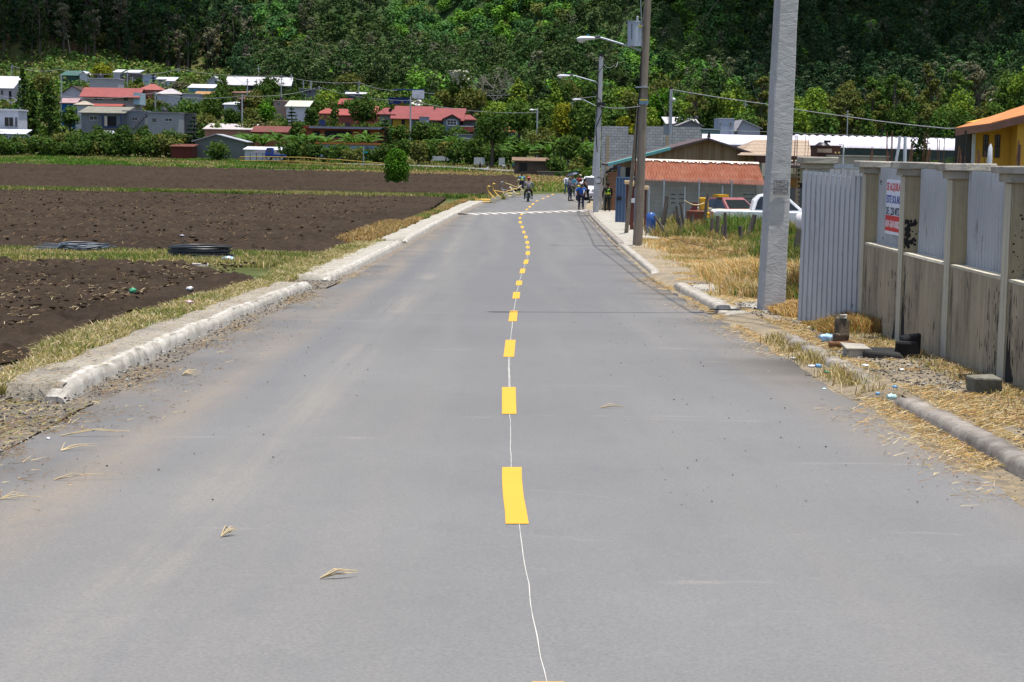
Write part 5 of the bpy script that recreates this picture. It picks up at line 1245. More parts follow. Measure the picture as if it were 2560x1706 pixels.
def house(name, label, Y, u0, u1, ve, vb, wall, roof, D=7., wins=(), doors=(), over=.35, cat='house', parts=None, tank=None, vr=None, foot=True):
    """front wall u0..u1 at depth Y, eave at image row ve, wall foot at vb; roof = (kind, material)"""
    uc = (u0+u1)/2; xa = P(u0, ve, Y).x; xb = P(u1, ve, Y).x; ze = P(uc, ve, Y).z; zb = P(uc, vb, Y).z
    zg = min(zb, Tz((xa+xb)/2, Y)-.3) if foot else zb
    e = empty(name, ((xa+xb)/2, Y, zb), label, cat)
    m = MB(); m.box(xa, xb, Y, Y+D, zg, ze); 
    rk, rm = roof[0], roof[1]; o = over
    wl = None
    if rk == 'gable_side':
        zr_ = P(uc, vr, Y+D/2).z
        m.prism([(Y+.001, ze-.001), (Y+D-.001, ze-.001), (Y+D/2, zr_-.12)], 'x', xa+.001, xb-.001)
        wl = m.build('wall', wall, e)
        r = MB(); t = .12
        for s in (0, 1):
            y0 = Y-o if s == 0 else Y+D+o; sl = (zr_-ze)/(D/2); z0 = ze-o*sl
            r.hexa([(xa-o, y0, z0-t), (xb+o, y0, z0-t), (xb+o, Y+D/2, zr_-t), (xa-o, Y+D/2, zr_-t), (xa-o, y0, z0+.02), (xb+o, y0, z0+.02), (xb+o, Y+D/2, zr_+.02), (xa-o, Y+D/2, zr_+.02)])
        r.build('roof', rm, e)
    elif rk == 'gable_front':
        ua = roof[2] if len(roof) > 2 else uc; xr = P(ua, vr, Y).x; zr_ = P(ua, vr, Y).z
        m.prism([(xa+.001, ze-.001), (xb-.001, ze-.001), (xr, zr_-.1)], 'y', Y+.001, Y+D-.001); wl = m.build('wall', wall, e)
        r = MB(); t = .14
        for xs_, s in ((xa, -1), (xb, 1)):
            sl = (zr_-ze)/abs(xr-xs_); x0 = xs_+s*o; z0 = ze-o*sl
            r.hexa([(x0, Y-o, z0-t), (xr, Y-o, zr_-t), (xr, Y+D+o, zr_-t), (x0, Y+D+o, z0-t), (x0, Y-o, z0), (xr, Y-o, zr_), (xr, Y+D+o, zr_), (x0, Y+D+o, z0)] if s < 0 else
                   [(xr, Y-o, zr_-t), (x0, Y-o, z0-t), (x0, Y+D+o, z0-t), (xr, Y+D+o, zr_-t), (xr, Y-o, zr_), (x0, Y-o, z0), (x0, Y+D+o, z0), (xr, Y+D+o, zr_)])
        r.build('roof', rm, e)
    elif rk == 'hip':
        zr_ = P(uc, vr, Y+D/2).z; k = min(D/2, (xb-xa)/2*.9); wl = m.build('wall', wall, e)
        r = MB(); a = [(xa-o, Y-o, ze), (xb+o, Y-o, ze), (xb+o, Y+D+o, ze), (xa-o, Y+D+o, ze)]; p = (xa-o+k+o*.5, Y+D/2, zr_); q = (xb+o-k-o*.5, Y+D/2, zr_)
        r.add([tuple(Vector(x)-Vector((0, 0, .12))) for x in a]+a+[p, q], [(3, 2, 1, 0), (0, 1, 5, 4), (1, 2, 6, 5), (2, 3, 7, 6), (3, 0, 4, 7), (4, 5, 9, 8), (5, 6, 9), (6, 7, 8, 9), (7, 4, 8)]); r.build('roof', rm, e)
    elif rk == 'shed':       # slopes up to the back: we see the roof sheet
        zr_ = P(uc, vr, Y+D).z; wl = m.build('wall', wall, e); r = MB(); t = .12
        r.hexa([(xa-o, Y-o, ze), (xb+o, Y-o, ze), (xb+o, Y+D+o, zr_), (xa-o, Y+D+o, zr_), (xa-o, Y-o, ze+t), (xb+o, Y-o, ze+t), (xb+o, Y+D+o, zr_+t), (xa-o, Y+D+o, zr_+t)]); r.build('roof', rm, e)
    else:
        wl = m.build('wall', wall, e); r = MB(); t = roof[2] if len(roof) > 2 else .18
        r.box(xa-o*.4, xb+o*.4, Y-o*.6, Y+D+o*.4, ze+.002, ze+t); r.build('roof', rm, e)
    fr = simple('window_frame', (.5, .5, .5), None)
    for (a, b, c, d) in wins:
        x0 = P(a, c, Y).x; x1 = P(b, c, Y).x; z1 = P((a+b)/2, c, Y).z; z0 = P((a+b)/2, d, Y).z; f = .06 if x1-x0 > .8 else .04
        w = MB(); w.box(x0, x1, Y-.03, Y-.004, z0, z1); wo = w.build('window', M_['glass'], e)
        w = MB()
        for q in ((x0-f, x0, z0-f, z1+f), (x1, x1+f, z0-f, z1+f), (x0, x1, z1, z1+f), (x0-f, x1+f, z0-f*2, z0), ((x0+x1)/2-f/2, (x0+x1)/2+f/2, z0, z1)): w.box(q[0], q[1], Y-.07, Y-.005, q[2], q[3])
        w.build('frame', fr, wo)
    for dd in doors:
        a, b, c, d = dd[:4]
        x0 = P(a, c, Y).x; x1 = P(b, c, Y).x; z1 = P((a+b)/2, c, Y).z; z0 = P((a+b)/2, d, Y).z
        w = MB(); w.box(x0, x1, Y-.035, Y-.004, z0, z1); w.build('door' if len(dd) < 5 else dd[4], M_['dark'], e)
    if tank:
        a, b, c, d = tank; x0 = P(a, c, Y+2).x; x1 = P(b, c, Y+2).x; z1 = P(a, c, Y+2).z; z0 = P(a, d, Y+2).z; w = MB(); cc = (x0+x1)/2; r_ = (x1-x0)/2
        w.tube([(cc, Y+2, z0), (cc, Y+2, z0+(z1-z0)*.75), (cc, Y+2, z0+(z1-z0)*.92), (cc, Y+2, z1)], [r_, r_, r_*.6, r_*.25], 12); w.build('water_tank', simple('tank_black', (.02, .02, .025), (.03, .03, .035), rough=.4), e)
    return e
def xbox(e, name, mat, u0, u1, v0, v1, Y, D):
    x0 = P(u0, v0, Y).x; x1 = P(u1, v0, Y).x; uc = (u0+u1)/2
    m = MB(); m.box(x0, x1, Y, Y+D, P(uc, v1, Y).z, P(uc, v0, Y).z); return m.build(name, mat, e)
Wh = WM((225, 225, 235)); LW = WM((205, 203, 212)); Bg = WM((190, 180, 172)); Gy = WM((150, 150, 158)); DG = WM((95, 95, 98))
house('small_house', 'small white house with one dark window at the left edge, in front of the village', 331, -30, 46, 277, 345, Wh, ('flat', Wh, .3), 6, wins=[(12, 33, 294, 316), (38, 43, 294, 317)], over=.5)
house('house', 'grey side building cut by the left edge next to the small white house', 334, -60, 8, 278, 345, Gy, ('flat', Gy), 6)
house('plastic_tunnel', 'low white plastic tunnel in front of the small white house', 325, -40, 60, 336, 350, Wh, ('shed', Wh), 4, vr=325, cat='greenhouse')
house('house', 'stepped white roofed house behind the left columnar tree', 425, -25, 31, 222, 250, LW, ('shed', RM((235, 235, 240))), 8, vr=192, wins=[(2, 8, 226, 238)], doors=[(22, 29, 228, 248)])
house('house', 'low white house just above the stepped white one', 440, -25, 44, 203, 215, LW, ('gable_side', RM((230, 230, 235))), 8, vr=192)
house('house', 'pale gabled house left of the white windowless block', 405, 154, 216, 233, 257, LW, ('gable_front', WM((75, 60, 55)), 181), 9, vr=214, wins=[(207, 214, 237, 248)])
house('house', 'tall windowless white block behind the red roofed two storey house', 430, 223, 295, 198, 240, WM((190, 188, 192)), ('flat', LW, .2), 7, tank=(242, 259, 184, 197))
h5 = house('red_roof_house', 'two storey pink walled house with a long faded red roof at the left', 392, 213, 338, 238, 266, WM((188, 172, 172)), ('gable_side', RM((190, 95, 88))), 8, vr=220, over=1.1,
      wins=[(236, 256, 240, 251), (281, 292, 241, 252), (310, 320, 242, 253)])
xbox(h5, 'side_wing', WM((185, 210, 225)), 334, 350, 232, 262, 391.6, 6)
house('small_house', 'low blue walled shed with a pink roof left of the cream cone roof', 372, 154, 190, 256, 262, WM((40, 110, 170)), ('gable_side', RM((220, 175, 175))), 5, vr=246)
house('kiosk', 'small cream cone roofed hut before the red roofed two storey house', 371, 188, 222, 262, 266, Wh, ('hip', RM((225, 205, 180))), 5, vr=253)
house('small_house', 'low blue wall with an orange roof below the red roofed two storey house', 374, 216, 300, 265, 270, WM((40, 110, 170)), ('gable_side', RM((205, 90, 70))), 5, vr=260)
h7 = house('house', 'grey house with a mossy slab roof and a dark blue framed porch', 352, 203, 306, 284, 330, WM((140, 142, 148)), ('shed', simple('mossy_slab', (.20, .19, .15), (.13, .125, .10), .8)), 8, vr=268, wins=[(225, 243, 291, 300)], doors=[(269, 291, 291, 316, 'porch_opening')], over=.6)
for a, b, c, d in ((254, 258, 284, 320), (301, 304, 284, 318), (258, 302, 316, 321)): xbox(h7, 'porch_frame', WM((52, 68, 98)), a, b, c, d, 351, .4)
xbox(h7, 'pale_column', WM((190, 185, 170)), 261, 267, 291, 316, 351.2, .4)
house('house', 'grey annex with a small window right of the mossy roofed house', 354, 307, 362, 279, 312, WM((150, 154, 160)), ('flat', Gy), 7, wins=[(331, 343, 294, 301)])
m = MB(); e = empty('outdoor_stair', P(345, 320, 349), 'grey concrete stair rising between the two grey flat houses', 'stair')
n = 12
for k in range(n):
    a = P(322+k*4, 321-k*4, 349); b = P(326+k*4, 321-k*4, 349); m.box(a.x, b.x+.3, 348.6, 350, a.z-.5, a.z)
m.build('steps', Gy, e)
house('house', 'flat grey house with a black water tank and dark windows', 346, 370, 447, 283, 322, WM((160, 163, 168)), ('flat', Gy), 8, wins=[(381, 390, 296, 306), (413, 430, 297, 303)], tank=(405, 419, 271, 281))
house('wall_building', 'dull grey wall continuing right of the flat grey house', 352, 447, 482, 285, 312, WM((110, 112, 112)), ('flat', DG), 4, cat='building')
house('house', 'red hip roofed house behind the two storey one', 446, 346, 402, 225, 232, WM((190, 120, 110)), ('hip', RM((205, 110, 98))), 8, vr=210)
house('house', 'white hip roof stained with rust right of the red hip roof', 428, 392, 448, 235, 240, LW, ('hip', RM((215, 205, 205))), 7, vr=222)
house('house', 'pale blue white tower like house on the upper slope', 480, 357, 377, 189, 214, WM((200, 210, 235)), ('flat', Wh), 7)
house('house', 'white two storey house with tiny windows right of the tower like house', 482, 393, 420, 198, 222, WM((215, 215, 232)), ('gable_side', RM((230, 230, 240))), 6, vr=193, wins=[(398, 405, 199, 204), (398, 405, 213, 219)])
house('house', 'white shed roof at the upper right of the pale houses', 478, 418, 434, 204, 210, Wh, ('shed', RM((225, 225, 232))), 6, vr=194)
house('house', 'small white roof above the yellow green tree', 505, 284, 300, 182, 188, LW, ('shed', RM((235, 235, 240))), 6, vr=175)
house('house', 'white roof beside the brown knoll', 505, 313, 346, 183, 187, WM((120, 110, 110)), ('shed', RM((225, 225, 235))), 7, vr=176)
house('green_shed', 'dull green long shed under the knoll', 500, 152, 205, 190, 196, WM((70, 100, 90)), ('shed', WM((70, 105, 98))), 8, vr=178, cat='shed')
house('house', 'tiny white gabled house at the end of the green shed', 498, 199, 218, 185, 192, Wh, ('gable_front', Wh, 208), 7, vr=178)
house('house', 'light blue walled house with a bright white roof', 446, 472, 533, 221, 233, WM((110, 170, 205)), ('shed', RM((245, 245, 250))), 6, vr=212, wins=[(478, 482, 224, 228), (497, 501, 223, 228), (516, 520, 223, 228)])
house('house', 'low yellow orange roofed house before the light blue one', 438, 490, 531, 235, 239, WM((200, 170, 110)), ('gable_side', RM((222, 165, 90))), 6, vr=229)
house('house', 'low pale grey wall under the light blue house', 430, 455, 500, 236, 246, WM((175, 180, 190)), ('flat', LW), 4)
b14 = house('long_barn', 'long white roofed barn under the wooded hill', 486, 566, 723, 212, 224, WM((85, 85, 82)), ('gable_side', RM((222, 218, 222))), 12, vr=193, over=.6, cat='barn', doors=[(580, 586, 216, 224), (600, 606, 216, 224), (625, 631, 216, 224)])
house('barn', 'white gabled end building left of the long barn', 492, 519, 545, 203, 214, LW, ('gable_front', RM((225, 225, 230)), 536), 8, vr=190, cat='barn')
house('house', 'small peach hip roof before the long barn', 455, 563, 584, 231, 238, WM((200, 170, 150)), ('hip', RM((215, 160, 135))), 6, vr=222)
house('house', 'long low peach tiled roof before the long barn', 452, 584, 640, 233, 240, WM((185, 150, 125)), ('shed', RM((200, 150, 125))), 6, vr=228)
house('house', 'beige box house with one small window and a tank', 402, 684, 714, 253, 275, WM((175, 150, 138)), ('flat', WM((200, 180, 165))), 6, wins=[(692, 700, 258, 263)], tank=(699, 708, 240, 252))
house('house', 'brown timber roofed veranda left of the beige box house', 405, 600, 640, 250, 262, WM((95, 60, 48)), ('shed', WM((110, 62, 48))), 5, vr=243)
house('warehouse', 'white and cream low roofs right of the beige box house', 398, 716, 770, 268, 280, Wh, ('shed', RM((225, 222, 205))), 8, vr=253, cat='warehouse')
house('house', 'bright white low roof among the trees left of the brown veranda', 410, 560, 603, 263, 268, Wh, ('shed', RM((235, 235, 245))), 6, vr=256)
house('unfinished_house', 'unfinished grey concrete house with open windows near the thin poles', 455, 748, 784, 224, 250, WM((115, 118, 125)), ('flat', Gy), 7, doors=[(762, 768, 227, 232, 'window'), (771, 777, 227, 232, 'window')])
house('house', 'narrow white roof floating above the trees near the hill', 470, 861, 911, 236, 242, WM((90, 95, 105)), ('shed', RM((240, 240, 248))), 6, vr=232, tank=(890, 898, 229, 234))
house('house', 'grey roof corner far behind the thin poles', 480, 842, 866, 228, 236, WM((140, 142, 150)), ('flat', Gy), 6)
house('house', 'steep red roof glimpsed between trees', 400, 848, 873, 262, 280, WM((150, 80, 72)), ('shed', RM((190, 85, 78))), 6, vr=248)
house('house', 'red roofed house partly hidden, left of the orange roofs', 382, 838, 888, 287, 298, WM((180, 100, 90)), ('gable_side', RM((205, 92, 82))), 7, vr=273)
house('house', 'orange red roofs behind the dark conifer', 385, 795, 836, 284, 296, WM((185, 110, 95)), ('hip', RM((200, 95, 82))), 7, vr=271)
house('house', 'orange roof behind the round tree left of the townhouses', 388, 886, 940, 287, 300, WM((190, 110, 90)), ('gable_side', RM((208, 105, 85))), 7, vr=266)
b20 = house('blue_building', 'deep blue flat building behind the red townhouses', 438, 972, 1077, 247, 270, WM((38, 68, 130)), ('flat', WM((45, 75, 140))), 8, wins=[(976, 982, 250, 256), (1003, 1008, 251, 256)], cat='building')
xbox(b20, 'roof_box', Wh, 1030, 1059, 226, 247, 437, 4); xbox(b20, 'blue_sheet', WM((60, 95, 150)), 983, 1059, 223.2, 225, 437, 4)
house('house', 'white hip roof in front of the blue building', 425, 1018, 1074, 264, 272, LW, ('hip', RM((232, 230, 222))), 8, vr=250)
house('house', 'small yellow gable with a brown roof left of the white hip roof', 418, 988, 1022, 265, 280, WM((200, 150, 50)), ('gable_front', RM((150, 95, 75)), 1004), 7, vr=256)
house('house', 'second yellow gable peeping left of the small yellow gable', 421, 975, 1000, 266, 280, WM((200, 150, 60)), ('gable_front', RM((165, 105, 80)), 984), 7, vr=259)
# red townhouses
RR = RM((178, 84, 80), .6, .30); GB = WM((135, 152, 165)); GBd = WM((108, 116, 122))
th = house('townhouse', 'grey blue townhouse with a white framed window, right end of the red roofed row', 366, 1071, 1150, 297, 345, GBd, ('gable_side', RR), 9, vr=275, over=.9, wins=[(1077, 1084, 300, 307)])
xbox(th, 'right_wing', GBd, 1150, 1190, 297, 345, 366.05, 8.8)
# right roof wing
xa, xb = P(1150, 297, 366).x, P(1192, 297, 366).x; ze = P(1170, 298, 366).z; zr_ = P(1170, 287, 370).z
m = MB(); m.hexa([(xa+.9, 364.9, ze-.3), (xb, 364.9, ze-.3), (xb-1.4, 370.5, zr_-.2), (xa+.95, 370.5, zr_-.2), (xa+.9, 364.9, ze-.1), (xb, 364.9, ze-.1), (xb-1.4, 370.5, zr_), (xa+.95, 370.5, zr_)]); m.build('roof', RR, th)
bay = xbox(th, 'bay', GB, 1109, 1148, 296, 345, 364.2, 1.75)
x0, x1, xm = P(1105, 296, 364).x, P(1152, 296, 364).x, P(1131, 286, 364).x; z0 = P(1130, 298, 364).z; z1 = P(1131, 286, 364).z
m = MB(); m.hexa([(x0, 363.3, z0-.15), (xm, 363.3, z1-.15), (xm, 368, z1-.15), (x0, 368, z0-.15), (x0, 363.3, z0), (xm, 363.3, z1), (xm, 368, z1), (x0, 368, z0)]); m.hexa([(xm, 363.3, z1-.15), (x1, 363.3, z0-.15), (x1, 368, z0-.15), (xm, 368, z1-.15), (xm, 363.3, z1), (x1, 363.3, z0), (x1, 368, z0), (xm, 368, z1)]); m.build('bay_roof', RR, th)
m = MB(); m.add([(P(1111, 296, 364).x, 364.19, z0-.1), (P(1146, 296, 364).x, 364.19, z0-.1), (xm, 364.19, z1-.2)], [(0, 1, 2)]); m.build('gable_front', GB, th)
wn = xbox(th, 'window', M_['glass'], 1118, 1141, 301, 313, 364.15, .04); 
m = MB()
X = lambda u: P(u, 307, 364.1).x
Zz = lambda v: P(1130, v, 364.1).z
for a, b, c, d in ((1116, 1118.5, 299, 315), (1140.5, 1143, 299, 315), (1116, 1143, 299, 301.2), (1116, 1143, 312.8, 315), (1125.3, 1126.2, 301, 313), (1133, 1133.9, 301, 313), (1118, 1141, 306.7, 307.5)): m.box(X(a), X(b), 364.05, 364.12, Zz(d), Zz(c))
m.build('frame', simple('white_frame', (.8, .8, .85), None), wn)
bl = xbox(th, 'balcony', WM((165, 85, 78)), 1149, 1186, 317, 330, 364.4, 1.6); xbox(th, 'balcony_rail', Wh, 1149, 1186, 315, 317, 364.4, .2); xbox(th, 'balcony_opening', M_['dark'], 1151, 1158, 301, 316, 366.0-.02, .02)
m = MB(); a = P(1060, 293, 363); b = P(1060, 345, 363); m.cyl((a.x, 364, b.z), (a.x, 364, a.z), .98, n=24); m.cyl((a.x, 364, a.z), (a.x, 364, a.z+.08), 1.05, n=24); m.build('round_tower', WM((150, 165, 178)), th)
house('townhouse', 'middle townhouse with stepped red roofs and a grey blue wall', 368, 1028, 1070, 296, 345, WM((125, 142, 156)), ('gable_side', RR), 9, vr=276, over=.5)
house('townhouse', 'townhouse with a yellow wall under low red roofs, left part of the row', 370, 982, 1028, 295, 345, WM((205, 160, 60)), ('gable_side', RR), 9, vr=275, over=.5, doors=[(1004, 1012, 298, 316)])
house('townhouse', 'leftmost townhouse of the row with a red hip roof and satellite dish', 372, 950, 980, 286, 345, WM((160, 160, 160)), ('hip', RR), 8, vr=270, over=.8)
house('townhouse', 'rear townhouse whose long red roof shows above the left half of the row', 384, 990, 1078, 276, 300, GB, ('gable_side', RR), 7, vr=266, over=.4)
house('townhouse', 'rear townhouse whose stepped red roofs show above the right half of the row', 386, 1092, 1160, 281, 300, GB, ('gable_side', RR), 7, vr=271, over=.4)
m = MB(); e = empty('satellite_dish', P(976, 276, 366), 'dark satellite dish on the leftmost red townhouse roof', 'satellite dish'); c = P(976, 276, 365.5); m.cyl(c, c+Vector((-.1, .15, .1)), .42, .30, n=16); m.build('dish', simple('dish_brown', (.10, .04, .04), None), e); m = MB(); m.cyl(c+Vector((0, .2, -.8)), c+Vector((0, .2, 0)), .04, n=6); m.build('mast', M_['galv'], e)
house('gatehouse', 'small red hip roofed porch hut before the townhouses', 358, 1018, 1064, 331, 345, WM((110, 110, 112)), ('hip', RM((205, 85, 75))), 5, vr=320, over=.6)
b22 = house('long_orange_house', 'long low orange walled house with a grey roof band and shaded openings', 347, 765, 962, 323, 352, WM((170, 95, 70)), ('flat', WM((160, 62, 48)), .45), 7, doors=[(782, 800, 327, 345, 'opening'), (812, 880, 327, 345, 'opening'), (905, 925, 328, 346, 'opening')], over=1.2)
xbox(b22, 'eave_band', WM((135, 145, 165)), 772, 962, 317.5, 322.5, 345.4, .3); xbox(b22, 'water_tank', simple('tank_black', (.02, .02, .025), None, rough=.4), 862, 876, 307, 317, 348, 1.2)
xbox(b22, 'roof_box', WM((40, 70, 120)), 798, 812, 300, 314, 348, 1.2)
house('warehouse', 'long low warehouse with a white rust striped roof and peach wall', 350, 512, 628, 325, 345, WM((195, 140, 122)), ('shed', RM((222, 208, 206), .6, 1.2)), 8, vr=311, over=.4, cat='warehouse')
house('tiled_house', 'brick red tiled roof half hidden by banana plants', 345, 630, 716, 332, 350, WM((150, 100, 70)), ('shed', RM((150, 78, 66), .6, .8)), 6, vr=317, over=.3)
house('shed', 'grey gabled shed behind the big round bush', 318, 487, 611, 352, 400, WM((122, 124, 122)), ('gable_front', RM((200, 202, 210)), 541), 7, vr=335, over=.5, cat='shed')
b25 = house('long_blue_house', 'long pale blue walled house with an orange roof edge behind the railing', 323, 790, 945, 362, 400, WM((175, 195, 215)), ('flat', WM((190, 120, 60)), .35), 6, doors=[(815, 830, 370, 380, 'window')], over=.5)
house('tarp_shelter', 'white tarp roofed shelter left of the blue truck', 309, 612, 700, 376, 392, Wh, ('shed', Wh), 5, vr=369, over=.3, cat='shelter')
cp = empty('canopy', P(660, 396, 303), 'dark canopy on thin posts beside the blue truck', 'canopy')
m = MB(); a, b = P(624, 384, 303), P(702, 382, 303); r = P(640, 376, 305); r2 = P(690, 377, 305); m.add([a, b, r2, r, (a.x+.6, 307, a.z), (b.x-.3, 307, b.z)], [(0, 1, 2, 3), (3, 2, 5, 4), (0, 3, 4), (1, 5, 2)]); cc_ = m.build('roof', simple('canopy_dark', (.05, .05, .06), None), cp)
for u in (626, 641, 657, 673, 690): m = MB(); q = P(u, 384, 303); m.cyl((q.x, 303, Tz(q.x, 303)), (q.x, 303, q.z), .05, n=6); m.build('post', M_['dark'], cp)
house('rusty_shed', 'rusty red sheet shed left of the dark layered conifer', 312, 428, 480, 368, 395, WM((110, 50, 45)), ('shed', RM((140, 75, 55))), 5, vr=362, over=.3, cat='shed')
house('house', 'low terracotta roofed wall behind the big dark tree', 372, 1212, 1284, 331, 352, WM((150, 155, 160)), ('shed', RM((210, 110, 65))), 6, vr=318, over=.3)
house('wall_building', 'white garden wall among banana plants below the townhouses', 345, 1132, 1182, 348, 362, LW, ('flat', LW), .5, cat='wall')
house('wall_building', 'pale grey garden fence wall right of the round tower', 352, 1134, 1180, 338, 347, WM((140, 150, 160)), ('flat', Gy), .4, cat='wall')
# ruined thatched wall, white sheets, box and people place
rw = house('ruined_wall', 'brown crumbling shed with a dark hole behind the far straw bank', 262, 1286, 1368, 404, 440, simple('ruin_brown', (.10, .075, .055), (.06, .05, .04), 1.5), ('shed', simple('ruin_thatch', (.20, .13, .08), (.12, .08, .05), 2, bump=.8)), 5, vr=396, doors=[(1298, 1318, 408, 428, 'hole')], cat='shed')
house('low_wall', 'low grey concrete wall running right of the crumbling shed', 258, 1345, 1478, 431, 446, simple('low_grey_wall', (.17, .165, .15), (.11, .105, .095), .8), ('flat', simple('low_wall_top', (.22, .2, .17), None), .08), .4, cat='wall')
e = empty('white_block', P(1175, 430, 292), 'white rectangular block standing on the track bank', 'block'); xbox(e, 'block', Wh, 1162, 1188, 421, 430, 292, 1.2)
xbox(empty('white_sheet', P(1190, 410, 300), 'torn white plastic sheet hanging behind the people under the dark tree', 'plastic sheet'), 'sheet', Wh, 1185, 1212, 394, 412, 306, .1)
xbox(empty('white_sheet', P(1255, 410, 300), 'white plastic sheet right of the dark tree trunk', 'plastic sheet'), 'sheet', Wh, 1247, 1262, 395, 415, 306, .1)
xbox(empty('white_sheet', P(1100, 395, 300), 'low white sheet behind the bushes right of the round bright bush', 'plastic sheet'), 'sheet', Wh, 1075, 1150, 391, 402, 311, .1)
# right side background
house('house', 'white roofed house above the grey block wall', 300, 1668, 1745, 312, 325, LW, ('shed', RM((225, 220, 225))), 8, vr=295, over=.3, tank=(1736, 1746, 290, 298))
house('house', 'grey gable right of the white roof above the block wall', 285, 1700, 1755, 312, 325, WM((150, 145, 150)), ('gable_front', RM((170, 165, 168)), 1728), 7, vr=300)
house('cube_house', 'small white cube house with two narrow dark windows behind the white roof', 260, 1797, 1836, 298, 335, WM((195, 200, 222)), ('flat', Wh, .12), 6, wins=[(1799, 1802, 306, 316), (1825, 1829, 306, 316)], over=.1)
house('house', 'pale gabled house right of the cube house', 265, 1845, 1900, 318, 335, WM((195, 195, 205)), ('gable_front', RM((205, 200, 205)), 1856), 8, vr=299)
house('long_wall', 'pale teal strip of roofing left of the cube house', 240, 1745, 1800, 325, 334, WM((130, 155, 160)), ('flat', WM((140, 165, 170))), 4, cat='building')
house('house', 'tiny white house high among the trees at the right', 360, 2350, 2378, 305, 325, Wh, ('shed', Wh), 5, vr=305, over=.1)
house('house', 'far pale roof on the slope above the yellow house', 430, 2484, 2504, 252, 262, LW, ('hip', RM((225, 200, 200))), 6, vr=246, over=.1)
# long greenhouse of white plastic arcs
gh = empty('greenhouse', P(2100, 380, 196), 'long low greenhouse of white plastic arches stretching behind the lot', 'greenhouse')
gm_ = simple('plastic_film', (.62, .60, .66), (.48, .44, .50), 1.4, rough=.5, c3=(.42, .34, .38))
xa = P(1752, 345, 196).x; xb = P(2437, 350, 196).x; n = 34
zt = P(2050, 338, 200).z; zb = P(2050, 363, 196).z
m = MB(); pr = None
for k in range(n*6+1):
    x = xa+(xb-xa)*k/(n*6); s = .22*abs(math.sin(math.pi*k/6)) if x > P(1960, 340, 196).x else 0; zz = (x-xa)*-.008
    row = [(x, 196+3.2*(1-math.cos(a)), zb+zz+(zt-zb)*math.sin(a)+s*math.sin(a)-.1) for a in [math.pi*q/10 for q in range(11)]]
    if pr: m.add(pr+row, [(q, q+11+0, q+12, q+1) for q in range(10)], True)
    pr = row
m.build('film', gm_, gh); m = MB(); m.box(xa, xb, 196.05, 196.25, -2., zb-.35); m.build('side_wall', WM((70, 80, 75)), gh)

# ================================================================== BUILDINGS NEAR THE ROAD, RIGHT
YB = 104.
bb = empty('block_shop', (P(1750, 450, YB).x, YB, Tz(10, YB)), 'long grey block building under a rusty orange corrugated roof', 'building')
xa = P(1586, 430, YB).x; xb = P(1909, 430, YB).x; g = Tz(9, YB); ze = P(1750, 447, YB).z
m = MB(); m.box(xa+.3, xb-.45, YB, YB+5.3, g-.2, ze-.02); m.build('wall', M_['blocks_d'], bb)
m = MB(); zt = P(1750, 401, YB+4.5).z; 
nn = 84; V = []
xt0, xt1 = P(1584, 401, YB+4.5).x, P(1896, 405, YB+4.5).x
for k in range(nn*2+1):
    t = k/(nn*2); o = .055*(1 if k % 2 else -1); jx = .05*math.sin(k*1.7)*.3
    V += [(xa+(xb-xa)*t, YB-1.0, ze-.10+o-.18*t), (xt0+(xt1-xt0)*t, YB+4.5, zt+o-.10*t)]
m.add(V, [(2*k, 2*k+2, 2*k+3, 2*k+1) for k in range(nn*2)]); rf = m.build('roof', M_['rust_roof'], bb); rf.modifiers.new('s', 'SOLIDIFY').thickness = .01
m = MB(); rgv = random.Random(8); V2 = []
for k in range(90):
    t0, t1 = k/90, (k+1)/90; hh = .12+.18*rgv.random()
    a0 = Vector((xt0+(xt1-xt0)*t0, YB+4.5, zt+.05-.10*t0)); a1 = Vector((xt0+(xt1-xt0)*t1, YB+4.5, zt+.05-.10*t1)); dn = Vector((0, -5.5, -(zt-ze+.1))).normalized()
    m.quad(a0, a1, a1+dn*hh*3+Vector((0, 0, .02)), a0+dn*hh*3+Vector((0, 0, .02)))
m.build('ridge_flashing', simple('pale_flashing', (.68, .62, .55), (.5, .38, .3), 3), bb)
def slot(u0, u1, v0, v1):
    m = MB(); x0, x1 = P(u0, v0, YB).x, P(u1, v0, YB).x; m.box(x0, x1, YB-.012, YB-.002, P(u0, v1, YB).z, P(u0, v0, YB).z); m.build('vent_slot', M_['dark'], bb)
for u in (1677, 1698, 1858, 1872):
    for v_ in (485, 495.5, 505.5): slot(u, u+12, v_, v_+3.2)
# chain link fences (wires as geometry)
def chain(name, label, u0, u1, vt, vb, Y, posts, pitch=.14, r=.008, mat=None):
    xa, xb = P(u0, vt, Y).x, P(u1, vt, Y).x; z1 = P((u0+u1)/2, vt, Y).z; z0 = max(P((u0+u1)/2, vb, Y).z, Tz(xa, Y)); e = empty(name, ((xa+xb)/2, Y, z0), label, 'fence')
    m = MB(); H = z1-z0; k = xa-H
    while k < xb:
        for s in (0, 1):
            a = (max(k, xa), min(k+H, xb))
            if a[1] > a[0]:
                p = [(x, (x-k) if s == 0 else H-(x-k)) for x in a]; q0, q1 = p
                m.add([(q0[0]-r, Y+.004*s, z0+q0[1]), (q0[0]+r, Y+.004*s, z0+q0[1]), (q1[0]+r, Y+.004*s, z0+q1[1]), (q1[0]-r, Y+.004*s, z0+q1[1])], [(0, 1, 2, 3)])
        k += pitch
    m.build('mesh', mat or M_['galv'], e)
    for u, vt2 in posts: m = MB(); q = P(u, vt2, Y); m.cyl((q.x, Y-.05, z0-.1), (q.x, Y-.05, q.z), .045, n=8); m.build('post', M_['galv'], e)
    return e
chain('chain_link_fence', 'chain link fence on steel posts in front of the grey block building', 1612, 1912, 449, 560, YB-2.2, [(1623, 465), (1660, 448), (1712, 466), (1748, 449), (1829, 450), (1806, 466)])
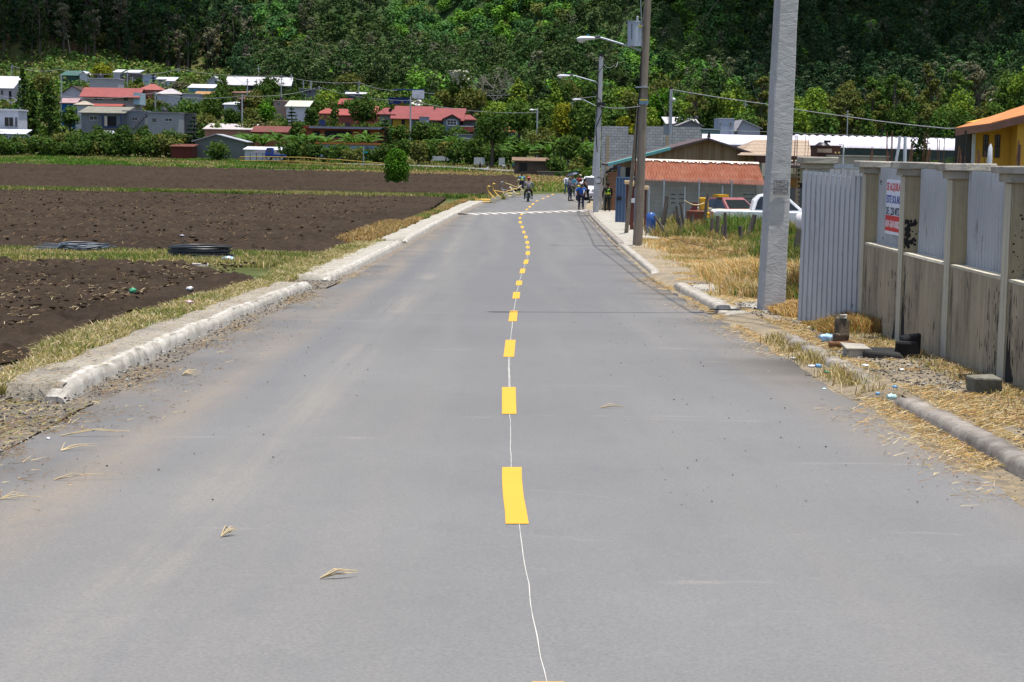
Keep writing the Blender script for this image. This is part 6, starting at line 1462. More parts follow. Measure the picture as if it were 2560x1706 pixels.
chain('chain_link_fence', 'dark chain link fence between the big concrete pole and the lone sheet', 1964, 2026, 470, 560, 88, [(1966, 468), (2024, 468)], .13, .007, M_['galv'])
# wooden gable house behind
YG = 113.
wg = empty('timber_house', (P(1771, 450, YG).x, YG, Tz(12, YG)), 'timber plank gable house with a low pitched roof behind the rusty roof', 'house')
ap = P(1771, 345, YG); el = P(1522, 411, YG); er = P(1903, 389, YG); g = Tz(12, YG)
elw = el.lerp(ap, .13)
m = MB(); m.prism([(elw.x, g-.2), (er.x-.2, g-.2), (er.x-.2, er.z-.05), (ap.x, ap.z-.12), (elw.x, elw.z-.12)], 'y', YG+.5, YG+9); m.build('plank_wall', M_['plank'], wg)
m = MB(); t = .12
for p, q in ((el, ap), (ap, er)):
    m.hexa([(p.x, YG-.2, p.z-t), (q.x, YG-.2, q.z-t), (q.x, YG+9.3, q.z-t), (p.x, YG+9.3, p.z-t), (p.x, YG-.2, p.z), (q.x, YG-.2, q.z), (q.x, YG+9.3, q.z), (p.x, YG+9.3, p.z)])
m.build('roof', simple('roof_edge_brown', (.10, .075, .075), (.07, .05, .05)), wg)
m = MB(); p, q = el+Vector((-.05, 0, .0)), el.lerp(ap, .62); m.hexa([(p.x, YG-.26, p.z-.13), (q.x, YG-.26, q.z-.13), (q.x, YG-.21, q.z-.13), (p.x, YG-.21, p.z-.13), (p.x, YG-.26, p.z+.002), (q.x, YG-.26, q.z+.002), (q.x, YG-.21, q.z+.002), (p.x, YG-.21, p.z+.002)]); 
m.hexa([(p.x, YG-.26, p.z+.004), (q.x, YG-.26, q.z+.004), (q.x, YG+1.4, q.z+.004), (p.x, YG+1.4, p.z+.004), (p.x, YG-.26, p.z+.05), (q.x, YG-.26, q.z+.05), (q.x, YG+1.4, q.z+.05), (p.x, YG+1.4, p.z+.05)]); m.build('turquoise_edge', M_['turq'], wg)
m = MB(); m.tube([ap+Vector((0, -.2, 0)), ap+Vector((.02, -.2, .35))], [.12, .05], 6); m.build('finial', M_['dark'], wg)
# entrance under the turquoise eave: brick column, pale columns, blue gate
gy = 110.8
sh = empty('entrance_shed', (P(1530, 500, gy).x, gy, Tz(5.5, gy)), 'open entrance with brick and pale columns under the turquoise eave', 'shed')
def col(u0, u1, v0, name, mat, Y=gy, D=.3, vb=None):
    x0, x1 = P(u0, v0, Y).x, P(u1, v0, Y).x; m = MB(); m.box(x0, x1, Y, Y+D, Tz(x0, Y)-.1 if vb is None else P(u0, vb, Y).z, P(u0, v0, Y).z); return m.build(name, mat, sh)
col(1500, 1507, 430, 'pale_column', simple('pale_column_paint', (.42, .38, .33), (.3, .27, .24), 3)); col(1510, 1515, 432, 'timber_column', M_['wood_pole'])
col(1519, 1543, 431, 'brick_column', M_['brick'], gy+.6); col(1552, 1564, 418, 'inner_wall', simple('pale_inner_wall', (.30, .29, .24), None), gy+2)
col(1564, 1577, 419, 'doorway', M_['dark'], gy+2.2, .2); col(1545, 1551, 414, 'blue_column', WM((78, 96, 128)), gy+1)
m = MB(); p = P(1513, 430, gy+.2); q = P(1543, 414, gy+.2); m.hexa([(p.x, gy+.2, p.z-.15), (q.x, gy+.2, q.z-.15), (q.x, gy+.5, q.z-.15), (p.x, gy+.5, p.z-.15), (p.x, gy+.2, p.z), (q.x, gy+.2, q.z), (q.x, gy+.5, q.z), (p.x, gy+.5, p.z)]); m.build('brace', M_['dark'], sh)
gt = empty('blue_gate', (P(1563, 500, 88).x, 88, Tz(5.6, 88)), 'slate blue steel gate standing left of the timber pole', 'gate')
xa, xb = P(1541, 445, 88).x, P(1587, 445, 88).x; z1 = P(1560, 446, 88).z; g = Tz(5.6, 88)
m = MB(); m.box(xa, xb, 88, 88.05, g+.02, z1); m.build('panel', simple('gate_blue', (.085, .135, .22), (.07, .11, .18), 2, rough=.5), gt)
m = MB(); 
for k in range(7): x = xa+(xb-xa)*k/6; m.box(x-.02, x+.02, 87.95, 87.999, g+.02, z1)
m.box(xa, xb, 87.95, 87.999, z1+.002, z1+.06); m.build('ribs', simple('gate_blue_rib', (.11, .17, .27), None, rough=.5), gt)
m = MB(); q = P(1547, 495, 87.9); m.box(q.x-.1, q.x+.12, 87.85, 87.93, q.z-.12, q.z+.06); m.build('lock', M_['dark'], gt)
def brown_pillar(u0, u1, vt, Y, label, shade=0):
    x0, x1 = P(u0, vt, Y).x, P(u1, vt, Y).x; g = Tz(x0, Y); z1 = P(u0, vt, Y).z; e = empty('brown_pillar', ((x0+x1)/2, Y, g), label, 'pillar', 'brown gate pillars with cream caps')
    m = MB(); m.box(x0+.06, x1-.06, Y, Y+(x1-x0)-.12, g-.1, z1-.16); m.build('shaft', simple('brown_paint', (.115, .035, .02), (.085, .028, .018), 2, rough=.6), e)
    m = MB(); m.box(x0-.02, x1+.02, Y-.06, Y+(x1-x0)-.06, z1-.16, z1); m.build('cap', simple('cream_cap', (.66, .46, .26), (.55, .38, .2), 4), e, .02); return e
brown_pillar(1563, 1586, 452, 84, 'brown gate pillar with a cream cap beside the blue gate'); mp = brown_pillar(1574, 1590, 457, 78, 'second brown gate pillar, overlapping the first and touching the timber pole')
brown_pillar(1609, 1621, 465, 76, 'brown gate pillar with a cream cap right of the timber pole')
m = MB(); q = P(1583, 502, 77.7); m.box(q.x-.1, q.x+.08, 77.6, 77.75, q.z-.09, q.z+.09); m.build('meter_box', simple('meter_white', (.62, .62, .65), None), mp)
# unfinished block wall
YW = 135.
bw = empty('block_wall', (P(1630, 400, YW).x, YW, Tz(12, YW)), 'unfinished grey block wall with a ragged top behind the timber house', 'wall'); g = Tz(12, YW)
m = MB()
def wseg(u0, u1, v0): x0, x1 = P(u0, v0, YW).x, P(u1, v0, YW).x; m.box(x0, x1, YW, YW+.25, g-.2, P((u0+u1)/2, v0, YW).z)
wseg(1505, 1571, 316); wseg(1571.05, 1616, 338); wseg(1616.05, 1659, 316); wseg(1659.05, 1682, 338); wseg(1682.05, 1752, 318); wseg(1752.05, 1756, 332)
m.build('blocks', M_['blocks'], bw)
m = MB()
for u, v0 in ((1520, 338), (1668, 338)): x0, x1 = P(u-4, v0, YW).x, P(u+4, v0, YW).x; m.box(x0, x1, YW-.03, YW-.002, g, P(u, v0, YW).z)
m.build('cast_column', simple('cast_tan', (.36, .28, .19), (.3, .24, .17), 3), bw)
# tiled roof house with arches
YT = 112.
tl = empty('tiled_house', (P(1960, 450, YT).x, YT, Tz(17, YT)), 'cream house with a brown tiled roof and arched porch behind the big pole', 'house')
xa, xb = P(1893, 395, YT).x, P(2040, 395, YT).x; g = Tz(17, YT); ze = P(1960, 390, YT).z; zf = P(1960, 408, YT).z; k0, k1 = P(1888, 350, YT+5).x, P(2022, 350, YT+5).x; zr_ = P(1955, 350, YT+5).z
CRW = simple('cream_wall', (.55, .50, .38), (.46, .42, .32), 1)
m = MB(); m.box(xa+.2, xb, YT+.8, YT+9, g-.2, ze-.05); m.build('wall', CRW, tl)
x0 = P(1846, 390, YT).x; m = MB(); m.add([(x0, YT, ze+.0), (P(2030, 390, YT).x, YT, ze), (k1, YT+5, zr_), (k0, YT+5, zr_), (x0, YT+10, ze), (P(2030, 390, YT).x, YT+10, ze)], [(0, 1, 2, 3), (3, 2, 5, 4), (1, 5, 2), (0, 3, 4)]); m.build('roof', M_['tile_br'], tl)
m = MB(); m.box(xa-.1, P(2035, 400, YT).x, YT-.02, YT+.3, zf, ze-.01); m.build('fascia', simple('dark_brown_fascia', (.055, .025, .018), (.04, .02, .015), 2), tl)
m = MB()
for u in (1980, 1990, 2002): q = P(u, 403, YT-.05); m.sphere(q, .07, .03, .07, n=8, m=6)
m.build('fascia_studs', simple('stud_cream', (.6, .52, .38), None), tl)
m = MB()      # arch beam
c = P(1925, 470, YT-.6); x0, x1 = P(1905, 420, YT-.6).x, P(2030, 420, YT-.6).x; zt = zf-.02; zm = P(1960, 447, YT).z; n = 14; xm = P(1995, 440, YT-.6).x; hw_ = P(2040, 440, YT-.6).x-xm
pts = [(x0, zt), (x0, P(1905, 440, YT).z)]+[(x0+(xm+hw_-x0)*k/n, P(1905, 444, YT).z+.28*math.sin(math.pi*k/n)) for k in range(1, n)]+[(xm+hw_, P(1905, 446, YT).z), (xm+hw_, zt)]
m.prism(pts[::-1], 'y', YT-.6, YT-.3); m.build('arch_beam', CRW, tl)
for u0, u1, mm, nm in ((1962, 1973, simple('tan_column', (.32, .27, .12), None), 'tan_column'), (2010, 2020, simple('orange_column', (.50, .28, .12), None), 'orange_column'), (1990, 2000, simple('orange_column', (.50, .28, .12), None), 'orange_column')):
    x0, x1 = P(u0, 447, YT-.6).x, P(u1, 447, YT-.6).x; m = MB(); m.box(x0, x1, YT-.6, YT-.3, g-.1, P(u0, 444, YT).z); m.build(nm, mm, tl)
xx0, xx1 = P(1975, 458, YT+.7).x, P(2012, 458, YT+.7).x; m = MB(); m.box(xx0, xx1, YT+.74, YT+.78, g, P(1980, 458, YT).z); m.build('dark_doorway', M_['dark'], tl)
m = MB(); m.box(P(1973, 446, YT+.7).x, P(1990, 446, YT+.7).x, YT+.70, YT+.73, P(1980, 470, YT).z, P(1980, 446, YT).z); m.build('orange_panel', simple('orange_panel_paint', (.52, .24, .06), None), tl)
m = MB()
for k in range(9): q = P(1997, 424+k*11, YT-.9); m.cyl(q, q+Vector((0, 0, -.16)), .09, .02, n=6)
m.build('rain_chain', M_['dark'], tl)
pr_ = MB(); a, b, c, d = P(1972, 413, YT-2.2), P(2036, 416, YT-2.2), P(2036, 400, YT-.4), P(1996, 402, YT-.4); pr_.add([a, b, c, d, a-Vector((0, 0, .18)), b-Vector((0, 0, .18)), c-Vector((0, 0, .18)), d-Vector((0, 0, .18))], [(0, 1, 2, 3), (7, 6, 5, 4), (4, 5, 1, 0), (5, 6, 2, 1), (6, 7, 3, 2), (7, 4, 0, 3)]); pr_.build('porch_roof', simple('dark_porch_tile', (.10, .075, .065), (.06, .045, .04), 4), tl)
# roof block and black water tank
e = empty('water_tank', P(2058, 395, 98), 'round black water tank on the roof behind the grey pillar', 'water tank')
m = MB(); c = P(2056, 385, 98); z0 = P(2056, 398, 98).z; z1 = P(2056, 356, 98).z; m.tube([(c.x, 98, z0), (c.x, 98, z0+(z1-z0)*.55), (c.x, 98, z0+(z1-z0)*.8), (c.x, 98, z1)], [.62, .6, .42, .2], 16)
m.build('body', simple('tank_black', (.02, .02, .025), None, rough=.4), e); m = MB(); m.cyl((c.x+.22, 97.9, z1-.02), (c.x+.22, 97.9, z1+.10), .18, n=12); m.build('lid', simple('tank_black', (.02, .02, .025), None), e)
rb_ = house('roof_block', 'brown roof turret with two round vents beside the black tank', 96, 2043, 2101, 368, 420, simple('turret_brown', (.075, .035, .026), (.06, .028, .022), 2), ('flat', simple('dark_brown_fascia', (.055, .025, .018), None), .08), 2., over=.1, cat='building', foot=False)
m = MB()
for u in (2089, 2098): q = P(u, 382, 95.9); m.cyl(q, q+Vector((0, .07, 0)), .05, n=10)
m.build('round_vent', simple('vent_gold', (.4, .3, .12), None), rb_)
xbox(rb_, 'ledge', simple('tan_ledge', (.26, .20, .15), None), 2044, 2080, 372, 382, 95.9, .09)
house('parapet_building', 'flat beige roofed building running behind the lot', 92, 2101, 2222, 392, 440, simple('parapet_beige', (.40, .35, .28), (.33, .29, .23), 1), ('flat', simple('parapet_top', (.45, .42, .36), None), .06), 6, over=.1, cat='building')
# yellow house at the right edge
YY = 82.
yh = empty('yellow_house', (P(2500, 450, YY).x, YY, Tz(23, YY)), 'orange yellow house with an orange tiled roof at the right edge', 'house')
YEL = simple('orange_yellow_wall', (.62, .32, .045), (.55, .285, .045), .8); OR_ = RM((228, 140, 60), .85, .3, 'tiles')
xa = P(2438, 330, YY).x; xc = P(2525, 330, YY).x; xe = P(2760, 330, YY).x; g = Tz(23, YY)
zl = P(2440, 322, YY).z; zc_ = P(2524, 302, YY).z; zr_ = P(2680, 245, YY).z
m = MB(); m.prism([(xa, g), (xc-.002, g), (xc-.002, zc_), (xa, zl)], 'y', YY, YY+1.6); m.prism([(xc, g), (xe, g), (xe, P(2760, 245, YY).z), (xc, zc_+.05)], 'y', YY-1.2, YY+8); m.build('wall', YEL, yh)
m = MB(); ea = P(2388, 326, YY-1.2); eb = P(2490, 311, YY-1.2); ec = P(2700, 245, YY-2); 
def slab4(m, a, b, c, d, t=.13):
    a, b, c, d = map(Vector, (a, b, c, d)); dn = Vector((0, 0, -t)); m.hexa([a+dn, b+dn, c+dn, d+dn, a, b, c, d])
# roof rises to the back and to the right
A_ = P(2388, 320, YY-1.3); B_ = P(2478, 308, YY-1.3); C_ = P(2760, 222, YY-2.6); 
A2 = P(2560, 263, YY+7.5); 
slab4(m, A_, B_, P(2524, 276, YY+5), P(2402, 315, YY+4)); 
m.build('roof', OR_, yh)
m = MB(); slab4(m, B_+Vector((0, -.02, .02)), P(2800, 228, YY-2.6), P(2800, 186, YY+6), P(2515, 278, YY+5.5)); m.build('upper_roof', OR_, yh)
m = MB(); slab4(m, P(2391, 334, YY-.6), P(2445, 326, YY-.6), P(2445, 322, YY+2), P(2395, 329, YY+2), .08); m.build('lower_eave', OR_, yh)
BRF = simple('brown_fascia', (.20, .10, .075), (.15, .075, .055), 2)
m = MB(); q0, q1, q2 = A_, B_, P(2800, 228, YY-2.6)
for p, q in ((q0, q1), (q1, q2)): m.hexa([p+Vector((0, -.08, -.34)), q+Vector((0, -.08, -.34)), q+Vector((0, -.01, -.34)), p+Vector((0, -.01, -.34)), p+Vector((0, -.08, -.02)), q+Vector((0, -.08, -.02)), q+Vector((0, -.01, -.02)), p+Vector((0, -.01, -.02))])
m.build('fascia', BRF, yh)
for (a, b, c, d) in ((2459, 2471, 338, 392), (2488, 2500, 338, 394)):
    x0, x1 = P(a, c, YY).x, P(b, c, YY).x; m = MB(); m.box(x0, x1, YY-.03, YY-.004, P(a, d, YY).z, P(a, c, YY).z); w_ = m.build('window', M_['glass'], yh)
    m = MB(); 
    for z in range(5): zz = P(a, c, YY).z*(1-z/4)+P(a, d, YY).z*z/4; m.box(x0, x1, YY-.05, YY-.031, zz-.012, zz+.012)
    for x in (x0, (x0+x1)/2, x1): m.box(x-.012, x+.012, YY-.056, YY-.051, P(a, d, YY).z, P(a, c, YY).z)
    m.build('grille', M_['dark'], w_)
m = MB(); m.box(P(2434, 330, YY-.3).x, P(2440, 330, YY-.3).x, YY-.3, YY-.05, g, P(2437, 335, YY).z); m.build('column', simple('porcelain', (.5, .5, .52), None), yh)
m = MB(); m.box(P(2428, 330, YY+.1).x, P(2438, 330, YY).x-.002, YY+.1, YY+3, g, P(2437, 332, YY).z); m.build('dark_recess', M_['dark'], yh)
# white pipes, rebar bundles and posts sticking up in the lot
def rods(u, vt, vb, Y, n, label, mat, r=.012, sp=.10, name='rebar_bundle', cat='rebar'):
    b = P(u, vb, Y); g = Tz(b.x, Y); e = empty(name, (b.x, Y, g), label, cat, None); rg = random.Random(int(u))
    for k in range(n):
        m = MB(); dx = (k % 2)*sp*1.2+rg.random()*.03; dy = (k//2)*sp; t = P(u, vt+rg.random()*6, Y).z; m.tube([(b.x+dx, Y+dy, g), (b.x+dx+rg.gauss(0, .02), Y+dy, (g+t)/2), (b.x+dx+rg.gauss(0, .04), Y+dy, t)], r, 5); m.build('rod', mat, e)
RU = simple('rusty_iron', (.16, .075, .04), (.09, .045, .03), 20)
for u, vt, Y, n, lab in ((2218, 325, 52, 4, 'rusty rebar bundle left of the white pipes'), (2302, 330, 52, 4, 'rusty rebar bundle before the dark cypress'), (2346, 345, 55, 3, 'thin rusty rebar right of the dark cypress'), (2400, 385, 46, 3, 'short rusty rebar above the third pillar'),
      (2448, 375, 50, 3, 'rusty rebar in front of the yellow house'), (1930, 336, 90, 3, 'rusty rebar rising behind the left side of the big pole'), (1985, 335, 90, 4, 'rusty rebar rising before the tiled roof'), (2010, 330, 90, 2, 'rebar pair at the right end of the tiled roof')): rods(u, vt, 400, Y, n, lab, RU)
rods(2409, 325, 400, 56, 1, 'black pole standing left of the yellow house', BLKW, .035, name='black_post', cat='post')
WPI = simple('white_pipe', (.62, .64, .66), None, rough=.4)
e = empty('white_pipe', (P(2245, 400, 44).x, 44, Tz(9.3, 44)), 'bent white pipe rising above the second pillar', 'pipe'); m = MB(); m.tube([(P(2240, 400, 44).x, 44, 0), P(2241, 398, 44), P(2247, 368, 44), P(2250, 340, 44)], .035, 8); m.build('pipe', WPI, e)
e = empty('white_pipe', (P(2262, 400, 44).x, 44.5, Tz(9.3, 44)), 'straight white pipe right of the bent one', 'pipe'); m = MB(); m.tube([(P(2262, 400, 44).x, 44, 0), P(2262, 398, 44), P(2263, 342, 44)], .04, 8); m.build('pipe', WPI, e)
e = empty('white_post', (P(2473, 400, 40).x, 40, Tz(10, 40)), 'pale pointed post in front of the yellow house', 'post'); m = MB(); m.tube([(P(2473, 400, 40).x, 40, 0), P(2474, 400, 40), P(2476, 370, 40), P(2477, 360, 40)], [.06, .06, .045, .01], 8); m.build('post', WPI, e)
e = empty('thin_post', (P(2548, 400, 40).x, 40, Tz(10, 40)), 'thin rusty post near the right edge above the wall', 'post'); m = MB(); m.cyl((P(2547, 400, 40).x, 40, 0), P(2549, 362, 40), .03, n=8); m.build('post', M_['post'], e)
e = empty('bent_pipe', (P(2108, 400, 60).x, 60, Tz(10.5, 60)), 'thin white bent pipe beside the brown turret', 'pipe'); m = MB(); m.tube([(P(2108, 400, 60).x, 60, 0), P(2108, 395, 60), P(2109, 362, 60), P(2098, 361, 60)], .025, 6); m.build('pipe', WPI, e)

# ================================================================== WOODEN POSTS OF THE OLD FENCE
PO = [((710, 175), (650, 620), .15, 'tall dark post with a cut top leaning right, left part of the old fence'), ((1140, 145), (1100, 540), .11, 'tall thin dark post before the white pickup tail'),
      ((890, 240), (690, 385), .07, 'pale diagonal branch leaning across the old fence'), ((810, 280), (835, 590), .10, 'rough post near the middle of the left cluster'), ((850, 235), (905, 600), .09, 'crooked dark post leaning left in the cluster'),
      ((840, 400), (870, 625), .13, 'short thick dark post in front of the cluster'), ((980, 370), (980, 550), .13, 'short upright post left of the pickup'), ((1025, 410), (1015, 545), .08, 'small thin post beside the short upright one'),
      ((1190, 410), (1170, 680), .13, 'dark post under the pickup tail'), ((1250, 385), (1225, 690), .12, 'dark post leaning slightly right, under the pickup bed'), ((1310, 470), (1270, 725), .11, 'low crooked post wound with dry grass'),
      ((1325, 345), (1345, 760), .09, 'tall dark post bent near its foot before the pickup bed'), ((1490, 490), (1495, 745), .13, 'stump like post with a sawn top'), ((1640, 370), (1530, 690), .16, 'thick black post leaning strongly right'),
      ((575, 380), (765, 635), .10, 'pale reddish branch leaning left of the old fence'), ((1965, 365), (1960, 715), .18, 'broad flat post right behind the big concrete pole'), ((2010, 365), (2000, 520), .10, 'narrow post touching the broad flat one'),
      ((2205, 190), (2030, 580), .22, 'long thick pole leaning right beside the lone corrugated sheet'), ((2125, 520), (2075, 870), .20, 'thick pale topped post in front of the long leaning pole'), ((620, 400), (627, 560), .07, 'thin leftmost post of the old fence'),
      ((1200, 220), (1140, 380), .12, 'short dark post leaning before the maroon car'), ((790, 330), (780, 480), .09, 'dark stick behind the left cluster of posts'), ((655, 400), (660, 590), .08, 'small post at the foot of the tall cut one'), ((1580, 560), (1575, 700), .10, 'short stub beside the leaning black post')]
TUFT = []
for k, ((a, b), (c, d), w, lab) in enumerate(PO):
    pb0 = G(1500+c/4.238, 450+d/4.238, .0); t = P(1500+a/4.238, 450+b/4.238, pb0.y+.05)
    g = Tz(pb0.x, pb0.y); e = empty('wooden_post', (pb0.x, pb0.y, g), lab, 'post', 'posts of the old wooden fence'); m = MB(); rg = random.Random(k)
    B0 = Vector((pb0.x, pb0.y, g-.15)); q = [B0.lerp(t, s)+Vector((rg.gauss(0, .012), rg.gauss(0, .012), 0))*(1 if 0 < s < 1 else 0) for s in (0, .25, .5, .75, 1)]
    m.tube(q, [w*.70, w*.68, w*.62, w*.58, w*.52], 8); m.build('stake', M_['post'], e); TUFT.append((pb0.x, pb0.y))
tf = np.array(TUFT); n = 9000; ii = rng.integers(0, len(tf), n); x = tf[ii, 0]+rng.normal(size=n)*.28-.05; y = tf[ii, 1]+rng.normal(size=n)*.5
blades(on(x, y), .15+.6*rng.random(n)**1.4, .022, mixcol(n, .5, (GRN, DRYG, DGRN), (GOLD, BRN, STRAW)), .6, 'grass', 'tufts of weeds around the feet of the old posts')
wire([G(1640, 583, .9)+Vector((0, 0, 0)), G(1700, 600, .75), G(1775, 615, .7), G(1815, 625, .7), G(1860, 622, .6)], .008, 'rusty barbed wire strung along the old posts', .05, RU)
wire([P(1712, 502, 58), P(1760, 508, 60)], .02, 'pale rope slung between two posts of the old fence', .1, simple('straw', (.5, .4, .25), None))
rock('white_stone', G(1955, 668, .2)+Vector((0, 0, .1)), (.12, .1, .2), simple('pale_stone', (.55, .5, .46), None), 'pale broken stone in the weeds right of the big pole', 'stone', 6)
rock('white_sack', P(2018, 552, 52), (.35, .3, .28), simple('white_sack_cloth', (.66, .64, .64), (.55, .5, .5), 4), 'white sack lying by the long leaning pole', 'sack', 8)
# ================================================================== VEHICLES
def wheel(e, M, x, y, r=.36, w=.22, side=1, mat_r=None):
    m = MB(); m.cyl(M @ Vector((x, y-w/2, r)), M @ Vector((x, y+w/2, r)), r, n=20); t = m.build('wheel', simple('tyre', (.02, .02, .02), (.03, .03, .03), 5), e)
    m = MB(); yy = y+side*(w/2+.004); m.cyl(M @ Vector((x, yy-side*.02, r)), M @ Vector((x, yy+side*.012, r)), r*.62, n=14); m.build('rim', mat_r or M_['galv'], t)
def vehicle(name, loc, rz, label, cat, prof, cabin, W, paint, wheels, wins, extra=None, r=.36, roofm=None):
    """profiles in (x forward, z); cabin tapers inwards"""
    e = empty(name, loc, label, cat); M = Matrix.Translation(loc) @ Matrix.Rotation(rz, 4, 'Z')
    m = MB(); h = W/2; n = len(prof)
    rings = [(-h+.0, .94), (-h+.10, 1.0), (h-.10, 1.0), (h, .94)]; 
    zc_ = sum(p[1] for p in prof)/n; V = []
    for y, s in rings: V += [M @ Vector((p[0]*s, y, zc_+(p[1]-zc_)*s)) for p in prof]
    F_ = [(k*n+i, k*n+(i+1) % n, (k+1)*n+(i+1) % n, (k+1)*n+i) for k in range(3) for i in range(n)]
    m.add(V, F_+[tuple(range(n-1, -1, -1)), tuple(range(3*n, 4*n))]); m.build('body', paint, e, .03)
    zb = min(p[1] for p in cabin); zt = max(p[1] for p in cabin)
    def yy(z, s): return s*(h-.05-(.20*(z-zb)/(zt-zb)))
    m = MB(); k = len(cabin); V = [M @ Vector((p[0], yy(p[1], -1), p[1])) for p in cabin]+[M @ Vector((p[0], yy(p[1], 1), p[1])) for p in cabin]
    m.add(V, [tuple(range(k-1, -1, -1)), tuple(range(k, 2*k))]+[(i, (i+1) % k, k+(i+1) % k, k+i) for i in range(k)]); m.build('cabin', roofm or paint, e, .04)
    for nm, q in wins:
        if nm == 'side':
            for s in (-1, 1):
                m = MB(); P4 = [M @ Vector((x, yy(z, s)+s*.012, z)) for x, z in q]; m.add(P4, [tuple(range(len(P4)))[::s]]); m.build('side_window', M_['glass'], e)
        else:       # windscreen: two (x,z) points low/high on front or rear
            (xa, za), (xb_, zb_) = q; d = .014 if nm == 'windscreen' else -.014; m = MB()
            m.add([M @ Vector((xa+d, yy(za, -1)+.08, za)), M @ Vector((xa+d, yy(za, 1)-.08, za)), M @ Vector((xb_+d, yy(zb_, 1)-.08, zb_)), M @ Vector((xb_+d, yy(zb_, -1)+.08, zb_))], [(0, 1, 2, 3)]); m.build(nm, M_['glass'], e)
    for x in wheels:
        wheel(e, M, x, -h+.10, r, .22, -1); wheel(e, M, x, h-.10, r, .22, 1)
        for s in (-1, 1):
            m = MB(); c = [(x+math.cos(a)*(r+.07), r+math.sin(a)*(r+.07)) for a in [math.pi*k/10 for k in range(11)]]; m.add([M @ Vector((p[0], s*(h+.004), max(p[1], .24))) for p in c], [tuple(range(11))[::-s]]); m.build('wheel_arch', M_['dark'], e)
    if extra: extra(e, M, h)
    return e
WHP = simple('white_car_paint', (.78, .78, .80), None, rough=.25, spec=.5); MAR = simple('maroon_paint', (.20, .06, .07), (.27, .10, .10), 3, rough=.5)
def lights(xf, zf, xr, zr2, yel=None):
    def f(e, M, h):
        for s in (-1, 1):
            m = MB(); m.box(xf-.06, xf+.02, s*(h-.35)-.16, s*(h-.35)+.16, zf-.09, zf+.09, M); m.build('headlight', simple('lens_clear', (.6, .62, .65), None, rough=.1, spec=.6), e)
            m = MB(); m.box(xr-.02, xr+.05, s*(h-.12)-.09, s*(h-.12)+.09, zr2-.16, zr2+.16, M); m.build('tail_light', simple('lens_red', (.45, .02, .02), None, rough=.2), e)
        m = MB(); m.box(xf-.02, xf+.03, -h+.3, h-.3, zf-.34, zf-.18, M); m.build('grille', M_['dark'], e)
        m = MB(); m.box(xf+.0, xf+.012, -.26, .26, zf-.52, zf-.40, M); m.build('number_plate', simple('plate_white', (.6, .6, .55), None), e)
    return f
pick = [(-2.6, .45), (-2.62, .98), (-2.55, 1.06), (-.75, 1.06), (.95, 1.05), (1.75, 1.02), (2.35, .92), (2.60, .72), (2.6, .40)]
pcab = [(-.95, 1.04), (-.85, 1.50), (-.62, 1.72), (-.25, 1.80), (.45, 1.79), (1.30, 1.06), (1.3, 1.0), (-.95, 1.0)]
loc = G(1925, 588, 0); loc = Vector((P(1930, 560, 79).x, 79, Tz(11, 79)-.08))
pu = vehicle('pickup_truck', loc, R_(-4), 'white double cab pickup parked in the lot behind the wooden posts', 'pickup truck', pick, pcab, 1.85, WHP, (-1.65, 1.6),
        [('side', [(-.80, 1.12), (-.70, 1.48), (-.58, 1.66), (-.05, 1.70), (-.05, 1.12)]), ('side', [(.03, 1.12), (.03, 1.70), (.40, 1.69), (1.06, 1.12)]), ('windscreen', ((1.22, 1.12), (.52, 1.72)))], lights(2.58, .80, -2.62, .85))
m = MB(); Mp = Matrix.Translation(loc) @ Matrix.Rotation(R_(-4), 4, 'Z'); m.tube([Mp @ Vector(v) for v in ((-2.5, -.86, 1.05), (-2.35, -.86, 1.0), (-2.0, -.95, .78), (-2.05, -.95, .62))], .02, 5); m.build('tie_bar', M_['dark'], pu)
sed = [(-2.2, .35), (-2.25, .85), (-1.6, .95), (.9, .92), (1.8, .85), (2.2, .70), (2.2, .35)]
scab = [(-1.5, .92), (-.9, 1.42), (.15, 1.46), (.95, .90), (.95, .85), (-1.5, .85)]
loc = Vector((P(1828, 500, 90).x, 90, P(1828, 494, 90).z-1.46))
def yell(e, M, h):
    m = MB(); m.box(-.35, .15, -.85, -.25, 1.475, 1.60, M); m.build('roof_box', simple('yellow_board', (.62, .34, .02), (.5, .26, .02), 4), e)
    lights(2.18, .66, -2.25, .7)(e, M, h)
old = vehicle('old_car', loc, R_(-62), 'old maroon roofed car with a big windscreen behind the white pickup', 'car', sed, scab, 1.75, simple('pale_yellow_paint', (.62, .55, .32), (.5, .42, .28), 2, rough=.4), (-1.3, 1.35),
        [('windscreen', ((.88, .95), (.22, 1.40))), ('side', [(-1.25, .95), (-.82, 1.36), (.10, 1.38), (.70, .95)])], yell, .32, MAR)
e = empty('yellow_machine', (P(1776, 500, 88).x, 88, Tz(9, 88)), 'small yellow machine part standing left of the maroon roofed car', 'machine')
m = MB(); a = P(1764, 512, 88); jit_box(m, a.x-.25, a.x+.15, 88, 88.5, a.z-.25, a.z+.32, .06, 3); m.build('housing', simple('yellow_board', (.62, .34, .02), (.5, .26, .02), 4), e, .04)
m = MB(); jit_box(m, a.x-.02, a.x+.8, 88.05, 88.35, a.z-.62, a.z-.38, .1, 4); m.build('arm', simple('yellow_board', (.62, .34, .02), None), e, .03)
m = MB(); a2 = P(1745, 540, 88); jit_box(m, a2.x-.5, a2.x+.25, 87.8, 88.3, a2.z-.5, a2.z+.25, .15, 5); m.build('rusty_base', simple('rusty_sheet', (.20, .07, .045), (.13, .05, .035), 4), e, .03)
m = MB(); q = Vector((P(1757, 512, 88).x-.3, 88, a.z)); m.box(q.x-.2, q.x+.05, 88, 88.3, a.z-.5, a.z+.1); m.build('engine', simple('engine_maroon', (.13, .04, .04), None), e)
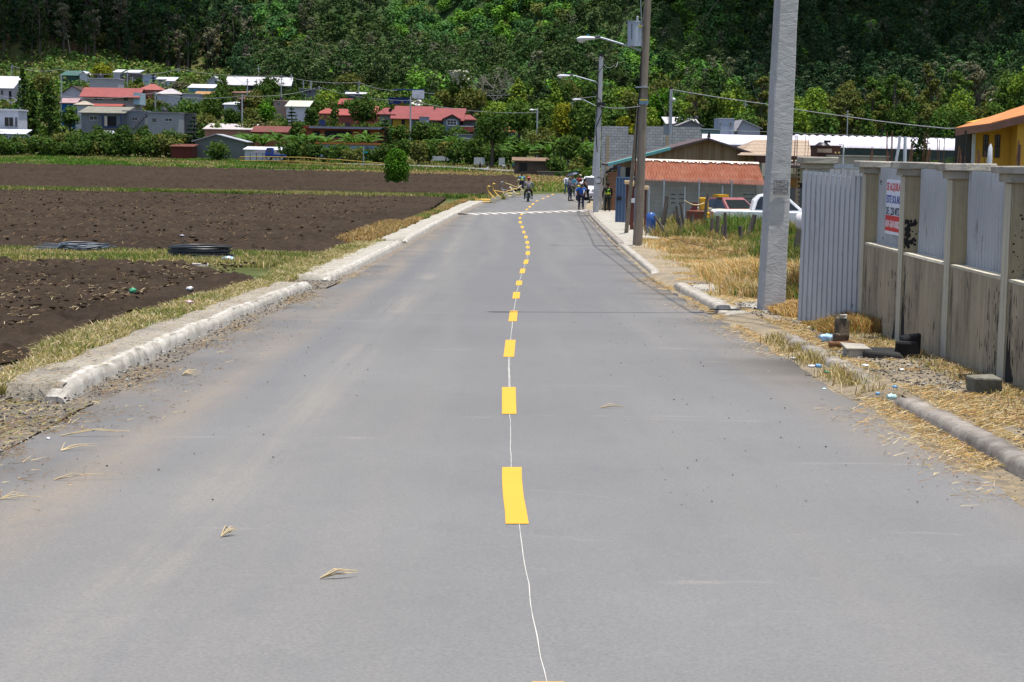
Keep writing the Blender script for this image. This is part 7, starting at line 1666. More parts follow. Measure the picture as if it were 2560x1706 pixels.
# white suv by the people, seen from its front
suv = [(-2.3, .42), (-2.33, 1.0), (-2.2, 1.10), (.8, 1.06), (1.7, 1.0), (2.22, .85), (2.3, .60), (2.28, .38)]
ucab = [(-2.15, 1.08), (-1.95, 1.70), (-1.6, 1.80), (.0, 1.80), (.85, 1.08), (.85, 1.0), (-2.15, 1.0)]
loc = Vector((P(1472, 500, 139).x+.4, 141.2, Tz(7, 141)))
vehicle('parked_suv', loc, R_(-105), 'white car parked nose towards the camera behind the group of people', 'car', suv, ucab, 1.85, WHP, (-1.45, 1.45),
        [('windscreen', ((.80, 1.12), (.07, 1.74))), ('side', [(-1.9, 1.14), (-1.8, 1.66), (-.6, 1.72), (-.6, 1.14)]), ('side', [(-.52, 1.14), (-.52, 1.72), (-.05, 1.70), (.6, 1.14)])], lights(2.26, .80, -2.3, .9))
# small blue truck far left
loc = Vector((P(690, 400, 300).x, 300, P(690, 402, 300).z))
tk = [(-1.6, .45), (-1.6, 1.0), (.5, 1.0), (.5, 1.2), (1.7, 1.2), (1.75, .45)]; tc2 = [(.45, 1.15), (.45, 2.0), (.7, 2.08), (1.4, 2.05), (1.7, 1.2), (1.7, 1.15)]
vehicle('blue_truck', loc, R_(180), 'small bright blue truck parked behind the yellow railing', 'truck', tk, tc2, 1.7, simple('truck_blue', (.015, .04, .20), None, rough=.3), (-1.0, 1.1), [('side', [(.6, 1.3), (.65, 1.85), (1.3, 1.85), (1.5, 1.3)]), ('windscreen', ((1.68, 1.3), (1.45, 1.95)))], None, .38)
# white wrapped vehicle among the bushes
vehicle('covered_van', Vector((P(256, 352, 329).x, 331, P(256, 352, 329).z)), R_(200), 'white covered van among the dark bushes below the blue framed porch', 'van', [(-1.7, .3), (-1.75, 1.2), (.6, 1.2), (1.6, .9), (1.75, .3)], [(-1.7, 1.15), (-1.6, 1.75), (.2, 1.8), (.9, 1.15)], 1.7, WHP, (-1.1, 1.1), [('side', [(-.2, 1.25), (-.2, 1.65), (.15, 1.65), (.6, 1.25)])], None, .32)
# blue barrel
e = empty('blue_barrel', (P(1630, 560, 74).x, 74, Tz(5.9, 74)), 'blue plastic barrel beside the right brown gate pillar', 'barrel')
x, g = P(1627, 560, 74).x, Tz(5.9, 74); m = MB(); zt = P(1630, 532, 74).z; h = zt-g
m.tube([(x, 74, g), (x, 74, g+.02), (x, 74, g+h*.1), (x, 74, g+h*.33), (x, 74, g+h*.36), (x, 74, g+h*.64), (x, 74, g+h*.67), (x, 74, g+h*.94), (x, 74, zt)], [.14, .17, .19, .195, .205, .195, .205, .17, .10], 16); m.build('body', simple('barrel_blue', (.02, .07, .24), (.03, .09, .30), 3, rough=.35, spec=.5), e)
# barricades on the left of the bend
YB_ = simple('barrier_yellow', (.66, .40, .04), (.5, .33, .10), 6, rough=.5)
CRM = simple('barrier_cream', (.62, .55, .38), (.5, .44, .3), 6)
def barrier(u, v, lab, mat, hgt=1.15, lean=-.35, rail=None, seed=0):
    p = G(u, v, .03); e = empty('barrier', p, lab, 'barrier', 'fallen pipe barriers at the left of the bend')
    m = MB(); x, y, z = p; t = Vector
    m.tube([(x-1.6, y+.1, z+.08), (x-.8, y+.03, z+.07), (x, y, z+.07)], .05, 7); m.tube([(x-1.2, y+.7, z+.08), (x-.5, y+.6, z+.08), (x+.1, y+.5, z+.08)], .05, 7); m.build('foot_tube', mat, e)
    m = MB(); m.cyl((x+.05, y-.12, z+.2), (x+.05, y+.6, z+.2), .2, n=12); m.build('roller', CRM, e)
    for dy in (0, .45):
        m = MB(); m.tube([(x+.18, y+dy, z+.30), (x-.12, y+dy, z+.55), (x-.30, y+dy, z+.8), (x-.36, y+dy, z+hgt), (x-.30, y+dy, z+hgt+.10), (x-.18, y+dy, z+hgt+.06)], .045, 7); m.build('upright', mat, e)
    if rail:
        m = MB(); m.tube([(x-.25, y+.2, z+.75), (x+rail*.35, y+.3, z+.62), (x+rail*.7, y+.4, z+.82), (x+rail, y+.5, z+.95)], .035, 6); m.build('rail', mat, e)
    return e
barrier(1231, 508, 'nearest bright yellow pipe barrier lying at the road edge', YB_, 1.05); barrier(1243, 503, 'second yellow pipe barrier with a curved rail', YB_, 1.15, rail=1.5)
barrier(1263, 499, 'grey pipe barrier with a round white base', simple('barrier_grey', (.28, .28, .32), (.2, .2, .23), 4), 1.2, rail=1.2)
barrier(1284, 494, 'low cream pipe barrier behind the grey one', CRM, .7, rail=.6); barrier(1304, 487, 'farthest pipe barrier, pale yellow, beside the worker in the vest', simple('barrier_pale', (.55, .45, .18), (.45, .38, .2), 5), 1.15, rail=-1.4)
# yellow railing along the far track
rl = empty('yellow_railing', (P(780, 410, 299).x, 299, Tz(-30, 299)), 'long yellow pipe railing along the far track', 'railing')
pts = [(600, 393), (640, 392), (700, 393), (760, 394), (800, 397), (850, 400), (900, 404), (960, 409), (980, 411)]
def ri(u): return float(np.interp(u, [q[0] for q in pts], [q[1] for q in pts]))
for k, dz in enumerate((0, 10)):
    m = MB(); m.tube([P(u, ri(u)+dz, 299) for u, _ in pts], .06, 5); m.build('rail', simple('rail_yellow', (.42, .27, .05), (.35, .24, .08), 3), rl)
for k in range(20): u = 604+k*19.5; m = MB(); a = P(u, ri(u)-1, 299); m.cyl((a.x, 299, a.z-1.25), a, .05, n=6); m.build('post', simple('rail_yellow', (.42, .27, .05), None), rl)
e = empty('teal_sign', (P(908, 415, 297).x, 297, Tz(-24, 297)), 'small teal sign on a grey post by the yellow railing', 'sign'); m = MB(); a = P(909, 366, 297); m.cyl((a.x, 297, Tz(-24, 297)), a, .07, n=6); m.build('post', M_['galv'], e)
m = MB(); b = P(916, 381, 297); m.box(b.x-.5, b.x+.25, 296.85, 296.9, b.z-.12, b.z+.12); m.build('board', simple('sign_teal', (.02, .28, .30), None), e)

# ================================================================== PEOPLE
SKIN = simple('skin', (.16, .085, .05), (.13, .07, .04), 8, rough=.55); SKL = simple('skin_light', (.36, .22, .14), None, rough=.55)
def skin_mesh(name, joints, edges, mat, parent, sub=1):
    me = bpy.data.meshes.new(name); o0 = origin_of(parent)
    me.from_pydata([tuple(Vector(j[0])-o0) for j in joints], edges, []); o = bpy.data.objects.new(name, me); COL.objects.link(o)
    sk = o.modifiers.new('skin', 'SKIN'); sk.use_smooth_shade = True
    for v, j in zip(me.skin_vertices[0].data, joints): v.radius = (j[1], j[2] if len(j) > 2 else j[1])
    me.skin_vertices[0].data[0].use_root = True
    ss = o.modifiers.new('sub', 'SUBSURF'); ss.levels = sub; ss.render_levels = sub
    dg = bpy.context.evaluated_depsgraph_get(); dg.update(); m2 = bpy.data.meshes.new_from_object(o.evaluated_get(dg)); o.modifiers.clear(); o.data = m2
    m2.materials.clear(); m2.materials.append(mat); m2.polygons.foreach_set('use_smooth', [True]*len(m2.polygons)); o.parent = parent; return o
def person(loc, rz, label, top, bottom, H=1.7, skin=SKIN, pose='stand', hat=None, hair=(.015, .012, .01), vest=None, long_sleeve=True, shoes=(.03, .03, .03), stride=.12, armL=None, armR=None, lean=0., sit=False, dress=False):
    e = empty('person', loc, label, 'person'); s = H/1.72
    M = Matrix.Translation(loc) @ Matrix.Rotation(rz, 4, 'Z') @ Matrix.Scale(s, 4)      # faces +x
    ln = R_(lean); B = Matrix.Translation((0, 0, .92)) @ Matrix.Rotation(ln, 4, 'Y') @ Matrix.Translation((0, 0, -.92))
    U = lambda v: M @ (B @ Vector(v)); L = lambda v: M @ Vector(v)
    if sit:      # rider on a motorcycle
        hips = [(0, .10, .86), (0, -.10, .86)]; knees = [(.42, .24, .72), (.42, -.24, .72)]; ank = [(.18, .26, .30), (.18, -.26, .30)]; toe = [(.36, .28, .24), (.36, -.28, .24)]
        pel = (0, 0, .90)
    else:
        hips = [(0, .10, .90), (0, -.10, .90)]; knees = [(stride*.6+.03, .105, .50), (-stride*.3+.03, -.105, .50)]; ank = [(stride, .11, .09), (-stride, -.11, .09)]; toe = [(stride+.17, .13, .04), (-stride+.17, -.13, .04)]; pel = (0, 0, .96)
    aL = armL or [(.0, .21, 1.42), (.03, .27, 1.14), (.12, .26, .92)]; aR = armR or [(.0, -.21, 1.42), (.03, -.27, 1.14), (.12, -.26, .92)]
    J = []; E = []
    def add(p, r, f, prev=None, r2=None):
        J.append((f(p), r*s, (r2 or r)*s)); 
        if prev is not None: E.append((prev, len(J)-1))
        return len(J)-1
    p0 = add(pel, .135, U, None, .105); w = add((0, 0, 1.12), .125, U, p0, .095); c = add((.01, 0, 1.33), .155, U, w, .105); n0 = add((0, 0, 1.47), .065, U, c); hd0 = add((.02, 0, 1.57), .075, U, n0); hd1 = add((.025, 0, 1.66), .085, U, hd0, .09); add((.02, 0, 1.725), .05, U, hd1)
    fing = []
    for arm, sd in ((aL, 1), (aR, -1)):
        a = add(arm[0], .052, U, c); b = add(arm[1], .042, U, a); d = add(arm[2], .03, U, b)
        v = (Vector(arm[2])-Vector(arm[1])).normalized(); q = Vector(arm[2])+v*.06; pm_ = add(q, .030, U, d, .018)
        for k, (o, l) in enumerate(((-.03, .07), (-.01, .08), (.01, .075), (.028, .06))):
            t1 = add(q+v*.035+Vector((o, 0, 0)), .009, U, pm_); t2 = add(q+v*(.035+l*.6)+Vector((o+.008, -sd*.012, 0)), .008, U, t1); add(q+v*(.035+l)+Vector((o+.012, -sd*.028, 0)), .007, U, t2)
        t1 = add(q+Vector((.045, -sd*.005, -.005)), .010, U, pm_); add(q+Vector((.06, -sd*.012, 0))+v*.035, .008, U, t1)
    for i in (0, 1):
        a = add(hips[i], .088, L if not sit else U, p0); b = add(knees[i], .058, L, a); d = add(ank[i], .042, L, b); t = add(toe[i], .040, L, d, .03)
    skin_mesh('body', J, E, skin, e)
    # nose, ears, hair
    m = MB()
    fx = U((.115, 0, 1.61)); m.sphere(fx, .018*s, n=6, m=4)
    for sd in (-1, 1): m.sphere(U((.02, sd*.088, 1.61)), .022*s, n=6, m=4)
    m.build('face', skin, e)
    m = MB()
    for sd in (-1, 1): m.sphere(U((.098, sd*.033, 1.635)), .012*s, n=6, m=4)
    m.sphere(U((.10, 0, 1.565)), .012*s, .024*s, .006*s, n=6, m=4); m.build('eyes_and_mouth', simple('eye_dark', (.03, .015, .012), None), e)
    if hat:
        m = MB(); m.sphere(U((.01, 0, 1.69)), .115*s, .112*s, .10*s, n=14, m=8)
        if hat[1] == 'cap': m.box(.08, .21, -.07, .07, 1.665, 1.68, M @ B)
        m.build('helmet' if hat[1] == 'helmet' else 'cap', hat[0], e)
    m = MB(); m.sphere(U((-.012, 0, 1.66)), .103*s, .1*s, .098*s, n=12, m=8); m.build('hair', simple('hair_%d' % int(hair[0]*1000), hair, None), e)
    # trousers
    J = []; E = []; p0 = add(pel, .15, U if sit else L, None, .12)
    for i in (0, 1):
        a = add(hips[i], .105, L if not sit else U, p0); b = add(knees[i], .075, L, a); d = add(tuple(Vector(ank[i])+Vector((0, 0, .04))), .062, L, b)
    skin_mesh('trousers', J, E, bottom, e)
    J = []; E = []; p0 = add((0, 0, .93), .155, U, None, .13); w = add((0, 0, 1.12), .145, U, p0, .115); c = add((.0, 0, 1.34), .172, U, w, .125); n0 = add((0, 0, 1.44), .075, U, c)
    for arm in (aL, aR):
        a = add(arm[0], .068, U, c); b = add(arm[1], .056, U, a)
        if long_sleeve: add(arm[2], .042, U, b)
    skin_mesh('shirt', J, E, top, e)
    for i in (0, 1):
        m = MB(); a = L(ank[i]); t = L(toe[i]); m.tube([a+Vector((0, 0, -.02)), a.lerp(t, .5), t+(t-a)*.25], [.06*s, .055*s, .04*s], 8); m.build('shoe', simple('shoe_%d' % int(shoes[0]*100), shoes, None), e)
    if vest:
        J = []; E = []; p0 = add((0, 0, .98), .165, U, None, .14); w = add((0, 0, 1.12), .155, U, p0, .125); c = add((.0, 0, 1.33), .182, U, w, .135); add((0, 0, 1.41), .12, U, c, .1)
        v_ = skin_mesh('vest', J, E, vest, e)
        m = MB(); m.cyl(U((0, 0, 1.075)), U((0, 0, 1.125)), .178*s, n=16); m.build('reflective_band', simple('band_orange', (.62, .42, .05), None), v_)
    return e
def cl(name, c): return simple('cloth_'+name, c, tuple(x*.8 for x in c), 6, rough=.85)
HIV = simple('hi_vis_green', (.22, .70, .03), (.18, .60, .03), 6, rough=.6); HIVY = simple('hi_vis_yellow', (.52, .75, .02), (.62, .68, .02), 6)
def at(u, v): p = G(u, v, .03); return p
NAVY = cl('navy', (.012, .018, .04)); BLK = cl('black', (.012, .012, .014))
person(at(1452, 526), R_(-80), 'person in a blue shirt, dark trousers and a pale cap walking on the speed bump', cl('blue', (.02, .10, .38)), NAVY, 1.66, pose='walk', hat=(simple('cap_pale', (.6, .55, .55), None), 'cap'), long_sleeve=False, stride=.14,
       armL=[(.0, .21, 1.42), (.06, .30, 1.18), (.20, .24, .98)], armR=[(.0, -.21, 1.42), (.02, -.31, 1.16), (.22, -.34, 1.02)])
person(at(1518, 532), R_(105), 'person in black clothes and a bright green vest standing right of the lamp poles', BLK, simple('cloth_dark_teal', (.012, .025, .025), None), 1.76, vest=HIV, stride=.07)
person(at(1424, 503), R_(-20), 'person in a grey shirt and slate trousers standing in the road, facing the group', cl('greybrown', (.14, .12, .14)), cl('slate', (.05, .055, .085)), 1.74, hair=(.10, .10, .10), stride=.06, armL=[(.0, .2, 1.42), (.06, .24, 1.16), (.26, .1, 1.10)], armR=[(.0, -.2, 1.42), (.06, -.24, 1.16), (.26, -.1, 1.08)])
person(at(1416, 486), R_(-60), 'woman in a white shirt and wide blue trousers at the left of the group', cl('white', (.6, .62, .68)), cl('jeans', (.05, .12, .20)), 1.66, stride=.13, hair=(.06, .02, .012))
person(at(1467, 508), R_(150), 'person all in black bending towards the white car', BLK, BLK, 1.72, lean=18, stride=.2, long_sleeve=True, armL=[(.0, .2, 1.42), (.22, .2, 1.28), (.42, .12, 1.2)], armR=[(.0, -.2, 1.42), (.22, -.2, 1.28), (.42, -.1, 1.22)])
person(at(1445, 504), R_(60), 'person in a yellow green vest bending down behind the one in blue', cl('dark_grey', (.05, .05, .06)), cl('slate', (.05, .055, .085)), 1.7, vest=HIVY, lean=32, stride=.16)
person(at(1434, 495)+Vector((.1, 5, 0)), R_(-90), 'person in a light blue shirt under the dark umbrella', cl('sky', (.10, .28, .42)), NAVY, 1.7, armR=[(.0, -.2, 1.42), (.12, -.22, 1.28), (.16, -.12, 1.5)])
person(at(1440, 490)+Vector((.35, 3, 0)), R_(-120), 'person in a dark red shirt beside the umbrella', cl('red', (.28, .03, .04)), BLK, 1.68, hair=(.02, .015, .012))
person(at(1449, 490)+Vector((.2, 4, 0)), R_(-100), 'person with a pale hat behind the white car bonnet', cl('pale', (.45, .42, .40)), BLK, 1.68, hat=(simple('cap_tan', (.55, .42, .32), None), 'cap'))
person(Vector((P(1479, 470, 146).x, 146.5, Tz(6.6, 146))), R_(200), 'person with a white cap standing behind the white car', cl('white', (.6, .62, .68)), NAVY, 1.76, hat=(simple('cap_white', (.7, .62, .64), None), 'cap'))
e = empty('umbrella', at(1437, 492)+Vector((.05, 4.2, 1.95)), 'dark blue open umbrella above the group of people', 'umbrella'); c = at(1437, 492)+Vector((.05, 4.2, 1.95))
m = MB(); n = 8; ring = [(c.x+math.cos(6.283*k/n)*.52-.12, c.y+math.sin(6.283*k/n)*.5, c.z-.22+math.cos(6.283*k/n)*.12) for k in range(n)]; mid = [(c.x+math.cos(6.283*k/n)*.3-.05, c.y+math.sin(6.283*k/n)*.3, c.z-.05+math.cos(6.283*k/n)*.06) for k in range(n)]
m.add(ring+mid+[tuple(c)], [(k, (k+1) % n, n+(k+1) % n, n+k) for k in range(n)]+[(n+k, n+(k+1) % n, 2*n) for k in range(n)]); m.build('canopy', simple('umbrella_blue', (.03, .04, .09), None, rough=.5), e); m = MB(); m.cyl(c, c+Vector((.08, 0, -.75)), .012, n=6); m.build('shaft', M_['dark'], e)
person(Vector((P(1304, 478, 167).x, 167, Tz(1, 167))), R_(100), 'worker in a bright yellow vest standing at the farthest barrier', cl('sky', (.10, .28, .42)), NAVY, 1.68, vest=HIVY, stride=.05)
# motorcycle and rider seen from behind
p = at(1321, 505); Mm = Matrix.Translation(p) @ Matrix.Rotation(R_(92), 4, 'Z'); e = empty('motorcycle', p, 'motorcycle with its rider going away down the road', 'motorcycle')
for x in (-.0, 1.25):
    m = MB(); pts = [Mm @ Vector((x+math.cos(6.283*k/20)*.27, 0, .31+math.sin(6.283*k/20)*.27)) for k in range(21)]; m.tube(pts, .05, 8); w_ = m.build('wheel', simple('tyre', (.02, .02, .02), None), e)
    m = MB(); m.cyl(Mm @ Vector((x, -.06, .31)), Mm @ Vector((x, .06, .31)), .06, n=8)
    for k in range(6): m.cyl(Mm @ Vector((x, 0, .31)), Mm @ Vector((x+math.cos(k*1.05)*.25, 0, .31+math.sin(k*1.05)*.25)), .008, n=4)
    m.build('rim', M_['galv'], w_)
BKP = simple('bike_black', (.02, .02, .022), None, rough=.3, spec=.5)
m = MB(); m.hexa([Mm @ Vector(v) for v in ((-.28, -.09, .62), (.75, -.11, .60), (.75, .11, .60), (-.28, .09, .62), (-.34, -.11, .80), (.45, -.13, .78), (.45, .13, .78), (-.34, .11, .80))]); m.build('seat', BKP, e, .03)
m = MB(); m.hexa([Mm @ Vector(v) for v in ((.42, -.12, .62), (.95, -.10, .62), (.95, .10, .62), (.42, .12, .62), (.46, -.14, .88), (.90, -.11, .90), (.90, .11, .90), (.46, .14, .88))]); m.build('tank', BKP, e, .04)
m = MB(); m.box(.25, .75, -.16, .16, .25, .58, Mm); m.build('engine', M_['galv'], e, .03)
m = MB(); m.tube([Mm @ Vector(v) for v in ((.95, 0, .92), (1.1, 0, .6), (1.25, 0, .31))], .04, 6); m.tube([Mm @ Vector(v) for v in ((.72, -.36, 1.02), (.9, -.2, 1.05), (.95, 0, 1.0), (.9, .2, 1.05), (.72, .36, 1.02))], .018, 6); m.build('handlebar', M_['galv'], e)
m = MB(); m.tube([Mm @ Vector(v) for v in ((-.3, 0, .60), (-.30, 0, .40), (-.28, 0, .28))], [.10, .09, .07], 8); m.box(-.36, -.32, -.09, .09, .44, .56, Mm); m.build('mudguard', BKP, e)
m = MB(); m.box(-.385, -.345, -.07, .07, .66, .76, Mm); m.build('tail_light', simple('lamp_pale', (.6, .55, .55), None, rough=.2), e)
m = MB(); m.tube([Mm @ Vector(v) for v in ((.3, -.18, .28), (0, -.20, .30), (-.35, -.21, .36))], .045, 8); m.build('exhaust', M_['galv'], e)
m = MB(); m.tube([Mm @ Vector(v) for v in ((.2, -.3, .28), (.2, .3, .28))], .02, 6); m.build('footrest', BKP, e)
for s in (-1, 1): m = MB(); c = Mm @ Vector((.78, s*.42, 1.22)); m.tube([Mm @ Vector((.8, s*.3, 1.04)), c], .008, 5); m.sphere(c, .05, .02, .04, n=8, m=5); m.build('mirror', M_['dark'], e)
person(p+Vector((-.0, .12, -.02)), R_(92), 'motorcycle rider in a grey shirt and a red helmet, seen from behind', cl('grey', (.22, .21, .24)), BLK, 1.74, hat=(simple('helmet_red', (.62, .03, .06), None, rough=.2, spec=.6), 'helmet'), sit=True, lean=8,
       armL=[(.0, .22, 1.40), (.18, .34, 1.16), (.55, .33, 1.05)], armR=[(.0, -.22, 1.40), (.18, -.34, 1.16), (.55, -.33, 1.05)])
# far people under the dark tree
def far(u, v, c1, c2, lab, Y=292, k=.90, **kw):
    q = P(u, v, Y); person(Vector((q.x, Y, q.z)), R_(-90+(u*37) % 360), lab, cl(*c1), cl(*c2), 1.7*k, **kw)
far(1200, 430, ('black', (.012, .012, .014)), ('black2', (.014, .014, .016)), 'far dark figure left of the white motorcycle under the tree')
far(1219, 429, ('navy', (.012, .018, .04)), ('black2', (.014, .014, .016)), 'far dark figure right of the white motorcycle')
far(1259, 433, ('white', (.6, .62, .68)), ('khaki', (.22, .2, .15)), 'far figure in a white shirt and khaki trousers')
far(1271, 431, ('maroon', (.05, .02, .04)), ('black2', (.014, .014, .016)), 'far dark figure right of the white shirted one')
far(1283, 430, ('teal', (.02, .12, .13)), ('black2', (.014, .014, .016)), 'far figure in teal at the crumbling shed')
q = P(1211, 433, 290); Mm = Matrix.Translation(q) @ Matrix.Rotation(R_(10), 4, 'Z'); e = empty('motorcycle', q, 'far white motorcycle standing between two dark figures', 'motorcycle')
for x in (-.65, .65): m = MB(); m.tube([Mm @ Vector((x+math.cos(6.283*k/14)*.27, 0, .31+math.sin(6.283*k/14)*.27)) for k in range(15)], .05, 6); m.build('wheel', simple('tyre', (.02, .02, .02), None), e)
m = MB(); m.prism([(-.8, .6), (-.2, .45), (.3, .35), (.7, .7), (.55, 1.05), (.35, .75), (-.1, .7), (-.8, .8)], 'y', -.15, .15, Mm); m.build('body', WHP, e)

# ================================================================== TREES AND BUSHES
CATT = 'tree'
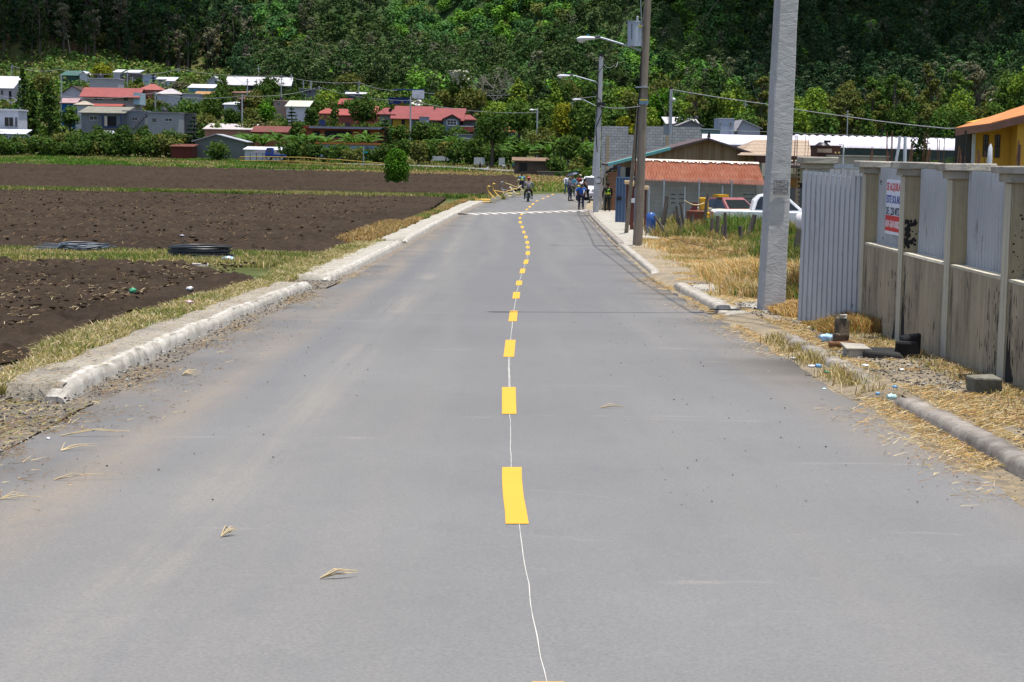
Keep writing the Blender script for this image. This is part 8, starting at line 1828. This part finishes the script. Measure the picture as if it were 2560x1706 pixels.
# far village / slope trees: (u, vtop, width px, Y, kind, hue, label)
TL = [(57, 158, 40, 362, 'column', 'dark', 'tall dark columnar tree, left one of the two beside the small white house'), (82, 200, 42, 364, 'column', 'dark', 'lower columnar tree filling the gap right of the tallest one', ),
 (124, 196, 62, 358, 'column', 'dark', 'broad dark columnar tree, right one of the two left tall trees'), (252, 150, 62, 470, 'round', 'yell', 'yellow green round tree above the white windowless block'),
 (108, 176, 60, 430, 'round', 'olive', 'brownish green tree behind the two columnar trees'), (195, 200, 50, 440, 'round', 'dark', 'dark tree behind the pale gabled house'), (318, 205, 34, 450, 'round', 'dark', 'dark small tree behind the red roof'), (347, 190, 30, 455, 'round', 'dark', 'round dark tree left of the tower like house'),
 (383, 180, 16, 470, 'layer', 'ever', 'thin conifer between the two pale upper houses'), (438, 176, 26, 500, 'round', 'fresh', 'small palm like bright plant on the upper slope'), (452, 200, 60, 470, 'round', 'grey', 'greyish tree right of the upper white houses'),
 (553, 180, 40, 472, 'round', 'dark', 'dark tree overlapping the left end of the long barn'), (548, 206, 36, 432, 'column', 'mid', 'bright green oval tree right of the light blue house'), (640, 196, 24, 430, 'layer', 'ever', 'spiky conifer top before the long barn'),
 (660, 203, 62, 415, 'round', 'dark', 'large dark green tree in front of the long barn'), (640, 215, 50, 405, 'round', 'olive', 'olive tree left of the large dark one'), (664, 252, 56, 380, 'round', 'fresh', 'round bright dark green tree below the beige box house'),
 (735, 190, 14, 470, 'column', 'mid', 'narrow green tree at the right end of the barn'), (735, 215, 70, 440, 'round', 'dark', 'dark tree group behind the beige box house'), (820, 215, 70, 430, 'round', 'lime', 'light green tree right of the unfinished house'),
 (730, 262, 44, 368, 'layer', 'ever', 'dark spiky conifer right of the beige box house'), (775, 255, 46, 366, 'round', 'dark', 'dark tree left of the red orange roofs'), (905, 236, 86, 375, 'round', 'dark', 'big dark round tree between the orange roofs and the townhouses'),
 (838, 255, 30, 372, 'column', 'mid', 'small bright tree before the red orange roofs'), (870, 235, 46, 400, 'round', 'mid', 'green tree above the orange roofs'), (485, 282, 66, 322, 'layer', 'ever', 'dark layered conifer, the left one of the two big layered conifers'),
 (963, 290, 58, 312, 'layer', 'ever', 'dark layered conifer left of the round bright bush'), (545, 345, 92, 308, 'bush', 'dark', 'big round bush in front of the grey gabled shed'), (425, 250, 100, 372, 'round', 'dark', 'dark tree mass right of the rust stained white roof'),
 (470, 240, 90, 380, 'round', 'mid', 'green tree mass below the light blue house'), (530, 235, 80, 385, 'round', 'dark', 'dark tree mass below the yellow orange roof'), (505, 275, 90, 362, 'round', 'olive', 'olive bushes left of the thick concrete pole'),
 (580, 262, 66, 366, 'round', 'dark', 'dark bush behind the thick concrete pole'), (630, 262, 60, 372, 'round', 'olive', 'brown green tree before the brown veranda'), (700, 285, 50, 360, 'round', 'mid', 'green bush right of the round dark green tree'),
 (175, 262, 60, 362, 'round', 'mid', 'bright bush behind the mossy roofed house'), (240, 305, 55, 342, 'bush', 'dark', 'very dark bush before the blue framed porch'), (1040, 305, 40, 352, 'bush', 'dark', 'dark bush before the stepped red roofs'),
 (1085, 308, 38, 350, 'bush', 'mid', 'green bush below the grey blue townhouse'), (1140, 322, 34, 348, 'bush', 'dark', 'dark bush under the townhouse bay'), (1232, 268, 100, 300, 'round', 'dark', 'big dark tree with a bare trunk where far people stand'),
 (1226, 172, 120, 405, 'bare', 'grey', 'leafless grey tree standing above the bright trees'), (1150, 172, 78, 412, 'round', 'dark', 'dark tree topped with pale blossoms left of the leafless tree'), (1180, 215, 90, 400, 'round', 'olive', 'olive tree under the leafless grey tree'),
 (1080, 240, 60, 400, 'round', 'mid', 'green tree right of the blue building'), (1110, 225, 80, 415, 'round', 'olive', 'olive tree left of the blossom topped tree'), (1240, 250, 90, 375, 'round', 'lime', 'lime green tree left of the lamp arms, above the terracotta roof'),
 (1295, 190, 66, 395, 'column', 'lime', 'bright lime tree, leftmost of the three tall bright ones'), (1340, 205, 60, 385, 'column', 'lime', 'bright lime tree in the middle of the three tall bright ones'), (1385, 195, 60, 392, 'column', 'lime', 'bright lime tree, rightmost of the three tall bright ones'),
 (1300, 235, 90, 345, 'round', 'mid', 'green tree below the bright trees'), (1360, 240, 90, 340, 'round', 'mid', 'green tree right of the concrete lamp pole among trees'), (1415, 250, 90, 330, 'round', 'yell', 'yellow green tree left of the lamp poles'),
 (1460, 240, 80, 320, 'round', 'dark', 'dark green tree just left of the lamp poles'), (1530, 245, 90, 310, 'round', 'mid', 'green tree between the lamp poles and the timber pole'), (1575, 215, 80, 330, 'round', 'olive', 'olive tree behind the timber pole'),
 (1420, 195, 70, 430, 'round', 'olive', 'olive tree behind the lamp heads'), (1480, 180, 90, 450, 'round', 'dark', 'dark tree behind the farthest lamp head'), (1560, 180, 90, 440, 'pine', 'pine', 'pine behind the leaning timber pole'),
 (1350, 310, 80, 285, 'round', 'olive', 'olive bush mass above the crumbling shed'), (1420, 330, 80, 270, 'round', 'dark', 'dark bush mass right of the crumbling shed'), (1470, 345, 70, 262, 'bush', 'mid', 'green bush behind the lamp pole foot'), (1390, 375, 60, 260, 'bush', 'dark', 'dark bush behind the low grey wall'),
 (1300, 340, 70, 300, 'round', 'dark', 'dark bush right of the big bare trunk tree'), (1440, 385, 60, 255, 'bush', 'olive', 'olive bush at the right part of the low grey wall'),
 (1660, 210, 90, 360, 'round', 'fresh', 'broad bright green tree behind the globe lamp pole'), (1735, 205, 80, 340, 'round', 'mid', 'green tree right of the globe lamp pole'), (1845, 210, 34, 320, 'column', 'lime', 'tall narrow vine green tree left of the big pole'),
 (1905, 190, 84, 350, 'pine', 'olive', 'brown green pine left of the big pole'), (1790, 225, 80, 330, 'round', 'dark', 'dark tree above the cube house'), (1870, 260, 70, 300, 'round', 'mid', 'green bushes right of the cube house'),
 (2035, 208, 84, 330, 'round', 'lime', 'lime green tree just right of the big pole'), (2120, 200, 70, 360, 'pine', 'olive', 'olive pine right of the lime tree'), (1999, 250, 80, 300, 'round', 'lime', 'light green tree beside the right edge of the big pole'),
 (2060, 265, 80, 280, 'round', 'mid', 'green bush mass above the white greenhouse'), (2165, 255, 60, 300, 'round', 'olive', 'olive tree behind the greenhouse'), (2185, 190, 80, 370, 'pine', 'mid', 'light pine in the row at the right'), (2240, 185, 76, 372, 'pine', 'mid', 'second light pine in the row at the right'),
 (2170, 250, 44, 290, 'column', 'mid', 'oval green tree left of the dark cypress'), (2325, 155, 50, 380, 'pine', 'olive', 'tall yellowish pine rising above the row'), (2330, 195, 76, 350, 'pine', 'olive', 'brownish pine behind the dark cypress'), (2390, 180, 90, 380, 'pine', 'mid', 'broad pine left of the yellow house'),
 (2450, 160, 100, 385, 'pine', 'grey', 'greyish pine above the orange roof'), (2520, 150, 90, 360, 'round', 'mid', 'green tree above the yellow house'), (2558, 140, 70, 330, 'round', 'lime', 'lime tree at the right edge of the photo'), (2555, 205, 46, 300, 'column', 'dark', 'dark oval tree at the right edge above the orange roof'),
 (2250, 245, 70, 300, 'round', 'dark', 'dark tree behind the right half of the greenhouse'), (2400, 255, 80, 290, 'round', 'dark', 'dark tree left of the orange roof'), (2350, 270, 60, 280, 'round', 'mid', 'green tree beside the tiny white house'), (2450, 250, 70, 320, 'round', 'olive', 'olive tree just above the orange roof'),
 (2305, 276, 56, 112, 'egg', 'pine', 'dark dense cypress rising behind the corrugated wall'), (2172, 343, 120, 118, 'bush', 'dark', 'dark rounded tree right of the brown turret'), (2400, 368, 110, 120, 'bush', 'dark', 'dark bush left of the yellow house'), (2340, 375, 60, 116, 'bush', 'dark', 'small dark bush right of the cypress'),
 (1536, 389, 60, 118, 'bush', 'fresh', 'bright green bush behind the turquoise eave'), (1985, 275, 40, 290, 'round', 'dark', 'dark tree touching the right side of the big pole'), (1715, 270, 70, 300, 'round', 'dark', 'dark tree above the grey gable'), (1620, 260, 70, 290, 'round', 'lime', 'lime green tree behind the block wall'),
 (1560, 290, 60, 270, 'round', 'yell', 'yellow green bush above the block wall left end'), (1650, 300, 50, 250, 'bush', 'mid', 'green bush behind the white roof above the block wall'), (1775, 300, 40, 262, 'bush', 'dark', 'dark bush left of the cube house')]
for it in TL:
    u, vt, w, Y, kd, hu, lab = it[:7]; tree_px(u, vt, w, Y, kd, hu, lab, cat='bush' if kd == 'bush' else 'tree')
# blossoms on the dark tree: pale clumps belong to its crown
bt = [o for o in bpy.data.objects if o.get('label', '').startswith('dark tree topped with pale')][0]
n = 90; q = np.array([tuple(P(1150+rng.normal()*14-8, 176+abs(rng.normal())*14, 409.)) for _ in range(n)]); dirs = rng.normal(size=(n, 3)); dirs /= np.linalg.norm(dirs, axis=1)[:, None]
np_mesh('blossoms', quads(q, dirs, .6), np.arange(n*4).reshape(-1, 4), simple('blossom', (.42, .42, .30), None), bt)
# round bright bush on the field edge
p = G(992, 463, 0); tree_px(992, 375, 66, p.y, 'egg', 'fresh', 'dense rounded bright green bush standing alone at the field edge', name='round_bush', cat='bush', leaf=.16, n=5200)
# dark hedge row behind the fields
rgh = random.Random(12); hedge_marks = []
hl = {0: 'dark broad leaved bush in the hedge row behind the far field, left part', 1: 'dark bush in the hedge row below the townhouses'}
for k in range(52):
    u = -20+k*9.4+rgh.gauss(0, 4); vt = 324+rgh.gauss(0, 9)+(-10 if 250 < u < 460 else 0)
    if 470 < u: continue
    tree_px(u, vt+(18 if k % 3 == 0 else 0), 54+rgh.random()*34, 316+rgh.random()*12-(4 if k % 3 == 0 else 0), 'bush', 'dark' if rgh.random() < .8 else 'olive', hl[0], group='bushes of the hedge row behind the far field', name='hedge_bush', cat='bush')
for k in range(42):
    u = 690+k*14.2+rgh.gauss(0, 4); vt = (345 if u < 950 else 338)+rgh.gauss(0, 8)
    if 1200 < u < 1262: vt += 25
    if 760 < u < 960: vt += 14
    tree_px(u, vt, 44+rgh.random()*30, 303+rgh.random()*24, 'bush', ['dark', 'dark', 'olive', 'dark'][rgh.randrange(4)], hl[1], group='bushes of the hedge row below the townhouses', name='hedge_bush', cat='bush')
for k in range(46):
    u = 150+k*24+rgh.gauss(0, 12); tree_px(u, 232+rgh.gauss(0, 16)+(20 if u > 700 else 0), 60+rgh.random()*40, 400+rgh.random()*70, 'round', ['dark', 'dark', 'olive', 'mid'][rgh.randrange(4)], 'dark green tree standing between the houses of the village', group='trees between the village houses', cat='tree')
for k in range(36):
    u = 375+k*22+rgh.gauss(0, 10); tree_px(u, 298+rgh.gauss(0, 8), 46+rgh.random()*30, 352+rgh.random()*12, 'bush', ['dark', 'dark', 'mid', 'olive'][rgh.randrange(4)], 'low garden bush between the lower village houses', group='garden bushes of the lower village', name='garden_bush', cat='bush')
# belt of trees at the foot of the mountain
for k in range(42):
    u = -20+k*63+rgh.gauss(0, 18); Y = (540 if u < 640 else 500 if u < 1200 else 440)+rgh.gauss(0, 20)
    if u < 660: continue
    Y = min(Y, 500)
    top = (205 if u < 1100 else 190 if u < 1700 else 205)+rgh.gauss(0, 14)
    kd = 'pine' if rgh.random() < (.5 if u > 1700 or u < 900 else .35) else 'round'
    tree_px(u, top, 62+rgh.random()*30, Y, kd, ['dark', 'olive', 'mid', 'dark'][rgh.randrange(4)] if kd == 'round' else 'pine', ('tall pine' if kd == 'pine' else 'broad leaved tree')+' in the belt at the foot of the wooded mountain', group='%s at the foot of the mountain' % ('pines' if kd == 'pine' else 'broad leaved trees'), cat='tree')
for k in range(34):
    u = 1500+k*33+rgh.gauss(0, 12); Y = 300+rgh.random()*110; kd = 'pine' if rgh.random() < .35 else 'round'
    tree_px(u, 235+rgh.gauss(0, 16), 60+rgh.random()*26, Y, kd, ['dark', 'olive', 'mid', 'mid', 'lime'][rgh.randrange(5)] if kd == 'round' else 'olive', 'leafy tree in the wood behind the right hand houses' if kd == 'round' else 'loose pine in the wood behind the right hand houses', group='trees behind the right hand houses' if kd == 'round' else 'pines behind the right hand houses', cat='tree')
# pines with bare trunks on the brown knoll
for k in range(62):
    u = rgh.uniform(-10, 690); Y = 598+rgh.random()*14
    if k < 10: Y = 586+rgh.random()*10; u = [100, 160, 215, 236, 420, 447, 470, 640, 660, 700][k]
    x = P(u, 150, Y).x; tree(x, Y, rgh.uniform(5.5, 8), rgh.uniform(13, 19), 'pine', 'pine' if rgh.random() < .8 else 'grey', 'tall dark pine with a bare trunk on the knoll behind the village', group='pines on the knoll behind the village', cat='tree', leaf=.6, n=420)
tree_px(305, 118, 3, 600, 'bare', 'grey', 'dead pale trunk standing on the yellow knoll', name='dead_tree') if False else None
a = P(166, 80, 597); e = empty('dead_trunk', (a.x+1, 597, Tz(a.x, 597)), 'pale dead trunk standing in front of the knoll pines', 'tree'); m = MB(); m.tube([(a.x+1.4, 597, Tz(a.x, 597)-.3), (a.x+.8, 597, a.z-4), (a.x, 597, a.z)], [.28, .2, .08], 6); m.build('trunk', M_['bark_p'], e)
# banana plants
def banana(u, v, Y, s, lab, group):
    q = P(u, v, Y); z = Tz(q.x, Y); e = empty('banana_plant', (q.x, Y, z), lab, 'plant', group); rg = random.Random(int(u*7+v)); m = MB(); H = max(q.z-z, 1.); hh = H*.55
    m2 = MB().tube([(q.x, Y, z-.2), (q.x, Y, z+hh)], [.16, .10], 7); m2.build('stem', M_['bark'], e); V = []; Fc = []; cs = []
    for k in range(9):
        a = 6.283*k/9+rg.random()*.5; L = s*(1.4+.7*rg.random()); up = .35+.65*rg.random(); p0 = np.array([q.x, Y, z+hh]); d = np.array([math.cos(a), math.sin(a), 0]); sd = np.array([-d[1], d[0], 0]); b = len(V)
        for j in range(6):
            t = j/5; c = p0+d*L*t*.75+np.array([0, 0, 1])*(L*up*(t-.62*t*t)*1.3); w = .32*math.sin(math.pi*min(.08+t*.92, .97))+.02; V += [c-sd*w+np.array([0, 0, -.08]), c, c+sd*w+np.array([0, 0, -.08])]
        for j in range(5): Fc += [(b+3*j, b+3*j+1, b+3*j+4, b+3*j+3), (b+3*j+1, b+3*j+2, b+3*j+5, b+3*j+4)]
    V = np.array(V); np_mesh('leaves', V, Fc, M_['leaf']['banana'], e, cols=np.ones((len(V), 3))*(.8+.4*rng.random((len(V), 1))))
for k in range(46):
    u = rgh.uniform(600, 960) if k < 24 else (rgh.uniform(1080, 1290) if k < 36 else rgh.uniform(1290, 1480)); v_ = (330 if u < 960 else 345)+rgh.gauss(0, 7)
    banana(u, v_, rgh.uniform(328, 340) if u < 1290 else rgh.uniform(270, 290), 2.0, 'banana plant with arched leaves among the lower gardens', 'banana plants of the lower gardens')

# ================================================================== CLOUDS (their shadows darken both ends of the mountainside)
def cloud(x0, x1, y0, y1, z, label, seed, edge=None):
    rg = np.random.default_rng(seed); V = []; Fc = []; b = 0
    m = MB()
    for _ in range(130):
        x = rg.uniform(x0, x1); y = rg.uniform(y0, y1)
        if edge and not edge(x, y): continue
        r = rg.uniform(22, 44); m.sphere((x, y, z+rg.uniform(0, 30)), r, r, r*.45, n=12, m=7)
    m2 = m.build('cloud', simple('cloud_white', (.85, .85, .87), (.8, .8, .82), .01, rough=1.), None); m2['kind'] = 'stuff'; m2['label'] = label; return m2
hC = 900.; kx = SUN_DIR.x/SUN_DIR.z; ky = SUN_DIR.y/SUN_DIR.z
def sh_x(x): return x+kx*hC
cloud(sh_x(84), sh_x(400), 558+ky*hC, 880+ky*hC, hC+60, 'fair weather cloud above the right of the mountain', 3)
cloud(sh_x(-440), sh_x(-118), 612+ky*hC, 900+ky*hC, hC+60, 'fair weather cloud above the left of the mountain', 4)
# ================================================================== CAMERA, LIGHT, SKY
cam = bpy.data.cameras.new('camera'); co = bpy.data.objects.new('camera', cam); COL.objects.link(co)
cam.sensor_width = 36; cam.lens = 36*F/2560; cam.clip_end = 6000; cam.clip_start = .1
Rw = np.stack([CAMM[0], -CAMM[1], -CAMM[2]])     # camera right, up, back expressed in world axes
m = Matrix([[Rw[0][i], Rw[1][i], Rw[2][i], 0] for i in range(3)]+[[0, 0, 0, 1]])
co.matrix_world = Matrix.Translation((0, 0, ZC)) @ m
sc.camera = co
SUN = SUN_DIR
w = bpy.data.worlds.new('World'); sc.world = w; w.use_nodes = True
nt = w.node_tree; sky = nt.nodes.new('ShaderNodeTexSky'); sky.sky_type = 'NISHITA'; sky.sun_disc = False
sky.dust_density = 2.2; sky.air_density = .9; sky.sun_elevation = math.asin(SUN.z); sky.sun_rotation = math.atan2(SUN.x, SUN.y)
nt.links.new(sky.outputs[0], nt.nodes['Background'].inputs[0]); nt.nodes['Background'].inputs[1].default_value = .11
sl = bpy.data.lights.new('sun', 'SUN'); so = bpy.data.objects.new('sun', sl); COL.objects.link(so)
sl.energy = 3.5; sl.angle = R_(.53); sl.color = (1., .965, .91)
so.rotation_euler = (-SUN).to_track_quat('-Z', 'Y').to_euler(); so.location = (20, -10, 60)
sc.view_settings.view_transform = 'Standard'; sc.view_settings.look = 'None'; sc.view_settings.gamma = 1
sc.view_settings.exposure = .92
sc.cycles.max_bounces = 6; sc.cycles.diffuse_bounces = 3; sc.cycles.transparent_max_bounces = 8
sc.cycles.use_denoising = True
